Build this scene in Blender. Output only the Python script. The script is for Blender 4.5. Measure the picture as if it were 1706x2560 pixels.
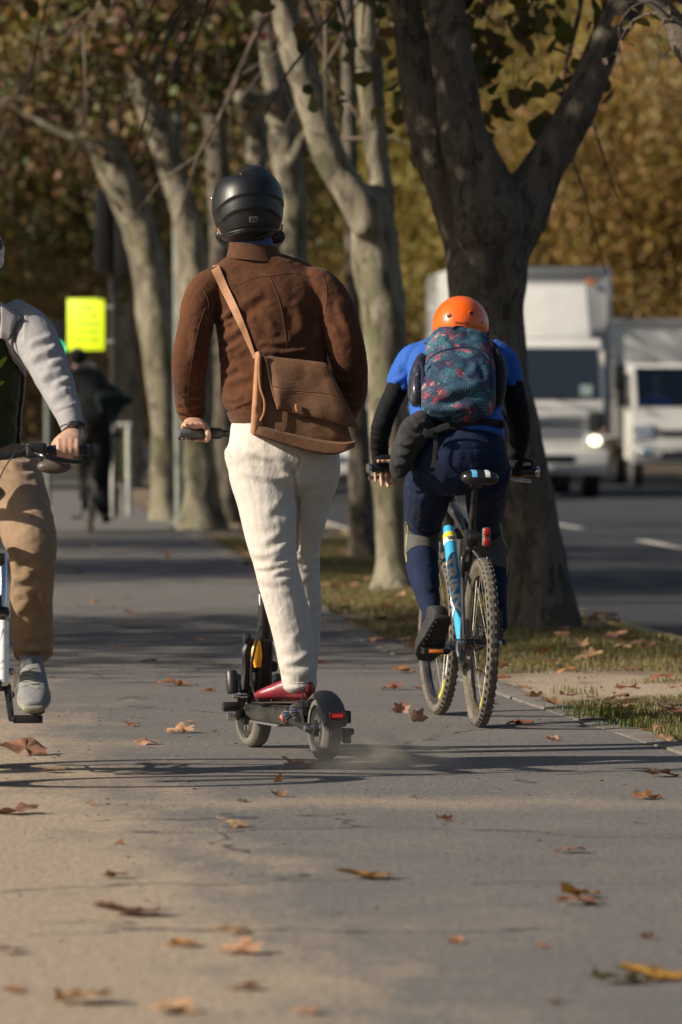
import bpy, bmesh, math, random
import numpy as np
from mathutils import Vector, Matrix, noise
from mathutils.bvhtree import BVHTree

R = math.radians
random.seed(7)
for o in list(bpy.data.objects):
    bpy.data.objects.remove(o)
sc = bpy.context.scene
COL = sc.collection

# ------------------------------------------------------------------ camera
CAM_H = 1.23
LENS = 230.0
FPX = LENS / 36.0 * 2560.0
PITCH = math.atan((1280 - 1028) / FPX)
cd = bpy.data.cameras.new('camera')
cam = bpy.data.objects.new('camera', cd)
COL.objects.link(cam)
cd.sensor_fit = 'VERTICAL'
cd.sensor_width = 24.0
cd.sensor_height = 36.0
cd.lens = LENS
cd.clip_end = 3000
cd.clip_start = 0.5
cam.location = (0, 0, CAM_H)
cam.rotation_euler = (R(90) - PITCH, 0, 0)
cd.dof.use_dof = True
cd.dof.focus_distance = 23.9
cd.dof.aperture_fstop = 5.7
sc.camera = cam

# ------------------------------------------------------------------ light
SUN_EL = R(27)
SUN_H = Vector((-0.965, -0.262)).normalized()      # horizontal direction towards the sun
w = bpy.data.worlds.new('World')
sc.world = w
w.use_nodes = True
nt = w.node_tree
for n in list(nt.nodes):
    nt.nodes.remove(n)
sky = nt.nodes.new('ShaderNodeTexSky')
sky.sky_type = 'NISHITA'
sky.sun_disc = False
sky.sun_elevation = SUN_EL
sky.sun_rotation = math.atan2(SUN_H.x, SUN_H.y)
sky.dust_density = 2.0
bg = nt.nodes.new('ShaderNodeBackground')
bg.inputs[1].default_value = 0.055
wo = nt.nodes.new('ShaderNodeOutputWorld')
nt.links.new(sky.outputs[0], bg.inputs[0])
nt.links.new(bg.outputs[0], wo.inputs[0])
ld = bpy.data.lights.new('sun', 'SUN')
ld.energy = 5.0
ld.angle = R(0.55)
ld.color = (1.0, 0.90, 0.76)
sun = bpy.data.objects.new('sun', ld)
COL.objects.link(sun)
to_sun = Vector((SUN_H.x * math.cos(SUN_EL), SUN_H.y * math.cos(SUN_EL), math.sin(SUN_EL)))
sun.rotation_euler = to_sun.to_track_quat('Z', 'Y').to_euler()
sun.location = (-20, -10, 30)
vs = sc.view_settings
vs.view_transform = 'Standard'
vs.look = 'None'
vs.gamma = 1
vs.exposure = 0.55
sc.cycles.use_denoising = True
sc.cycles.max_bounces = 6
sc.cycles.transparent_max_bounces = 6
sc.cycles.sample_clamp_indirect = 6

# ------------------------------------------------------------------ photo pixel <-> place
_f = Vector((0, math.cos(PITCH), -math.sin(PITCH)))
_u = Vector((0, math.sin(PITCH), math.cos(PITCH)))
CAMV = Vector((0, 0, CAM_H))

def P(x, y, d):
    """Point seen at photograph pixel (x, y) at distance d along the path."""
    v = _f + _u * ((1280 - y) / FPX) + Vector(((x - 853) / FPX, 0, 0))
    return CAMV + v * (d / v.y)

def V(x, y, d):
    return P(x * 1.088, y * 1.088, d)

def G(x, y, z=0.0):
    v = _f + _u * ((1280 - y) / FPX) + Vector(((x - 853) / FPX, 0, 0))
    return CAMV + v * ((z - CAM_H) / v.z)

def to_px(co):
    """numpy (n,3) world -> photo pixels"""
    r = co - np.array(CAMV)
    dep = r @ np.array(_f)
    return np.stack([853 + FPX * r[:, 0] / dep, 1280 - FPX * (r @ np.array(_u)) / dep], 1)

# ------------------------------------------------------------------ object helpers
ORG = {}

def tag(o, label, cat, group=None):
    o['label'] = label
    o['category'] = cat
    if group:
        o['group'] = group
    return o

def empty(name, loc, rz=0.0):
    o = bpy.data.objects.new(name, None)
    COL.objects.link(o)
    o.location = loc
    o.rotation_euler = (0, 0, rz)
    o.empty_display_size = 0.1
    ORG[o] = Vector(loc)
    return o

def thing(name, label, cat, loc=(0, 0, 0), rz=0.0, group=None):
    return tag(empty(name, loc, rz), label, cat, group)

def mesh_of(vf, name='m', smooth=True, sharp=None):
    me = bpy.data.meshes.new(name)
    v, f = vf
    me.from_pydata([tuple(p) for p in v], [], f)
    me.update()
    if smooth:
        me.polygons.foreach_set('use_smooth', [True] * len(me.polygons))
        if sharp is not None:
            me.set_sharp_from_angle(angle=R(sharp))
    return me

def link(name, me, m, parent=None, org=None, local=False):
    """org: world origin for a top-level object. Mesh coordinates are world ones unless local."""
    o = bpy.data.objects.new(name, me)
    COL.objects.link(o)
    off = Vector((0, 0, 0))
    if parent is not None:
        o.parent = parent
        off = ORG[parent]
    elif org is not None:
        off = Vector(org)
        o.location = off
    ORG[o] = off
    if not local and off.length > 0:
        me.transform(Matrix.Translation(-off))
    ms = m if isinstance(m, (list, tuple)) else [m]
    if not me.materials:
        for x in ms:
            me.materials.append(x)
    return o

def mk(name, vf, m, parent=None, org=None, local=False, smooth=True, sharp=40):
    return link(name, mesh_of(vf, name, smooth, sharp), m, parent, org, local)

def struct(name, vf, m, **k):
    o = mk(name, vf, m, **k)
    o['kind'] = 'structure'
    return o

def join(*parts):
    V_, F_ = [], []
    for v, f in parts:
        b = len(V_)
        V_ += [tuple(p) for p in v]
        F_ += [tuple(i + b for i in q) for q in f]
    return V_, F_

def xf(vf, M):
    return [tuple(M @ Vector(p)) for p in vf[0]], vf[1]

def move(vf, d):
    return xf(vf, Matrix.Translation(Vector(d)))

# ------------------------------------------------------------------ shapes
def bx(x0, x1, y0, y1, z0, z1, b=0.004, seg=2):
    bm = bmesh.new()
    bmesh.ops.create_cube(bm, size=1)
    for v in bm.verts:
        v.co = Vector(((x0 + x1) / 2 + v.co.x * (x1 - x0), (y0 + y1) / 2 + v.co.y * (y1 - y0), (z0 + z1) / 2 + v.co.z * (z1 - z0)))
    if b > 0:
        bmesh.ops.bevel(bm, geom=list(bm.edges), offset=b, segments=seg, affect='EDGES', profile=0.6)
    return from_bm(bm)

def from_bm(bm):
    bm.verts.index_update()
    v = [tuple(q.co) for q in bm.verts]
    f = [tuple(q.index for q in p.verts) for p in bm.faces]
    bm.free()
    return v, f

def prism(poly, x0, x1, b=0.01, seg=2):
    """side profile [(y,z)] extruded along x"""
    bm = bmesh.new()
    a = [bm.verts.new((x0, y, z)) for y, z in poly]
    c = [bm.verts.new((x1, y, z)) for y, z in poly]
    n = len(poly)
    bm.faces.new(a)
    bm.faces.new(c[::-1])
    for i in range(n):
        bm.faces.new((a[i], c[i], c[(i + 1) % n], a[(i + 1) % n]))
    bmesh.ops.recalc_face_normals(bm, faces=bm.faces)
    if b > 0:
        bmesh.ops.bevel(bm, geom=list(bm.edges), offset=b, segments=seg, affect='EDGES', profile=0.6)
    return from_bm(bm)

def catmull(pts, res):
    """pts: list of equal-length tuples -> resampled list"""
    a = np.array(pts, float)
    n = len(a)
    out = []
    for i in range(n - 1):
        p0 = a[max(i - 1, 0)]
        p1 = a[i]
        p2 = a[i + 1]
        p3 = a[min(i + 2, n - 1)]
        for k in range(res):
            t = k / res
            out.append(0.5 * ((2 * p1) + (p2 - p0) * t + (2 * p0 - 5 * p1 + 4 * p2 - p3) * t * t + (3 * p1 - p0 - 3 * p2 + p3) * t ** 3))
    out.append(a[-1])
    return np.array(out)

def loft(secs, ref=(1, 0, 0), n=20, res=4, p=2.0, cap=0.5, axis=None):
    """secs: (x,y,z,a,b): ellipse half-sizes a along ref, b across; smooth closed surface."""
    s = catmull(secs, res) if res > 1 else np.array(secs, float)
    m = len(s)
    ref = np.array(ref, float)
    verts, faces = [], []
    th = np.linspace(0, 2 * math.pi, n, endpoint=False)
    ct, st = np.cos(th), np.sin(th)
    ct = np.sign(ct) * np.abs(ct) ** (2 / p)
    st = np.sign(st) * np.abs(st) ** (2 / p)
    rings = []
    for i in range(m):
        t = s[min(i + 1, m - 1), :3] - s[max(i - 1, 0), :3]
        t /= np.linalg.norm(t) + 1e-9
        if axis is not None:
            t = np.array(axis, float)
        lat = ref - t * (ref @ t)
        lat /= np.linalg.norm(lat) + 1e-9
        dep = np.cross(t, lat)
        rings.append((s[i, :3], t, lat, dep, max(s[i, 3], 1e-4), max(s[i, 4], 1e-4)))
    c, t, lat, dep, a, b = rings[0]
    allr = [(c - t * min(a, b) * cap * 0.85, lat, dep, a * 0.35, b * 0.35), (c - t * min(a, b) * cap * 0.55, lat, dep, a * 0.75, b * 0.75)]
    allr += [(q[0], q[2], q[3], q[4], q[5]) for q in rings]
    c, t, lat, dep, a, b = rings[-1]
    allr += [(c + t * min(a, b) * cap * 0.55, lat, dep, a * 0.75, b * 0.75), (c + t * min(a, b) * cap * 0.85, lat, dep, a * 0.35, b * 0.35)]
    for c, lat, dep, a, b in allr:
        for k in range(n):
            verts.append(tuple(c + lat * (a * ct[k]) + dep * (b * st[k])))
    for i in range(len(allr) - 1):
        for k in range(n):
            q = (k + 1) % n
            faces.append((i * n + k, i * n + q, (i + 1) * n + q, (i + 1) * n + k))
    faces.append(tuple(range(n))[::-1])
    faces.append(tuple((len(allr) - 1) * n + k for k in range(n)))
    return verts, faces

def tube(pts, r, n=8, res=1, closed=False, flat=1.0, flat_axis=None):
    pts = [tuple(p) for p in pts]
    rr = list(r) if isinstance(r, (list, tuple)) else [r] * len(pts)
    if res > 1:
        q = catmull([tuple(p) + (a,) for p, a in zip(pts, rr)], res)
        pts, rr = q[:, :3], q[:, 3]
    a = np.array(pts, float)
    m = len(a)
    verts, faces = [], []
    prev = None
    for i in range(m):
        if closed:
            t = a[(i + 1) % m] - a[(i - 1) % m]
        else:
            t = a[min(i + 1, m - 1)] - a[max(i - 1, 0)]
        t = t / (np.linalg.norm(t) + 1e-9)
        if flat_axis is not None:
            u = np.array(flat_axis, float)
        elif prev is None:
            u = np.array((0, 0, 1.0)) if abs(t[2]) < 0.9 else np.array((1.0, 0, 0))
        else:
            u = prev
        u = u - t * (u @ t)
        u = u / (np.linalg.norm(u) + 1e-9)
        prev = u
        v = np.cross(t, u)
        for k in range(n):
            th = 2 * math.pi * k / n
            verts.append(tuple(a[i] + (u * math.cos(th) * flat + v * math.sin(th)) * rr[i]))
    for i in range(m if closed else m - 1):
        for k in range(n):
            q = (k + 1) % n
            j = (i + 1) % m
            faces.append((i * n + k, i * n + q, j * n + q, j * n + k))
    if not closed:
        faces.append(tuple(range(n))[::-1])
        faces.append(tuple((m - 1) * n + k for k in range(n)))
    return verts, faces

def cyl(a, b, r, n=14, r2=None):
    a, b = Vector(a), Vector(b)
    return tube([a, b], [r, r if r2 is None else r2], n)

def rod(a, b, r, n=12, bev=0.15):
    """cylinder with slightly rounded rims"""
    a, b = Vector(a), Vector(b)
    t = (b - a).normalized() * min(r * bev * 2, (b - a).length * 0.3)
    return tube([a, a + t * .02, a + t, b - t, b - t * .02, b], [r * .6, r * (1 - bev), r, r, r * (1 - bev), r * .6], n)

def ball(c, rx, ry=None, rz=None, n=16, m=10):
    ry = rx if ry is None else ry
    rz = rx if rz is None else rz
    v, f = [], []
    for i in range(1, m):
        ph = math.pi * i / m
        for k in range(n):
            th = 2 * math.pi * k / n
            v.append((c[0] + rx * math.sin(ph) * math.cos(th), c[1] + ry * math.sin(ph) * math.sin(th), c[2] + rz * math.cos(ph)))
    for i in range(m - 2):
        for k in range(n):
            q = (k + 1) % n
            f.append((i * n + k, (i + 1) * n + k, (i + 1) * n + q, i * n + q))
    t = len(v)
    v.append((c[0], c[1], c[2] + rz))
    v.append((c[0], c[1], c[2] - rz))
    for k in range(n):
        q = (k + 1) % n
        f.append((t, k, q))
        f.append((t + 1, (m - 2) * n + q, (m - 2) * n + k))
    return v, f

def lathe_x(prof, n=32):
    """profile [(x, r)] closed loop revolved about the x axis"""
    v, f = [], []
    m = len(prof)
    for k in range(n):
        th = 2 * math.pi * k / n
        for x, r in prof:
            v.append((x, r * math.sin(th), r * math.cos(th)))
    for k in range(n):
        q = (k + 1) % n
        for i in range(m):
            j = (i + 1) % m
            f.append((k * m + i, q * m + i, q * m + j, k * m + j))
    return v, f

def sheet(rows, ncol=None):
    """grid of points rows[i][j] -> quads"""
    v, f = [], []
    nc = len(rows[0])
    for r in rows:
        v += [tuple(p) for p in r]
    for i in range(len(rows) - 1):
        for j in range(nc - 1):
            f.append((i * nc + j, i * nc + j + 1, (i + 1) * nc + j + 1, (i + 1) * nc + j))
    return v, f

def slab(rows, off):
    """closed thick sheet: rows of points plus a copy moved by off(vector)"""
    v, f = sheet(rows)
    off = Vector(off)
    n = len(v)
    nc = len(rows[0])
    nr = len(rows)
    v2 = v + [tuple(Vector(p) + off) for p in v]
    f2 = list(f) + [tuple(i + n for i in q[::-1]) for q in f]
    border = [j for j in range(nc)] + [i * nc + nc - 1 for i in range(1, nr)] + [(nr - 1) * nc + j for j in range(nc - 2, -1, -1)] + [i * nc for i in range(nr - 2, 0, -1)]
    for k in range(len(border)):
        a, b = border[k], border[(k + 1) % len(border)]
        f2.append((b, a, a + n, b + n))
    return v2, f2

def cushion(top, bot, d, thick, bulge, nu=18, nv=12, dfun=None):
    """pillow-like panel between two photo-space curves at depth d; front bulges to the viewer's side"""
    t = catmull([tuple(p) for p in top], 8)
    b = catmull([tuple(p) for p in bot], 8)
    def samp(c, u):
        k = u * (len(c) - 1)
        i = min(int(k), len(c) - 2)
        return c[i] + (c[i + 1] - c[i]) * (k - i)
    rows = []
    for i in range(nv + 1):
        w_ = i / nv
        row = []
        for j in range(nu + 1):
            u = j / nu
            q = samp(t, u) * (1 - w_) + samp(b, u) * w_
            e = min(1, (max(0, min(u, 1 - u)) * 6)) ** .5 * min(1, (max(0, min(w_, 1 - w_)) * 6)) ** .5
            dd = d + (dfun(u, w_) if dfun else 0)
            row.append(P(q[0], q[1], dd - bulge * e))
        rows.append(row)
    return slab(rows, (0, thick, 0))

def fuse(parts, voxel=0.007, smooth=6, name='fused'):
    """union of overlapping closed shapes into one continuous skin"""
    me = mesh_of(join(*parts), name, False)
    bm = bmesh.new()
    bm.from_mesh(me)
    bmesh.ops.recalc_face_normals(bm, faces=bm.faces)
    bm.to_mesh(me)
    bm.free()
    o = bpy.data.objects.new('fuse_work', me)
    COL.objects.link(o)
    md = o.modifiers.new('r', 'REMESH')
    md.mode = 'VOXEL'
    md.voxel_size = voxel
    if smooth:
        ms = o.modifiers.new('s', 'SMOOTH')
        ms.factor = 0.5
        ms.iterations = smooth
    dg = bpy.context.evaluated_depsgraph_get()
    dg.update()
    out = bpy.data.meshes.new_from_object(o.evaluated_get(dg))
    bpy.data.objects.remove(o)
    out.name = name
    out.polygons.foreach_set('use_smooth', [True] * len(out.polygons))
    return out

def decimate(me, ratio):
    o = bpy.data.objects.new('deci_work', me)
    COL.objects.link(o)
    md = o.modifiers.new('d', 'DECIMATE')
    md.ratio = ratio
    dg = bpy.context.evaluated_depsgraph_get()
    dg.update()
    out = bpy.data.meshes.new_from_object(o.evaluated_get(dg))
    bpy.data.objects.remove(o)
    out.polygons.foreach_set('use_smooth', [True] * len(out.polygons))
    return out

def get_co(me):
    a = np.empty(len(me.vertices) * 3)
    me.vertices.foreach_get('co', a)
    return a.reshape(-1, 3)

def get_no(me):
    a = np.empty(len(me.vertices) * 3)
    me.vertices.foreach_get('normal', a)
    return a.reshape(-1, 3)

def set_co(me, a):
    me.vertices.foreach_set('co', a.ravel())
    me.update()

def seg_dist(px, pts):
    """distance and sign (below line positive) of pixels to a polyline; t = position along"""
    pts = catmull(pts, 6) if len(pts) > 2 else np.array(pts, float)
    best = np.full(len(px), 1e9)
    sg = np.zeros(len(px))
    tt = np.zeros(len(px))
    n = len(pts) - 1
    for i in range(n):
        a, b = pts[i], pts[i + 1]
        ab = b - a
        L = ab @ ab + 1e-9
        t = np.clip(((px - a) @ ab) / L, 0, 1)
        q = a + t[:, None] * ab
        dv = px - q
        d = np.hypot(dv[:, 0], dv[:, 1])
        m = d < best
        best[m] = d[m]
        cr = ab[0] * dv[:, 1] - ab[1] * dv[:, 0]
        sg[m] = np.sign(cr[m])
        tt[m] = ((i + t) / n)[m]
    return best, sg, tt

def folds(me, lines, both=False):
    """lines: (pts_px, width_px, amp_m[, kind]) pushes cloth folds into the side that faces the path behind the camera"""
    co, no = get_co(me), get_no(me)
    px = to_px(co)
    face = np.clip(-no[:, 1] * 1.6 + 0.35, 0, 1) if not both else np.ones(len(co))
    tot = np.zeros(len(co))
    for ln in lines:
        pts, wd, amp = ln[:3]
        kind = ln[3] if len(ln) > 3 else 'fold'
        d, s, t = seg_dist(px, pts)
        end = np.clip(np.minimum(t, 1 - t) * 5, 0, 1) if kind != 'step' and kind != 'groove' else 1
        if kind == 'fold':
            sd = d * s
            prof = np.exp(-(sd / wd) ** 2) - 0.75 * np.exp(-((sd - 1.7 * wd) / wd) ** 2)
        elif kind == 'groove':
            prof = -np.exp(-(d / wd) ** 2)
        elif kind == 'step':       # raised above the line, dropping below it
            sd = d * s
            prof = np.where(sd < 0, np.exp(sd / (wd * 6)), np.exp(-(sd / wd) ** 2))
        tot += amp * prof * end
    set_co(me, co + no * (tot * face)[:, None])

def crumple(me, amp, scale, stretch=(1, 1, 1), seed=0.0, ridged=True):
    co, no = get_co(me), get_no(me)
    s = Vector(stretch)
    d = np.empty(len(co))
    for i, c in enumerate(co):
        q = Vector((c[0] * s.x, c[1] * s.y, c[2] * s.z)) * scale + Vector((seed, seed * 1.7, -seed))
        v = noise.noise(q)
        if ridged:
            v = (1 - abs(v) * 2.2) * 0.6 + noise.noise(q * 2.3) * 0.4
        d[i] = v
    set_co(me, co + no * (d * amp)[:, None])

def on_surface(bvh, pts_px, d0, off=0.002, res=6):
    """drop photo-space polyline onto a surface from the near side"""
    q = catmull([tuple(p) for p in pts_px], res)
    out = []
    for x, y in q:
        a = P(x, y, d0 - 1.0)
        dr = (a - CAMV).normalized()
        h = bvh.ray_cast(a, dr, 3.0)
        if h[0] is not None:
            out.append(h[0] - dr * off)
    return out

def bvh_of(me):
    co = [v.co.copy() for v in me.vertices]
    return BVHTree.FromPolygons(co, [tuple(p.vertices) for p in me.polygons])
# ------------------------------------------------------------------ materials
MATS = {}

def new_mat(name):
    m = bpy.data.materials.new(name)
    m.use_nodes = True
    t = m.node_tree
    b = t.nodes['Principled BSDF']
    MATS[name] = m
    return m, t, b

def N(t, kind, **k):
    n = t.nodes.new(kind)
    for a, v in k.items():
        if a.startswith('i_'):
            n.inputs[a[2:].replace('_', ' ')].default_value = v
        else:
            setattr(n, a, v)
    return n

def ramp(t, fac, stops, interp='LINEAR'):
    r = t.nodes.new('ShaderNodeValToRGB')
    r.color_ramp.interpolation = interp
    e = r.color_ramp.elements
    while len(e) < len(stops):
        e.new(0.5)
    for q, (p, c) in zip(e, stops):
        q.position = p
        q.color = tuple(c) + (1,) if len(c) == 3 else c
    t.links.new(fac, r.inputs[0])
    return r.outputs[0]

def coords(t, scale=(1, 1, 1), kind='Object', rot=(0, 0, 0)):
    c = t.nodes.new('ShaderNodeTexCoord')
    mp = t.nodes.new('ShaderNodeMapping')
    mp.inputs['Scale'].default_value = scale
    mp.inputs['Rotation'].default_value = rot
    t.links.new(c.outputs[kind], mp.inputs[0])
    return mp.outputs[0]

def noise_n(t, vec, scale, detail=4, rough=0.6, dist=0.0):
    n = N(t, 'ShaderNodeTexNoise')
    n.inputs['Scale'].default_value = scale
    n.inputs['Detail'].default_value = detail
    n.inputs['Roughness'].default_value = rough
    n.inputs['Distortion'].default_value = dist
    t.links.new(vec, n.inputs['Vector'])
    return n.outputs[0]

def mixc(t, fac, a, b, mode='MIX'):
    n = t.nodes.new('ShaderNodeMix')
    n.data_type = 'RGBA'
    n.blend_type = mode
    for s, v in ((n.inputs[0], fac), (n.inputs[6], a), (n.inputs[7], b)):
        if hasattr(v, 'is_output'):
            t.links.new(v, s)
        elif isinstance(v, (int, float)):
            s.default_value = v
        else:
            s.default_value = tuple(v) + (1,)
    return n.outputs[2]

def math_n(t, op, a, b=None, clamp=False):
    n = t.nodes.new('ShaderNodeMath')
    n.operation = op
    n.use_clamp = clamp
    for i, v in enumerate((a, b)):
        if v is None:
            continue
        if hasattr(v, 'is_output'):
            t.links.new(v, n.inputs[i])
        else:
            n.inputs[i].default_value = v
    return n.outputs[0]

def bump(t, b, height, strength=0.3, dist=0.01):
    n = t.nodes.new('ShaderNodeBump')
    n.inputs['Strength'].default_value = strength
    n.inputs['Distance'].default_value = dist
    t.links.new(height, n.inputs['Height'])
    t.links.new(n.outputs[0], b.inputs['Normal'])
    return n

def plain(name, c, rough=0.5, metal=0.0, var=0.15, scale=30, bumps=0.0, coat=0.0, sheen=0.0, dirt=None, bscale=None, stretch=(1, 1, 1)):
    """simple material with gentle uneven colour and roughness, optional grime"""
    m, t, b = new_mat(name)
    v = coords(t, stretch)
    n1 = noise_n(t, v, scale, 5)
    dark = tuple(x * (1 - var) for x in c)
    lite = tuple(min(1, x * (1 + var)) for x in c)
    col = ramp(t, n1, [(0.3, dark), (0.7, lite)])
    if dirt:
        n2 = noise_n(t, v, scale * 0.4, 6, 0.7)
        f = ramp(t, n2, [(0.45, (0, 0, 0)), (0.75, (dirt[3],) * 3)])
        col = mixc(t, f, col, dirt[:3])
    t.links.new(col, b.inputs['Base Color'])
    b.inputs['Roughness'].default_value = rough
    b.inputs['Metallic'].default_value = metal
    b.inputs['Coat Weight'].default_value = coat
    if sheen:
        b.inputs['Sheen Weight'].default_value = sheen
        b.inputs['Sheen Roughness'].default_value = 0.5
    if bumps:
        n3 = noise_n(t, v, bscale or scale * 3, 4)
        bump(t, b, n3, bumps, 0.01)
    return m

def emit(name, c, s):
    m, t, b = new_mat(name)
    b.inputs['Base Color'].default_value = tuple(c) + (1,)
    b.inputs['Emission Color'].default_value = tuple(c) + (1,)
    b.inputs['Emission Strength'].default_value = s
    return m

def glassy(name, c, rough=0.05):
    m, t, b = new_mat(name)
    b.inputs['Base Color'].default_value = tuple(c) + (1,)
    b.inputs['Roughness'].default_value = rough
    b.inputs['Coat Weight'].default_value = 0.6
    b.inputs['IOR'].default_value = 1.9
    return m

def leafy(name, stops, trans=0.35, rough=0.6):
    """each leaf takes its own colour"""
    m, t, b = new_mat(name)
    g = N(t, 'ShaderNodeNewGeometry')
    col = ramp(t, g.outputs['Random Per Island'], stops)
    v = coords(t)
    oi = N(t, 'ShaderNodeObjectInfo')
    hs = N(t, 'ShaderNodeHueSaturation')
    t.links.new(col, hs.inputs['Color'])
    t.links.new(math_n(t, 'ADD', math_n(t, 'MULTIPLY', oi.outputs['Random'], .05), .475), hs.inputs['Hue'])
    cl = noise_n(t, v, .8, 4, .6)
    t.links.new(math_n(t, 'ADD', math_n(t, 'MULTIPLY', cl, 1.5), .3), hs.inputs['Value'])
    hs.inputs['Saturation'].default_value = 1.12
    col = hs.outputs[0]
    n1 = noise_n(t, v, 25, 3)
    col = mixc(t, 0.5, col, ramp(t, n1, [(0.3, (0.45, 0.4, 0.36)), (0.7, (1, 1, 1))]), 'MULTIPLY')
    t.links.new(col, b.inputs['Base Color'])
    b.inputs['Roughness'].default_value = rough
    tr = N(t, 'ShaderNodeBsdfTranslucent')
    t.links.new(col, tr.inputs[0])
    mx = N(t, 'ShaderNodeMixShader')
    mx.inputs[0].default_value = trans
    t.links.new(b.outputs[0], mx.inputs[1])
    t.links.new(tr.outputs[0], mx.inputs[2])
    t.links.new(mx.outputs[0], t.nodes['Material Output'].inputs[0])
    return m

# ground surfaces -------------------------------------------------
def asphalt_mat(name, base, sandy, edge):
    """edge: None or (x0, slope) line of the sandy left border: x = x0 + slope*y"""
    m, t, b = new_mat(name)
    v = coords(t)
    fine = noise_n(t, v, 160, 3, 0.7)
    col = ramp(t, fine, [(0.25, tuple(x * 0.55 for x in base)), (0.5, base), (0.78, tuple(x * 1.75 for x in base))])
    patch = noise_n(t, v, 1.3, 6, 0.65)
    col = mixc(t, 0.75, col, ramp(t, patch, [(0.3, (0.74, 0.75, 0.78)), (0.7, (1.1, 1.06, 1.0))]), 'MULTIPLY')
    vo = N(t, 'ShaderNodeTexVoronoi')
    vo.inputs['Scale'].default_value = 120
    t.links.new(v, vo.inputs['Vector'])
    stones = ramp(t, vo.outputs['Distance'], [(0.06, (1, 1, 1)), (0.16, (0, 0, 0))])
    col = mixc(t, math_n(t, 'MULTIPLY', stones, 0.35), col, (0.30, 0.28, 0.25))
    if edge:
        sep = N(t, 'ShaderNodeSeparateXYZ')
        t.links.new(v, sep.inputs[0])
        line = math_n(t, 'ADD', math_n(t, 'MULTIPLY', sep.outputs[1], edge[1]), edge[0])
        dist = math_n(t, 'SUBTRACT', sep.outputs[0], line)          # metres right of the border
        n2 = noise_n(t, coords(t, (1.6, 0.55, 1)), 1.6, 7, 0.68)
        n2b = math_n(t, 'MULTIPLY', math_n(t, 'SUBTRACT', n2, 0.5), 2.3)
        q = math_n(t, 'ADD', math_n(t, 'MULTIPLY', dist, -1.25), n2b)
        f = ramp(t, math_n(t, 'ADD', q, 0.55), [(0.18, (0, 0, 0)), (0.85, (0.93, 0.93, 0.93))])
        # thin dust blown over the asphalt
        n3 = noise_n(t, coords(t, (1.1, 0.40, 1)), 1.3, 6, 0.7, 0.6)
        f3 = ramp(t, n3, [(0.52, (0, 0, 0)), (0.76, (0.30, 0.30, 0.30))])
        near = ramp(t, math_n(t, 'MULTIPLY', sep.outputs[1], 1 / 60.0), [(0.3, (1, 1, 1)), (0.42, (0.15, 0.15, 0.15))])
        f3 = math_n(t, 'MULTIPLY', f3, near)
        f = math_n(t, 'MAXIMUM', f, f3)
        bandd = math_n(t, 'ABSOLUTE', math_n(t, 'SUBTRACT', sep.outputs[1], math_n(t, 'ADD', math_n(t, 'MULTIPLY', n3, 1.2), 19.95)))
        band = math_n(t, 'MULTIPLY', math_n(t, 'SUBTRACT', 1.0, math_n(t, 'DIVIDE', bandd, .45), True), .6)
        fade = ramp(t, math_n(t, 'MULTIPLY', dist, .3), [(.3, (1, 1, 1)), (.75, (0, 0, 0))])
        f = math_n(t, 'MAXIMUM', f, math_n(t, 'MULTIPLY', band, fade))
        f = math_n(t, 'MULTIPLY', f, ramp(t, fine, [(0.2, (0.55, 0.55, 0.55)), (0.6, (1, 1, 1))]))
        scol = ramp(t, noise_n(t, v, 60, 5, 0.7), [(0.3, tuple(x * 0.72 for x in sandy)), (0.7, tuple(x * 1.2 for x in sandy))])
        col = mixc(t, f, col, scol)
    t.links.new(col, b.inputs['Base Color'])
    b.inputs['Roughness'].default_value = 0.85
    b.inputs['Specular IOR Level'].default_value = 0.3
    mid = noise_n(t, coords(t, (1, .28, 1)), 46, 4, .75)
    wv = N(t, 'ShaderNodeVectorMath', operation='ADD')
    wn = N(t, 'ShaderNodeTexNoise'); wn.inputs['Scale'].default_value = 2.5; wn.inputs['Detail'].default_value = 5
    wsc = N(t, 'ShaderNodeVectorMath', operation='SCALE'); wsc.inputs['Scale'].default_value = .5
    t.links.new(v, wn.inputs['Vector']); t.links.new(wn.outputs['Color'], wsc.inputs[0])
    t.links.new(v, wv.inputs[0]); t.links.new(wsc.outputs[0], wv.inputs[1])
    ce = N(t, 'ShaderNodeTexVoronoi', feature='DISTANCE_TO_EDGE'); ce.inputs['Scale'].default_value = .55
    t.links.new(wv.outputs[0], ce.inputs['Vector'])
    crack = math_n(t, 'MULTIPLY', math_n(t, 'LESS_THAN', ce.outputs[0], .007), math_n(t, 'GREATER_THAN', noise_n(t, v, .4, 3), .5))
    col = mixc(t, math_n(t, 'MULTIPLY', crack, .75), col, tuple(x * .25 for x in base))
    col = mixc(t, .8, col, ramp(t, mid, [(.30, (.62, .62, .63)), (.52, (1, 1, 1)), (.72, (1.32, 1.28, 1.22))]), 'MULTIPLY')
    t.links.new(col, b.inputs['Base Color'])
    bump(t, b, math_n(t, 'ADD', math_n(t, 'ADD', fine, stones), mid), 0.7, 0.008)
    return m

M_path = asphalt_mat('path_asphalt', (0.165, 0.154, 0.144), (0.43, 0.335, 0.235), (1.32, -0.098))
M_road = asphalt_mat('road_asphalt', (0.048, 0.050, 0.055), None, None)

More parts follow.
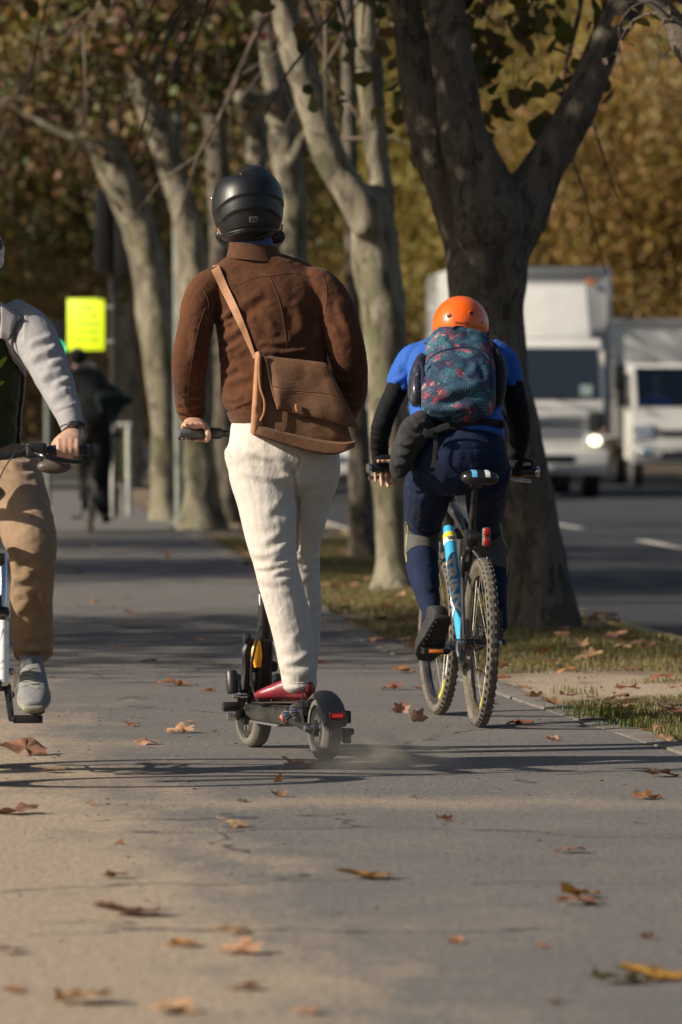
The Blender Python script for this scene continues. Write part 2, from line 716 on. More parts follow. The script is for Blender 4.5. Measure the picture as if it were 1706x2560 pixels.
def soil_mat(name='soil', worn=None):
    m, t, b = new_mat(name)
    v = coords(t)
    a = noise_n(t, v, 0.9, 8, 0.68)
    f = noise_n(t, v, 45, 5, 0.7)
    col = ramp(t, a, [(0.32, (0.085, 0.07, 0.04)), (0.5, (0.20, 0.15, 0.095)), (0.66, (0.33, 0.25, 0.17))])
    col = mixc(t, 0.7, col, ramp(t, f, [(0.25, (0.45, 0.42, 0.38)), (0.75, (1.15, 1.1, 1.05))]), 'MULTIPLY')
    if worn:
        sp = N(t, 'ShaderNodeSeparateXYZ'); t.links.new(v, sp.inputs[0])
        ex = math_n(t, 'DIVIDE', math_n(t, 'SUBTRACT', sp.outputs[0], worn[0]), worn[2])
        ey = math_n(t, 'DIVIDE', math_n(t, 'SUBTRACT', sp.outputs[1], worn[1]), worn[3])
        rr = math_n(t, 'ADD', math_n(t, 'MULTIPLY', ex, ex), math_n(t, 'MULTIPLY', ey, ey))
        rr = math_n(t, 'ADD', rr, math_n(t, 'MULTIPLY', math_n(t, 'SUBTRACT', noise_n(t, v, 2.2, 6, .7), .5), 2.0))
        sand = ramp(t, noise_n(t, v, 30, 6, .75), [(.3, (.27, .205, .14)), (.7, (.43, .34, .245))])
        col = mixc(t, ramp(t, rr, [(.45, (1, 1, 1)), (1.0, (0, 0, 0))]), col, sand)
    t.links.new(col, b.inputs['Base Color'])
    b.inputs['Roughness'].default_value = 0.95
    bump(t, b, f, 0.8, 0.02)
    return m
M_soil = soil_mat()
M_verge = soil_mat('verge_soil', (1.35, 29.3, .95, 1.7))

def sand_mat():
    m, t, b = new_mat('sandy_soil')
    v = coords(t)
    a = noise_n(t, v, 3, 8, 0.7)
    f = noise_n(t, v, 70, 5, 0.75)
    col = ramp(t, a, [(0.3, (0.27, 0.205, 0.14)), (0.7, (0.40, 0.31, 0.22))])
    col = mixc(t, 0.7, col, ramp(t, f, [(0.25, (0.55, 0.52, 0.5)), (0.75, (1.15, 1.12, 1.08))]), 'MULTIPLY')
    t.links.new(col, b.inputs['Base Color'])
    b.inputs['Roughness'].default_value = 0.95
    bump(t, b, f, 0.8, 0.02)
    return m
M_sand = sand_mat()
M_kerb = plain('kerb_concrete', (0.165, 0.146, 0.124), 0.95, var=0.3, scale=9, bumps=0.5, bscale=120, dirt=(0.12, 0.095, 0.065, 0.8))
M_paint = plain('road_paint', (0.62, 0.58, 0.50), 0.7, var=0.15, scale=20, dirt=(0.1, 0.1, 0.1, 0.8))
M_yellow_kerb = plain('yellow_kerb', (0.45, 0.33, 0.10), 0.8, var=0.2, scale=9, dirt=(0.2, 0.16, 0.1, 0.8))

def bark_mat(name, pale, olive, dark, flake=1.0, s=1.0):
    m, t, b = new_mat(name)
    v = coords(t, (1, 1, 0.42))
    a = noise_n(t, v, 4.5 * s, 4, 0.55, 0.6)
    c = noise_n(t, v, 9 * s, 6, 0.65, 1.2)
    vo = N(t, 'ShaderNodeTexVoronoi')
    vo.inputs['Scale'].default_value = 11 * s
    t.links.new(v, vo.inputs['Vector'])
    col = ramp(t, a, [(0.40, olive), (0.47, pale), (0.56, pale), (0.62, tuple(x * 0.66 for x in pale))])
    va = N(t, 'ShaderNodeVectorMath', operation='ADD')
    dn = N(t, 'ShaderNodeTexNoise'); dn.inputs['Scale'].default_value = 7 * s
    t.links.new(v, dn.inputs['Vector'])
    dm = N(t, 'ShaderNodeVectorMath', operation='SCALE'); dm.inputs['Scale'].default_value = .22
    t.links.new(dn.outputs['Color'], dm.inputs[0])
    t.links.new(v, va.inputs[0]); t.links.new(dm.outputs[0], va.inputs[1])
    t.links.new(va.outputs[0], vo.inputs['Vector'])
    pc_ = N(t, 'ShaderNodeSeparateColor'); t.links.new(vo.outputs['Color'], pc_.inputs[0])
    plates = ramp(t, pc_.outputs[0], [(0.0, tuple(x * 1.15 for x in pale)), (.28, tuple(x * .85 for x in pale)), (.5, olive), (.68, tuple(x * .6 for x in pale)), (.85, dark)], 'CONSTANT')
    col = mixc(t, .55, col, plates)
    f = ramp(t, c, [(0.55, (0, 0, 0)), (0.59, (flake,) * 3)])
    col = mixc(t, f, col, dark)
    rust = ramp(t, noise_n(t, v, 13 * s, 3), [(0.66, (0, 0, 0)), (0.72, (0.7 * flake,) * 3)])
    col = mixc(t, rust, col, (0.25, 0.13, 0.075))
    fine = noise_n(t, coords(t, (1, 1, .6)), 60, 5, 0.7)
    col = mixc(t, 0.6, col, ramp(t, fine, [(0.25, (0.5, 0.48, 0.45)), (0.75, (1.1, 1.1, 1.1))]), 'MULTIPLY')
    t.links.new(col, b.inputs['Base Color'])
    b.inputs['Roughness'].default_value = 0.9
    h = math_n(t, 'ADD', math_n(t, 'MULTIPLY', c, 1.2), fine)
    h = math_n(t, 'ADD', h, math_n(t, 'MULTIPLY', pc_.outputs[0], .8))
    bump(t, b, h, 1.0, 0.03)
    return m
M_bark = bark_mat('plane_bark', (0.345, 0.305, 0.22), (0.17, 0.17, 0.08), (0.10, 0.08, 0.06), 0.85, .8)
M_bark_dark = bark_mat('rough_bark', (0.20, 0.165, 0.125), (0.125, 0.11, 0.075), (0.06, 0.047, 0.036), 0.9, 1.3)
M_twig = plain('twig', (0.11, 0.085, 0.065), 0.9, var=0.3)

DRY = [(0.0, (0.14, 0.075, 0.032)), (0.22, (0.17, 0.12, 0.05)), (0.45, (0.12, 0.12, 0.03)), (0.65, (0.065, 0.085, 0.018)), (0.85, (0.24, 0.115, 0.05)), (1.0, (0.03, 0.025, 0.014))]
M_leaf_mix = leafy('autumn_leaves', DRY)
M_leaf_gold = leafy('golden_leaves', [(0, (0.29, 0.215, 0.06)), (0.3, (0.215, 0.19, 0.05)), (0.55, (0.32, 0.22, 0.07)), (0.8, (0.29, 0.175, 0.08)), (1, (0.15, 0.155, 0.04))])
M_leaf_brown = leafy('brown_leaves', [(0, (0.10, 0.055, 0.03)), (0.35, (0.15, 0.09, 0.05)), (0.6, (0.085, 0.08, 0.025)), (0.8, (0.22, 0.12, 0.07)), (1, (0.04, 0.03, 0.02))])
M_grass = leafy('grass_blades', [(0, (0.07, 0.08, 0.022)), (0.35, (0.115, 0.11, 0.035)), (0.6, (0.20, 0.16, 0.06)), (1, (0.27, 0.20, 0.10))], 0.2)
# ------------------------------------------------------------------ the setting
# path: right border (x at distance y), measured along the seam of the kerb
EDGE = [(10, 2.55), (14, 2.14), (18, 1.74), (23.4, 1.22), (28.2, 0.70), (33, 0.26), (37.3, -0.06), (42, -0.30), (48, -0.60), (58, -1.13), (70, -1.78), (80, -2.36), (110, -4.1), (170, -7.6), (260, -13)]
_ey = [e[0] for e in EDGE]
_ex = [e[1] for e in EDGE]
def path_r(y):
    return float(np.interp(y, _ey, _ex))
def road_l(y):
    return path_r(y) + float(np.interp(y, [10, 25, 36, 45, 260], [2.1, 2.0, 1.78, 1.70, 1.75]))
def road_dir(y):
    a = Vector((path_r(y + 2) - path_r(y - 2), 4.0)).normalized()
    return a

ys = list(np.arange(6, 60, 0.5)) + list(np.arange(60, 260, 4))
struct('ground', sheet([[(-900, yy, -0.125), (0, yy, -0.125), (900, yy, -0.125)] for yy in (-60, 0, 200, 1500)]), M_soil)

def strip(f0, f1, z, yy=ys, nx=6, rough=0.0):
    rows = []
    for y in yy:
        a, b = f0(y), f1(y)
        rows.append([(a + (b - a) * k / nx, y, z + (rough * noise.noise((a + (b - a) * k / nx, y * 1.0, 3.3)) if 0 < k < nx else 0)) for k in range(nx + 1)])
    return sheet(rows)

struct('path', strip(lambda y: path_r(y) - 3.6, lambda y: path_r(y), 0.0), M_path)
struct('dirt_shoulder', strip(lambda y: path_r(y) - 9, lambda y: path_r(y) - 3.56, -0.006, rough=0.03), M_sand)
verge = struct('verge', strip(lambda y: path_r(y) + 0.15, lambda y: road_l(y) - 0.10, -0.004, rough=0.035, nx=10, yy=list(np.arange(6, 90, 0.25)) + list(np.arange(90, 260, 4))), M_verge)
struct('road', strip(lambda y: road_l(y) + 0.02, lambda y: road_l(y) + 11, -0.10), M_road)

# concrete kerb stones between path and verge
kerb = empty('kerb', (0, 23, 0))
kerb['kind'] = 'structure'
y = 12.0
i = 0
while y < 80:
    L = 1.0 if y < 50 else 2.0
    a0, a1 = path_r(y + 0.006), path_r(y + L - 0.006)
    j = random.uniform(-0.004, 0.004)
    w0, w1 = 0.15 + random.uniform(-.012, .012), 0.15 + random.uniform(-.012, .012)
    rows = []
    for k in range(7):
        q = k / 6
        yy = y + 0.006 + (L - 0.012) * q
        xx = path_r(yy)
        ww = w0 + (w1 - w0) * q
        jig = random.uniform(-.006, .006)
        rows.append([(xx + 0.002 + jig, yy, -0.05), (xx + 0.005 + jig, yy, 0.004 + j), (xx + ww * .5, yy, 0.008 + j), (xx + ww - 0.008, yy, 0.006 + j), (xx + ww + jig, yy, -0.05)])
    mk('kerb_stone', sheet(rows), M_kerb, kerb, sharp=30)
    y += L
    i += 1
rk = empty('road_kerb', (1.5, 40, 0))
rk['kind'] = 'structure'
y = 22.0
while y < 100:
    L = 1.0 if y < 55 else 3.0
    rows = []
    for k in range(4):
        yy = y + 0.008 + (L - 0.016) * k / 3
        xx = road_l(yy)
        rows.append([(xx - .12, yy, -.04), (xx - .115, yy, .012), (xx - .02, yy, .010), (xx + .004, yy, -.01), (xx + .02, yy, -.11)])
    mk('kerb_stone', sheet(rows), M_yellow_kerb if int(y) % 7 < 3 else M_kerb, rk, sharp=30)
    y += L

# lane dashes on the road
for k, yy in enumerate((52, 63, 74, 86, 98, 110)):
    rows = []
    for q in range(7):
        y2 = yy + 4.2 * q / 6
        xx = road_l(y2) + 3.0
        rows.append([(xx - .07, y2, -0.094), (xx + .07, y2, -0.094)])
    struct('lane_marking', sheet(rows), M_paint)
rows = [[(road_l(y2) + 0.28, y2, -0.094), (road_l(y2) + 0.40, y2, -0.094)] for y2 in np.arange(60, 140, 3)]
struct('edge_line', sheet(rows), M_paint)

# far hills beyond the trees
M_hill = plain('hill', (0.30, 0.28, 0.30), 1.0, var=0.2, scale=0.01)
rows = []
for k in range(41):
    x = -600 + 30 * k
    h = 60 + 30 * noise.noise((x * .006, 2, 0)) + 14 * noise.noise((x * .02, 5, 0))
    rows.append([(x, 900, -2), (x, 960, h * .55), (x, 1050, h)])
struct('hills', sheet(rows), M_hill)
# ------------------------------------------------------------------ trees
rng = np.random.default_rng(11)

def limb(pts, d, unit=1.088, wob=0.06, seed=0):
    """pts (x, y, width) in the photograph at distance d (number or list) -> closed tapered limb"""
    secs = []
    for i, (x, y_, w_) in enumerate(pts):
        dd = d[i] if isinstance(d, (list, tuple)) else d
        c = P(x * unit, y_ * unit, dd)
        r = w_ * unit / 2 * dd / FPX
        k = 1 + wob * noise.noise((seed + i * 1.7, x * .01, y_ * .01)) * 2
        secs.append((c.x, c.y, c.z, r * k, r * k))
    return loft(secs, n=16, res=4)

LEAF = np.array([(0, 0, 0), (-.46, .30, .10), (-.30, .78, .02), (0, 1, -.08), (.30, .78, .02), (.46, .30, .10)])
def leaf_cloud(pos, size):
    """pos (n,3), size (n,) -> many small folded leaves"""
    n = len(pos)
    a = rng.normal(size=(n, 3)); a[:, 2] -= 0.5
    a /= np.linalg.norm(a, axis=1)[:, None]
    b = rng.normal(size=(n, 3))
    b -= a * (a * b).sum(1)[:, None]
    b /= np.linalg.norm(b, axis=1)[:, None]
    c = np.cross(a, b)
    L = LEAF
    v = pos[:, None, :] + size[:, None, None] * (L[None, :, 0, None] * b[:, None, :] + L[None, :, 1, None] * a[:, None, :] + L[None, :, 2, None] * c[:, None, :])
    v = v.reshape(-1, 3)
    base = (np.arange(n) * 6)[:, None]
    f = np.concatenate([base + np.array([[0, 3, 2, 1]]), base + np.array([[0, 5, 4, 3]])], 0)
    me = bpy.data.meshes.new('leaves')
    me.from_pydata(v.tolist(), [], f.tolist())
    me.update()
    return me

def grow(starts, n, length, r0, droop=0.25, up=0.5, steps=6, centre=None):
    """random secondary branches from given points; returns (tubes, leaf anchor points)"""
    tubes, anch = [], []
    for i in range(n):
        p = Vector(starts[i % len(starts)])
        out = (p - Vector(centre)) if centre is not None else Vector((0, 0, 0))
        out.z = 0
        d = Vector((random.gauss(0, 1), random.gauss(0, 1), random.uniform(-.1, 1) * up * 2)) + out.normalized() * 0.7 if out.length > 0 else Vector((random.gauss(0, 1), random.gauss(0, 1), up))
        d.normalize()
        L = length * random.uniform(.5, 1.15)
        pts = [p.copy()]
        for k in range(steps):
            d = (d + Vector((random.gauss(0, .28), random.gauss(0, .28), random.gauss(0, .2) - droop * k / steps))).normalized()
            p = p + d * L / steps
            pts.append(p.copy())
            if k > 0:
                anch.append((p.copy(), k / steps))
            if k > 1 and random.random() < .8:
                e = (d + Vector((random.gauss(0, .8), random.gauss(0, .8), random.gauss(-.2, .5)))).normalized()
                q = [p.copy(), p + e * L * .16, p + e * L * .33 + Vector((0, 0, -L * .06))]
                tubes.append(tube(q, [r0 * .3, r0 * .2, r0 * .1], 4))
                anch.append((q[1], .8)); anch.append((q[2], 1)); anch.append((q[2], 1))
        tubes.append(tube(pts, [r0 * (1 - .85 * k / steps) for k in range(steps + 1)], 5))
    return tubes, anch

def crown_mesh(anch, per, spread, size, stop=None, behind=None):
    pts = np.array([tuple(a[0]) for a in anch])
    pts = np.repeat(pts, per, 0)
    pts = pts + rng.normal(size=pts.shape) * spread
    if stop is not None:
        pts = pts[pts[:, 2] > stop + rng.random(len(pts)) * 0.6]
    if behind is not None:
        pts = pts[(pts[:, 1] > behind) | (rng.random(len(pts)) < .12) | (pts[:, 2] > 1.23 + .0535 * behind)]
    return leaf_cloud(pts, size * rng.uniform(.6, 1.3, len(pts)))

# --- background prototypes
def proto_tree(seed, h, lean, leaves, per, mat_bark, spread=0.5, size=0.115):
    random.seed(seed)
    t = empty('plane_tree', (0, 0, 0))
    trunk = [loft([(0, 0, -.2, .34, .34), (0, 0, .15, .27, .27), (lean * .2, .05, 1.2, .22, .22), (lean * .5, 0, 2.4, .20, .20), (lean * .8, .1, 3.4, .2, .2)], n=14)]
    tips = []
    for k in range(4):
        a = k * 1.57 + random.uniform(-.4, .4)
        p0 = Vector((lean * .75, .08, 3.1))
        p1 = p0 + Vector((math.cos(a) * .7, math.sin(a) * .7, 1.3))
        p2 = p1 + Vector((math.cos(a) * 1.0, math.sin(a) * 1.0, 1.7))
        p3 = p2 + Vector((math.cos(a) * .6, math.sin(a) * .6, 2.0)) * (h / 10)
        trunk.append(tube([p0, p1, p2, p3], [.15, .12, .08, .03], 8, res=3))
        tips += [p1, p2, p2.lerp(p3, .5), p3, p1.lerp(p2, .5)]
    me = mesh_of(join(*trunk), 'trunk')
    link('trunk', me, mat_bark, t)
    tb, an = grow(tips, 30, 2.6, .05, droop=.55, centre=(lean * .7, 0, 0))
    link('branches', mesh_of(join(*tb), 'branches'), mat_bark, t)
    cm = crown_mesh(an, per, spread, size, stop=1.9)
    link('crown', cm, leaves, t)
    return t

def copy_thing(src, loc, rz, s, label=None, group=None, swap=None):
    c = src.copy(); COL.objects.link(c)
    c.location = loc; c.rotation_euler = (0, 0, rz); c.scale = (s, s, s)
    ORG[c] = Vector(loc)
    for ch in src.children:
        k = ch.copy(); COL.objects.link(k); k.parent = c
        for g in ch.children:
            e = g.copy(); COL.objects.link(e); e.parent = k
    if label: c['label'] = label
    if group: c['group'] = group
    return c

protos = [proto_tree(3, 10, .3, M_leaf_mix, 58, M_bark), proto_tree(5, 11, -.4, M_leaf_brown, 52, M_bark), proto_tree(8, 9.5, .1, M_leaf_gold, 64, M_bark_dark), proto_tree(12, 10, .2, M_leaf_gold, 66, M_bark), proto_tree(17, 10, .2, M_leaf_mix, 12, M_bark, .5, .14)]
used = set()
def place(k, x, y_, s, label, group):
    rz = random.uniform(0, 6.28)
    if k not in used:
        used.add(k)
        o = protos[k]
        o.location = (x, y_, 0); o.rotation_euler = (0, 0, rz); o.scale = (s, s, s)
        ORG[o] = Vector((x, y_, 0))
    else:
        o = copy_thing(protos[k], (x, y_, 0), rz, s)
    tag(o, label, 'tree', group)
    return o

random.seed(21)
# row continuing along the verge, far down the path
for k, d in enumerate((109, 118, 129, 141, 154, 168, 184)):
    x = path_r(d) + random.uniform(.3, 1.3)
    place((0, 1, 0, 1, 0, 1, 0, 1, 0)[k], x, d, random.uniform(.85, 1.05), 'blurred brown-leaved plane tree far down the row beside the path', 'far trees of the row beside the path')
# golden and shade-darkened trees on the far side of the road
for k, (x, d, s) in enumerate([(8.2, 128, 1.0), (6.2, 141, 1.0), (9.5, 150, 1.15), (7.0, 163, 1.1), (5.2, 178, 1.45), (9.0, 182, 1.5), (3.6, 198, 1.6), (7.2, 205, 1.7), (1.6, 222, 1.6), (-1.0, 240, 1.7), (5.0, 236, 1.8), (-4.0, 262, 1.8), (2.5, 270, 1.9)]):
    place((2 if k % 2 else 3) if x > 3 else k % 2, x, d, s, 'golden sunlit or shade-darkened tree across the road behind the trucks', 'golden trees across the road')  # central trees take darker leaf colours in place of shade
for x, d, s in [(13.5, 150, 1.2), (17, 172, 1.4), (13.5, 200, 1.5), (22, 205, 1.6), (28, 235, 1.7), (16, 235, 1.6)]:
    place(3, x, d, s, 'golden tree across the road, right of the picture', 'golden trees right of the picture')
# park trees on the left
for k, (x, d, s) in enumerate([(-8.2, 122, 1.0), (-9.6, 140, 1.1), (-9.0, 160, 1.1), (-12.5, 170, 1.3), (-12, 200, 1.3), (-15, 230, 1.4), (-18, 265, 1.6), (-9, 250, 1.5)]):
    place((1, 2, 0, 1)[k % 4], x, d, s, 'blurred olive and brown park tree in the left background', 'park trees in the left background')
SHADE = [(-5.6, 35.0, .95, 1), (-12.5, 33, 1.0, 4), (-10, 49.5, .95, 4), (-16, 47, 1.1, 4), (-9.5, 57, .9, 4), (-15.5, 60, 1.0, 4), (-6.8, 48.5, .9, 4), (-14.5, 104, 1.1, 1), (-16, 118, 1.15, 0), (-17, 133, 1.2, 1), (-18.5, 148, 1.2, 0), (-20, 165, 1.2, 1)]
for x, d, s, k in SHADE:
    place(k, x, d, s, 'park tree left of the picture casting shade over the path', 'park trees shading the path')

def tree(name, label, base_px, limbs, mat, relief, voxel, crown=None, group=None):
    """limbs: [(pts, depth)], crown: dict for branches and leaves"""
    b = limbs[0][0][-1]
    base = V(b[0], b[1], limbs[0][1] if not isinstance(limbs[0][1], (list, tuple)) else limbs[0][1][-1])
    base.z = 0
    t = thing(name, label, 'tree', base, 0, group)
    me = fuse([limb(p, d, seed=i + base.y) for i, (p, d) in enumerate(limbs)], voxel, 8, 'trunk')
    if relief:
        crumple(me, relief, 3.0, (1, 1, .5), base.y, False)
        crumple(me, relief * .6, 9.0, (1, 1, .45), base.y + 3, False)
    link('trunk', me, mat, t)
    if crown:
        random.seed(int(base.y * 10))
        tb, an = grow(crown['starts'], crown['n'], crown['len'], crown.get('r', .04), droop=crown.get('droop', .5), up=crown.get('up', .5), centre=crown.get('centre'))
        link('branches', mesh_of(join(*tb), 'branches'), M_twig, t)
        if crown.get('canopy'):
            cx_, cz_, rx_, rz_, n_ = crown['canopy']
            pc = rng.normal(size=(n_, 3)) * np.array([rx_ * .5, rx_ * .5, rz_ * .5]) + np.array([cx_, base.y + .6, cz_ + rz_])
            cl_ = np.array([noise.noise((p_[0] * .9, p_[1] * .9, p_[2] * .9)) for p_ in pc])
            pc = pc[(cl_ > -.12) & (pc[:, 2] > cz_)]
            link('canopy', leaf_cloud(pc, .15 * rng.uniform(.6, 1.3, len(pc))), crown['mat'], t)
        link('crown', crown_mesh(an, crown['per'], crown['spread'], crown['size'], stop=crown.get('stop'), behind=base.y + .25), crown['mat'], t)
    return t

# big dark tree right of the rider
dA = 36.6
tree('plane_tree', 'big dark forked tree trunk on the grass right of the cyclist', None,
     [([(1118, 560, 200), (1116, 640, 198), (1114, 700, 180), (1122, 800, 168), (1142, 900, 154), (1170, 1000, 146), (1196, 1100, 144), (1218, 1200, 146), (1233, 1300, 150), (1241, 1380, 160), (1245, 1430, 186), (1246, 1470, 220)], dA),
      ([(915, -200, 78), (935, 0, 84), (950, 100, 90), (966, 200, 95), (988, 300, 100), (1022, 400, 112), (1050, 480, 130), (1085, 580, 140), (1100, 660, 120)], [dA + .15] * 9),
      ([(1010, -200, 95), (1025, 0, 102), (1036, 100, 104), (1050, 200, 108), (1068, 300, 120), (1092, 380, 140), (1112, 450, 160), (1118, 540, 150)], [dA - .15] * 8),
      ([(1540, -220, 84), (1440, 0, 92), (1390, 100, 86), (1346, 200, 88), (1300, 300, 92), (1252, 390, 104), (1210, 470, 130), (1160, 560, 130)], [dA] * 8)],
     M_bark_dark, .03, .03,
     dict(starts=[V(915, -200, dA), V(1010, -200, dA), V(1540, -220, dA), V(1300, -60, dA + .6)], n=22, len=2.2, per=4, spread=.3, size=.13, mat=M_leaf_mix, centre=V(1120, 0, dA), stop=3.45, canopy=(1.0, 3.75, 5, 4.5, 5200)))
tA = [o for o in bpy.data.objects if o.get('label', '').startswith('big dark forked')][0]
random.seed(58)
tb, an = grow([V(1130, -50, 37.4), V(1190, -40, 37.2), V(1250, -40, 37.3), V(1310, -50, 37.0), V(1120, 20, 37.6), V(900, -40, 37.4), V(850, -40, 37.5), V(1560, -60, 36.8)], 14, .8, .008, droop=1.5, up=-.2)
link('hanging_twigs', mesh_of(join(*tb), 'hanging_twigs'), M_twig, tA)['kind'] = 'stuff'
link('hanging_leaves', crown_mesh(an, 1, .08, .12), M_leaf_mix, tA)
q_ = V(1240, 262, 36.9)
link('hanging_leaves', leaf_cloud(np.array([tuple(q_), tuple(q_ + Vector((.03, .01, -.02)))]), np.array([.17, .15])), M_leaf_brown, tA)
# pale forked tree left of the big one
dC = 45
Z = lambda a: [((600 + x / 2.24) / 1.088, (y_ / 2.24) / 1.088, w_ / 2.24 / 1.088) for x, y_, w_ in a]
tree('plane_tree', 'pale mottled forked tree between the scooter rider and the cyclist', None,
     [(Z([(750, 1080, 200), (745, 1200, 225), (755, 1320, 250), (760, 1480, 292), (780, 1600, 290), (805, 1720, 285)]) + [(888, 830, 106), (893, 950, 96), (897, 1080, 84), (902, 1200, 78), (906, 1300, 84), (908, 1345, 110), (909, 1368, 140)], dC),
      (Z([(180, -300, 140), (243, 0, 152), (270, 110, 150), (318, 300, 195), (385, 500, 188), (445, 700, 186), (515, 900, 188), (600, 1050, 190), (680, 1170, 200), (730, 1290, 200)]), [dC - .2] * 10),
      (Z([(690, -300, 140), (705, 0, 150), (715, 200, 146), (724, 400, 136), (742, 600, 136), (760, 800, 140), (782, 1000, 136), (795, 1130, 150), (790, 1280, 170)]), [dC + .25] * 9)],
     M_bark, .022, .03,
     dict(starts=[V(620, -120, dC), V(880, -120, dC), V(750, -140, dC + 1)], n=16, len=2.4, per=5, spread=.3, size=.13, mat=M_leaf_brown, centre=V(780, 0, dC), stop=4.0, canopy=(-.2, 4.25, 5, 4.5, 5200)))
# slim dark trunk behind it
tree('plane_tree', 'slim dark trunk just behind the pale forked tree', None,
     [([(795, -150, 42), (798, 0, 44), (803, 200, 40), (806, 500, 36), (813, 800, 42), (826, 1000, 56), (830, 1150, 62), (833, 1250, 68), (834, 1285, 90)], 55)],
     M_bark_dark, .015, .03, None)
# stubbed tree behind the helmet
tree('plane_tree', 'grey trunk with a sawn-off side branch behind the helmeted rider', None,
     [([(600, -150, 50), (610, 0, 52), (618, 100, 50), (632, 200, 58), (648, 280, 70), (662, 380, 72), (672, 480, 64), (674, 600, 62), (668, 800, 64), (660, 1000, 70), (655, 1180, 84), (655, 1230, 120)], 62),
      ([(545, 224, 36), (575, 226, 40), (605, 232, 42), (640, 250, 46)], [61.6, 61.7, 61.8, 62]),
      ([(735, 330, 26), (712, 300, 30), (690, 330, 34), (668, 380, 40)], 61.7)],
     M_bark, .02, .03,
     dict(starts=[V(600, -100, 62), V(640, -60, 62)], n=10, len=2.5, per=8, spread=.35, size=.11, mat=M_leaf_brown, centre=V(610, 0, 62.5), canopy=(-1.0, 4.7, 5.5, 4.5, 5200)))
tree('plane_tree', 'straight pale trunk rising directly behind the black helmet', None,
     [([(596, -150, 44), (597, 0, 46), (592, 130, 46), (590, 250, 52), (588, 350, 56), (588, 600, 58), (590, 900, 62), (592, 1180, 72), (592, 1225, 100)], 68)],
     M_bark, .015, .03, None)
# leaning pair on the left
dG = 74
tree('plane_tree', 'leaning pale trunk beside the lime yellow sign', None,
     [([(150, -30, 40), (162, 120, 46), (182, 200, 54), (212, 280, 66), (246, 350, 74), (278, 420, 80), (312, 500, 84), (335, 580, 80), (350, 660, 80), (362, 760, 84), (372, 860, 78), (377, 960, 68), (380, 1080, 64), (383, 1170, 70), (384, 1205, 100)], dG),
      ([(-60, 220, 12), (0, 235, 14), (60, 262, 16), (130, 300, 18), (200, 335, 22), (250, 368, 30)], dG - .3),
      ([(172, 235, 24), (190, 245, 26), (215, 270, 30)], dG - .2)],
     M_bark, .025, .03,
     dict(starts=[V(60, 262, dG), V(0, 235, dG), V(150, -30, dG), V(162, 80, dG), V(170, 20, dG), V(-40, 60, dG), V(60, 0, dG), V(120, -40, dG)], n=60, len=1.7, r=.022, per=7, spread=.30, size=.10, mat=M_leaf_brown, droop=.9, up=.2, stop=3.6, canopy=(-3.2, 5.2, 5, 4.5, 5200)))
tree('plane_tree', 'leaning trunk right of the green pole behind the scooter rider', None,
     [([(262, -30, 40), (285, 80, 44), (302, 130, 46), (322, 200, 54), (350, 270, 60), (378, 330, 62), (398, 400, 58), (418, 460, 62), (436, 540, 76), (446, 640, 84), (450, 800, 82), (455, 1000, 80), (462, 1150, 84), (464, 1222, 130)], 68),
      ([(196, 62, 22), (250, 55, 26), (290, 58, 30), (310, 120, 40)], 67.6)],
     M_bark, .025, .03,
     dict(starts=[V(262, -30, 68), V(285, 60, 68), V(330, 60, 68), V(400, 40, 68), V(480, 30, 68.5), V(196, 62, 68)], n=40, len=1.5, r=.02, per=7, spread=.28, size=.10, mat=M_leaf_mix, droop=.9, up=.25, stop=3.9, canopy=(-2.2, 4.9, 5, 4.5, 5200)))
tree('plane_tree', 'shaded trunk in the gap behind the scooter rider shoulder', None,
     [([(440, -60, 44), (462, 80, 48), (484, 220, 52), (500, 340, 52), (506, 480, 56), (508, 700, 60), (512, 950, 66), (518, 1150, 76), (520, 1210, 110)], 71)],
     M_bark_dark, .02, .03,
     dict(starts=[V(440, -60, 71), V(462, 80, 71), V(530, 60, 72)], n=26, len=1.7, r=.02, per=5, spread=.3, size=.10, mat=M_leaf_brown, droop=.8, up=.3, stop=3.8, canopy=(-1.5, 5.1, 5, 4.5, 4000)))
# bough reaching in from a tree outside the frame on the right
tB = thing('plane_tree', 'rough dark bough hanging into the top right corner', 'tree', (2.35, 31.5, 0))
meB = fuse([loft([(2.35, 31.5, -.1, .26, .26), (2.36, 31.5, .3, .19, .19), (2.33, 31.5, 1.5, .17, .17), (2.25, 31.5, 2.4, .16, .16), (2.05, 31.5, 3.2, .14, .14), (1.9, 31.5, 4.2, .12, .12)], n=14),
            limb([(1450, -60, 60), (1500, -8, 62), (1540, 40, 60), (1580, 110, 66), (1650, 200, 74), (1730, 280, 84), (1800, 345, 100)], 31.5)], .025, 6, 'trunk')
crumple(meB, .02, 8, (1, 1, .5), 2, False)
link('trunk', meB, M_bark_dark, tB)
random.seed(77)
tb, an = grow([V(1450, -60, 31.5), V(1540, 40, 31.4), V(1560, -20, 31.4)], 8, .5, .008, droop=.7)
link('branches', mesh_of(join(*tb), 'branches'), M_twig, tB)
link('crown', crown_mesh(an[::3], 1, .05, .07), M_leaf_mix, tB)
# ------------------------------------------------------------------ far side: wood, bushes
random.seed(5)
pts = []
for k in range(40000):
    x = rng.uniform(-34, 26) if k < 24000 else rng.uniform(-90, 90)
    d = rng.uniform(285, 330)
    top = 7 + 3 * noise.noise((x * .12, 1, 0)) + 1.5 * noise.noise((x * .5, 7, 0))
    pts.append((x, d, top * (1 - rng.random() ** 1.3)))
wood = link('far_wood', leaf_cloud(np.array(pts), rng.uniform(.35, .8, len(pts))), M_leaf_mix)
wood['kind'] = 'stuff'

